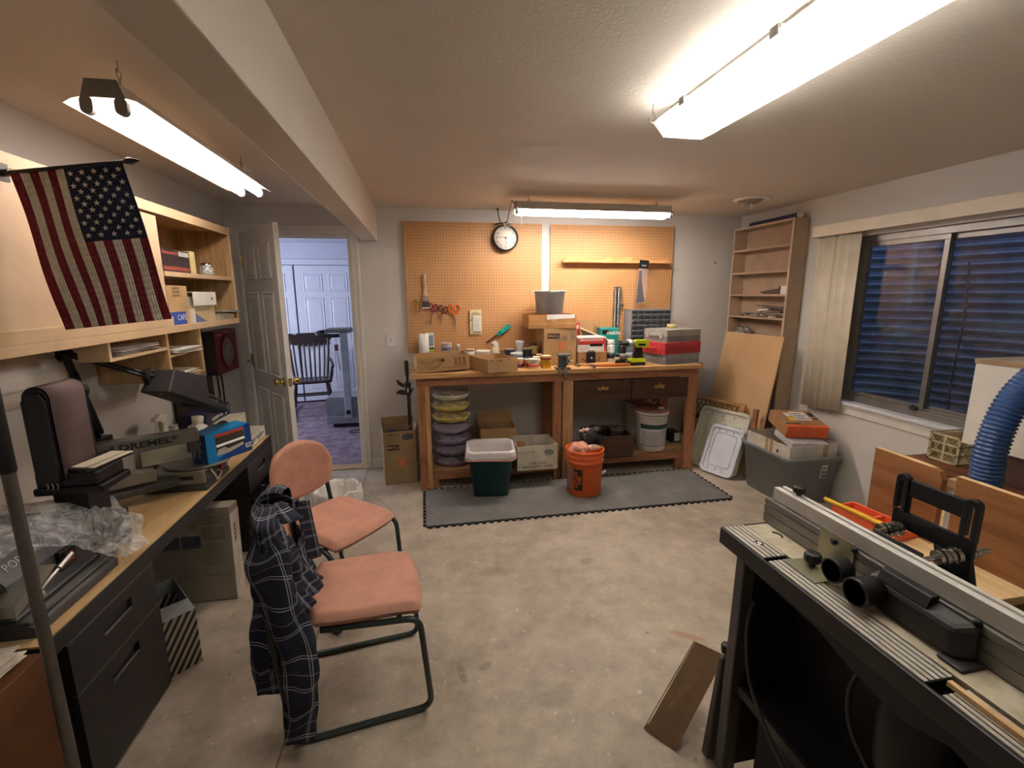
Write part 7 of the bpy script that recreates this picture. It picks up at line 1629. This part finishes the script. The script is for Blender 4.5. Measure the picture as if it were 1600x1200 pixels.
# wooden strip on the near wing
one('wooden_strip', M().hexa([(.886,.20,RT+.0005),(.906,.20,RT+.0005),(.900,.56,RT+.0005),(.890,.56,RT+.0005),(.886,.20,RT+.010),(.906,.20,RT+.010),(.900,.56,RT+.010),(.890,.56,RT+.010)]), PINEY, 'thin pale wooden strip lying on the near ribs of the router table', 'strip')
# stand
LEGG = plain('#5a5755', .45, .4)
def leg(a, b, w, mb): mb.bar(a, b, w, w*.8)
for (a, b) in (((.905,1.10,.82),(.925,1.135,.0)), ((1.08,1.115,.82),(1.13,1.17,.0)), ((.905,.24,.82),(.92,.18,.0)), ((1.08,.24,.82),(1.13,.18,.0))):
    m = M(); a = Vector(a); b = Vector(b); m.hexa([b+Vector(q) for q in ((-.024,-.02,0),(.024,-.02,0),(.024,.02,0),(-.024,.02,0))] + [a+Vector(q) for q in ((-.02,-.018,0),(.02,-.018,0),(.02,.018,0),(-.02,.018,0))]); part('leg', m, LEGG, rt, bevel=.004)
m = M(); m.hexa([(.885,1.175,0),(.96,1.175,0),(.96,1.205,0),(.885,1.205,0),(.905,1.165,.395),(.952,1.165,.395),(.952,1.185,.395),(.905,1.185,.395)]); part('foot_extension', m, LEGG, rt, bevel=.006); knob(.928, 1.176, .396, .0175, .042, nm='foot_knob')
m = M(); m.box(.935, 1.106, 1.10, 1.106, .06, .815); part('side_panel', m, plain('#0e0e10', .6), rt); m = M(); m.box(1.10, 1.106, .25, 1.10, .06, .815); part('back_panel', m, plain('#0e0e10', .6), rt)
m = M(); m.box(.93, 1.10, .25, 1.10, .33, .345); part('lower_shelf', m, plain('#141416', .6), rt); m = M(); m.bar((.925,1.10,.345),(.925,.25,.345),.014,.03); part('shelf_rail', m, plain('#2c2a2a', .5), rt)
m = M(); m.hexa([(.95,.3,.0),(1.09,.3,.0),(1.09,1.05,.0),(.95,1.05,.0),(.95,.3,.326),(1.09,.3,.326),(1.09,1.05,.326),(.95,1.05,.326)]); one('dark_box', m, plain('#191414', .7), 'dark brown box standing under the shelf of the router table', 'box', bevel=.02)
m = M(); m.lathe([(0,.0),(.06,.0),(.07,.02),(.07,.15),(.05,.20),(.045,.30),(.0,.31)], (1.02,.68,.50), 28); m.box(.96, 1.08, .60, .76, .80, .838); part('router_motor', m, plain('#101012', .5), rt)
m = M(); m.tube(smooth_path([(.93,1.085,.66),(.905,1.07,.60),(.905,1.06,.50),(.90,1.02,.42),(.90,.92,.33),(.905,.80,.27),(.92,.70,.29),(.95,.66,.37),(.955,.70,.47),(.96,.78,.56),(1.0,.80,.66),(1.08,.72,.72)],8), .0055, 8); part('power_cord', m, plain('#3a3836', .4), rt)
# folded cardboard on the floor
cb = thing('flattened_carton', 'flattened brown carton leaning on the leg of the router table', 'cardboard', (.86, 1.3, 0), 0, world=True)
m = slab((.735,1.312,.004),(.80,1.222,.004),(1.03,1.31,.265),(.972,1.408,.252),.004); part('carton_panel', m, plain('#6e5338', .85), cb)
m = slab((.728,1.320,.004),(.75,1.34,.001),(.975,1.425,.235),(.968,1.412,.254),.003); part('carton_flap', m, plain('#7d6040', .85), cb)
# ------------------------------------------------------------------ rocking chair and treadmill in the far room
DWD = plain('#2e1d1a', .35, var=.12)
rk = thing('rocking_chair', 'dark wooden rocking chair with spindled back in the far room', 'rocking chair', (-1.50, 6.50, .004), math.radians(10))
# local: front is -y
m = M()
def sf(u, v):
    x = (u-.5)*.50; y = -.24+.46*v; return (x*(1-.08*v), y, .43 + .02*(1-v)**3 - .015*sin(PI*v)*sin(PI*u))
m.grid(sf, 12, 10); part('seat', m, DWD, rk, solid=.035)
for sx in (-1, 1):
    part('rocker', M().tube([(sx*.235, -.46+.95*k/14, .022+.11*((k/14-.48)**2)*1.6) for k in range(15)], .017, 8), DWD, rk)
    part('front_leg', M().tube([(sx*.22,-.20,.42),(sx*.232,-.215,.30),(sx*.235,-.22,.16),(sx*.235,-.225,.05)], [.018,.026,.018,.017], 10), DWD, rk)
    part('rear_leg', M().tube([(sx*.19,.18,.42),(sx*.21,.20,.25),(sx*.235,.22,.05)], [.018,.024,.017], 10), DWD, rk)
    part('back_post', M().tube(smooth_path([(sx*.205,.19,.44),(sx*.225,.235,.62),(sx*.245,.28,.82),(sx*.25,.33,1.02)],5), .017, 10), DWD, rk)
    part('arm', M().tube(smooth_path([(sx*.235,.255,.70),(sx*.27,.10,.68),(sx*.285,-.10,.665),(sx*.29,-.24,.66),(sx*.285,-.27,.635)],5), .019, 10), DWD, rk)
    part('arm_post', M().tube([(sx*.25,-.16,.43),(sx*.27,-.18,.55),(sx*.285,-.20,.66)], [.014,.02,.013], 10), DWD, rk)
for y, z in ((-.22,.20),(-.22,.28),(.21,.22)): part('stretcher', M().cyl((-.235,y,z),(.235,y,z),.011,n=10), DWD, rk)
m = M(); cp = smooth_path([(-.30,.98),(-.29,1.04),(-.24,1.06),(-.17,1.035),(-.15,1.06),(.15,1.06),(.17,1.035),(.24,1.06),(.29,1.04),(.30,.98),(.25,.94),(.24,.90),(.0,.875),(-.24,.90),(-.25,.94)], 4)
e = []
m.prism([(p.x, p.y) for p in cp][::-1], -.014, .014, 'xz'); m.xf(Matrix.Translation((0,.31,0)) @ Matrix.Rotation(-.18, 4, 'X') @ Matrix.Translation((0,.15,0))); part('crest_rail', m, DWD, rk, bevel=.004)
for k in range(7):
    x = -.165+.055*k; part('spindle', M().tube(smooth_path([(x,.195,.445),(x*1.08,.225,.60),(x*1.15,.275,.78),(x*1.2,.30,.90)],4), [.010]*1+[.012]*11+[.010]*1, 8), DWD, rk)
tm = thing('treadmill', 'grey treadmill with upright post and black handlebar seen through the doorway', 'treadmill', (-.98, 5.70, .004), world=True)
TGY = plain('#83858a', .45); TGL = plain('#9fa3ab', .45)
m = M(); m.prism([(-1.16,.055),(-.55,.055),(-.55,.37),(-1.14,.37),(-1.16,.35)], 5.66, 6.05, 'xz'); part('motor_hood', m, TGY, tm, bevel=.012)
part('side_rail', M().box(-1.165, -.50, 5.645, 5.665, .055, .14), plain('#8e9095', .45), tm, bevel=.004); part('base_foot', M().box(-1.10, -.52, 5.68, 6.0, .005, .055), BLACK, tm)
part('upright_post', M().box(-.945, -.865, 5.605, 5.655, .12, 1.13), TGL, tm, bevel=.008); m = M(); m.cyl((-.905,5.605,.20),(-.905,5.595,.20),.026,n=20); part('post_bolt', m, BLACK, tm)
part('console', M().box(-1.10, -.82, 5.60, 5.90, 1.13, 1.175), plain('#6d6a64', .5), tm, bevel=.008)
part('handlebar', M().tube(smooth_path([(-.93,5.63,1.10),(-1.05,5.62,1.10),(-1.16,5.62,1.11),(-1.195,5.66,1.125),(-1.17,5.74,1.135),(-1.08,5.78,1.14)],6), .022, 10), BLACK, tm)
m = M(); m.tube(smooth_path([(-.985,5.61,1.09),(-.985,5.60,1.0),(-.985,5.60,.93)],5),.003,6); m.box(-1.005,-.965,5.59,5.605,.93,1.0); part('safety_key', m, plain('#7d2a33', .5), tm, label='red safety key on a cord')
part('key_cord', M().tube(smooth_path([(-.985,5.597,.93),(-.975,5.595,.82),(-.96,5.595,.73),(-.955,5.595,.70)],6),.004,6), BLACK, tm)
t = thing('floor_lead', 'short black cord loop on the purple carpet by the treadmill', 'cord', (-.82, 5.45, .005)); part('cord', M().tube(smooth_path([(.06,.05,.006),(-.03,.03,.006),(-.07,-.03,.006),(-.02,-.07,.006),(.06,-.06,.006)],6),.005,6), BLACK, t)
# ------------------------------------------------------------------ tidy helper tags
for o in bpy.data.objects:
    if 'w' in o: del o['w']
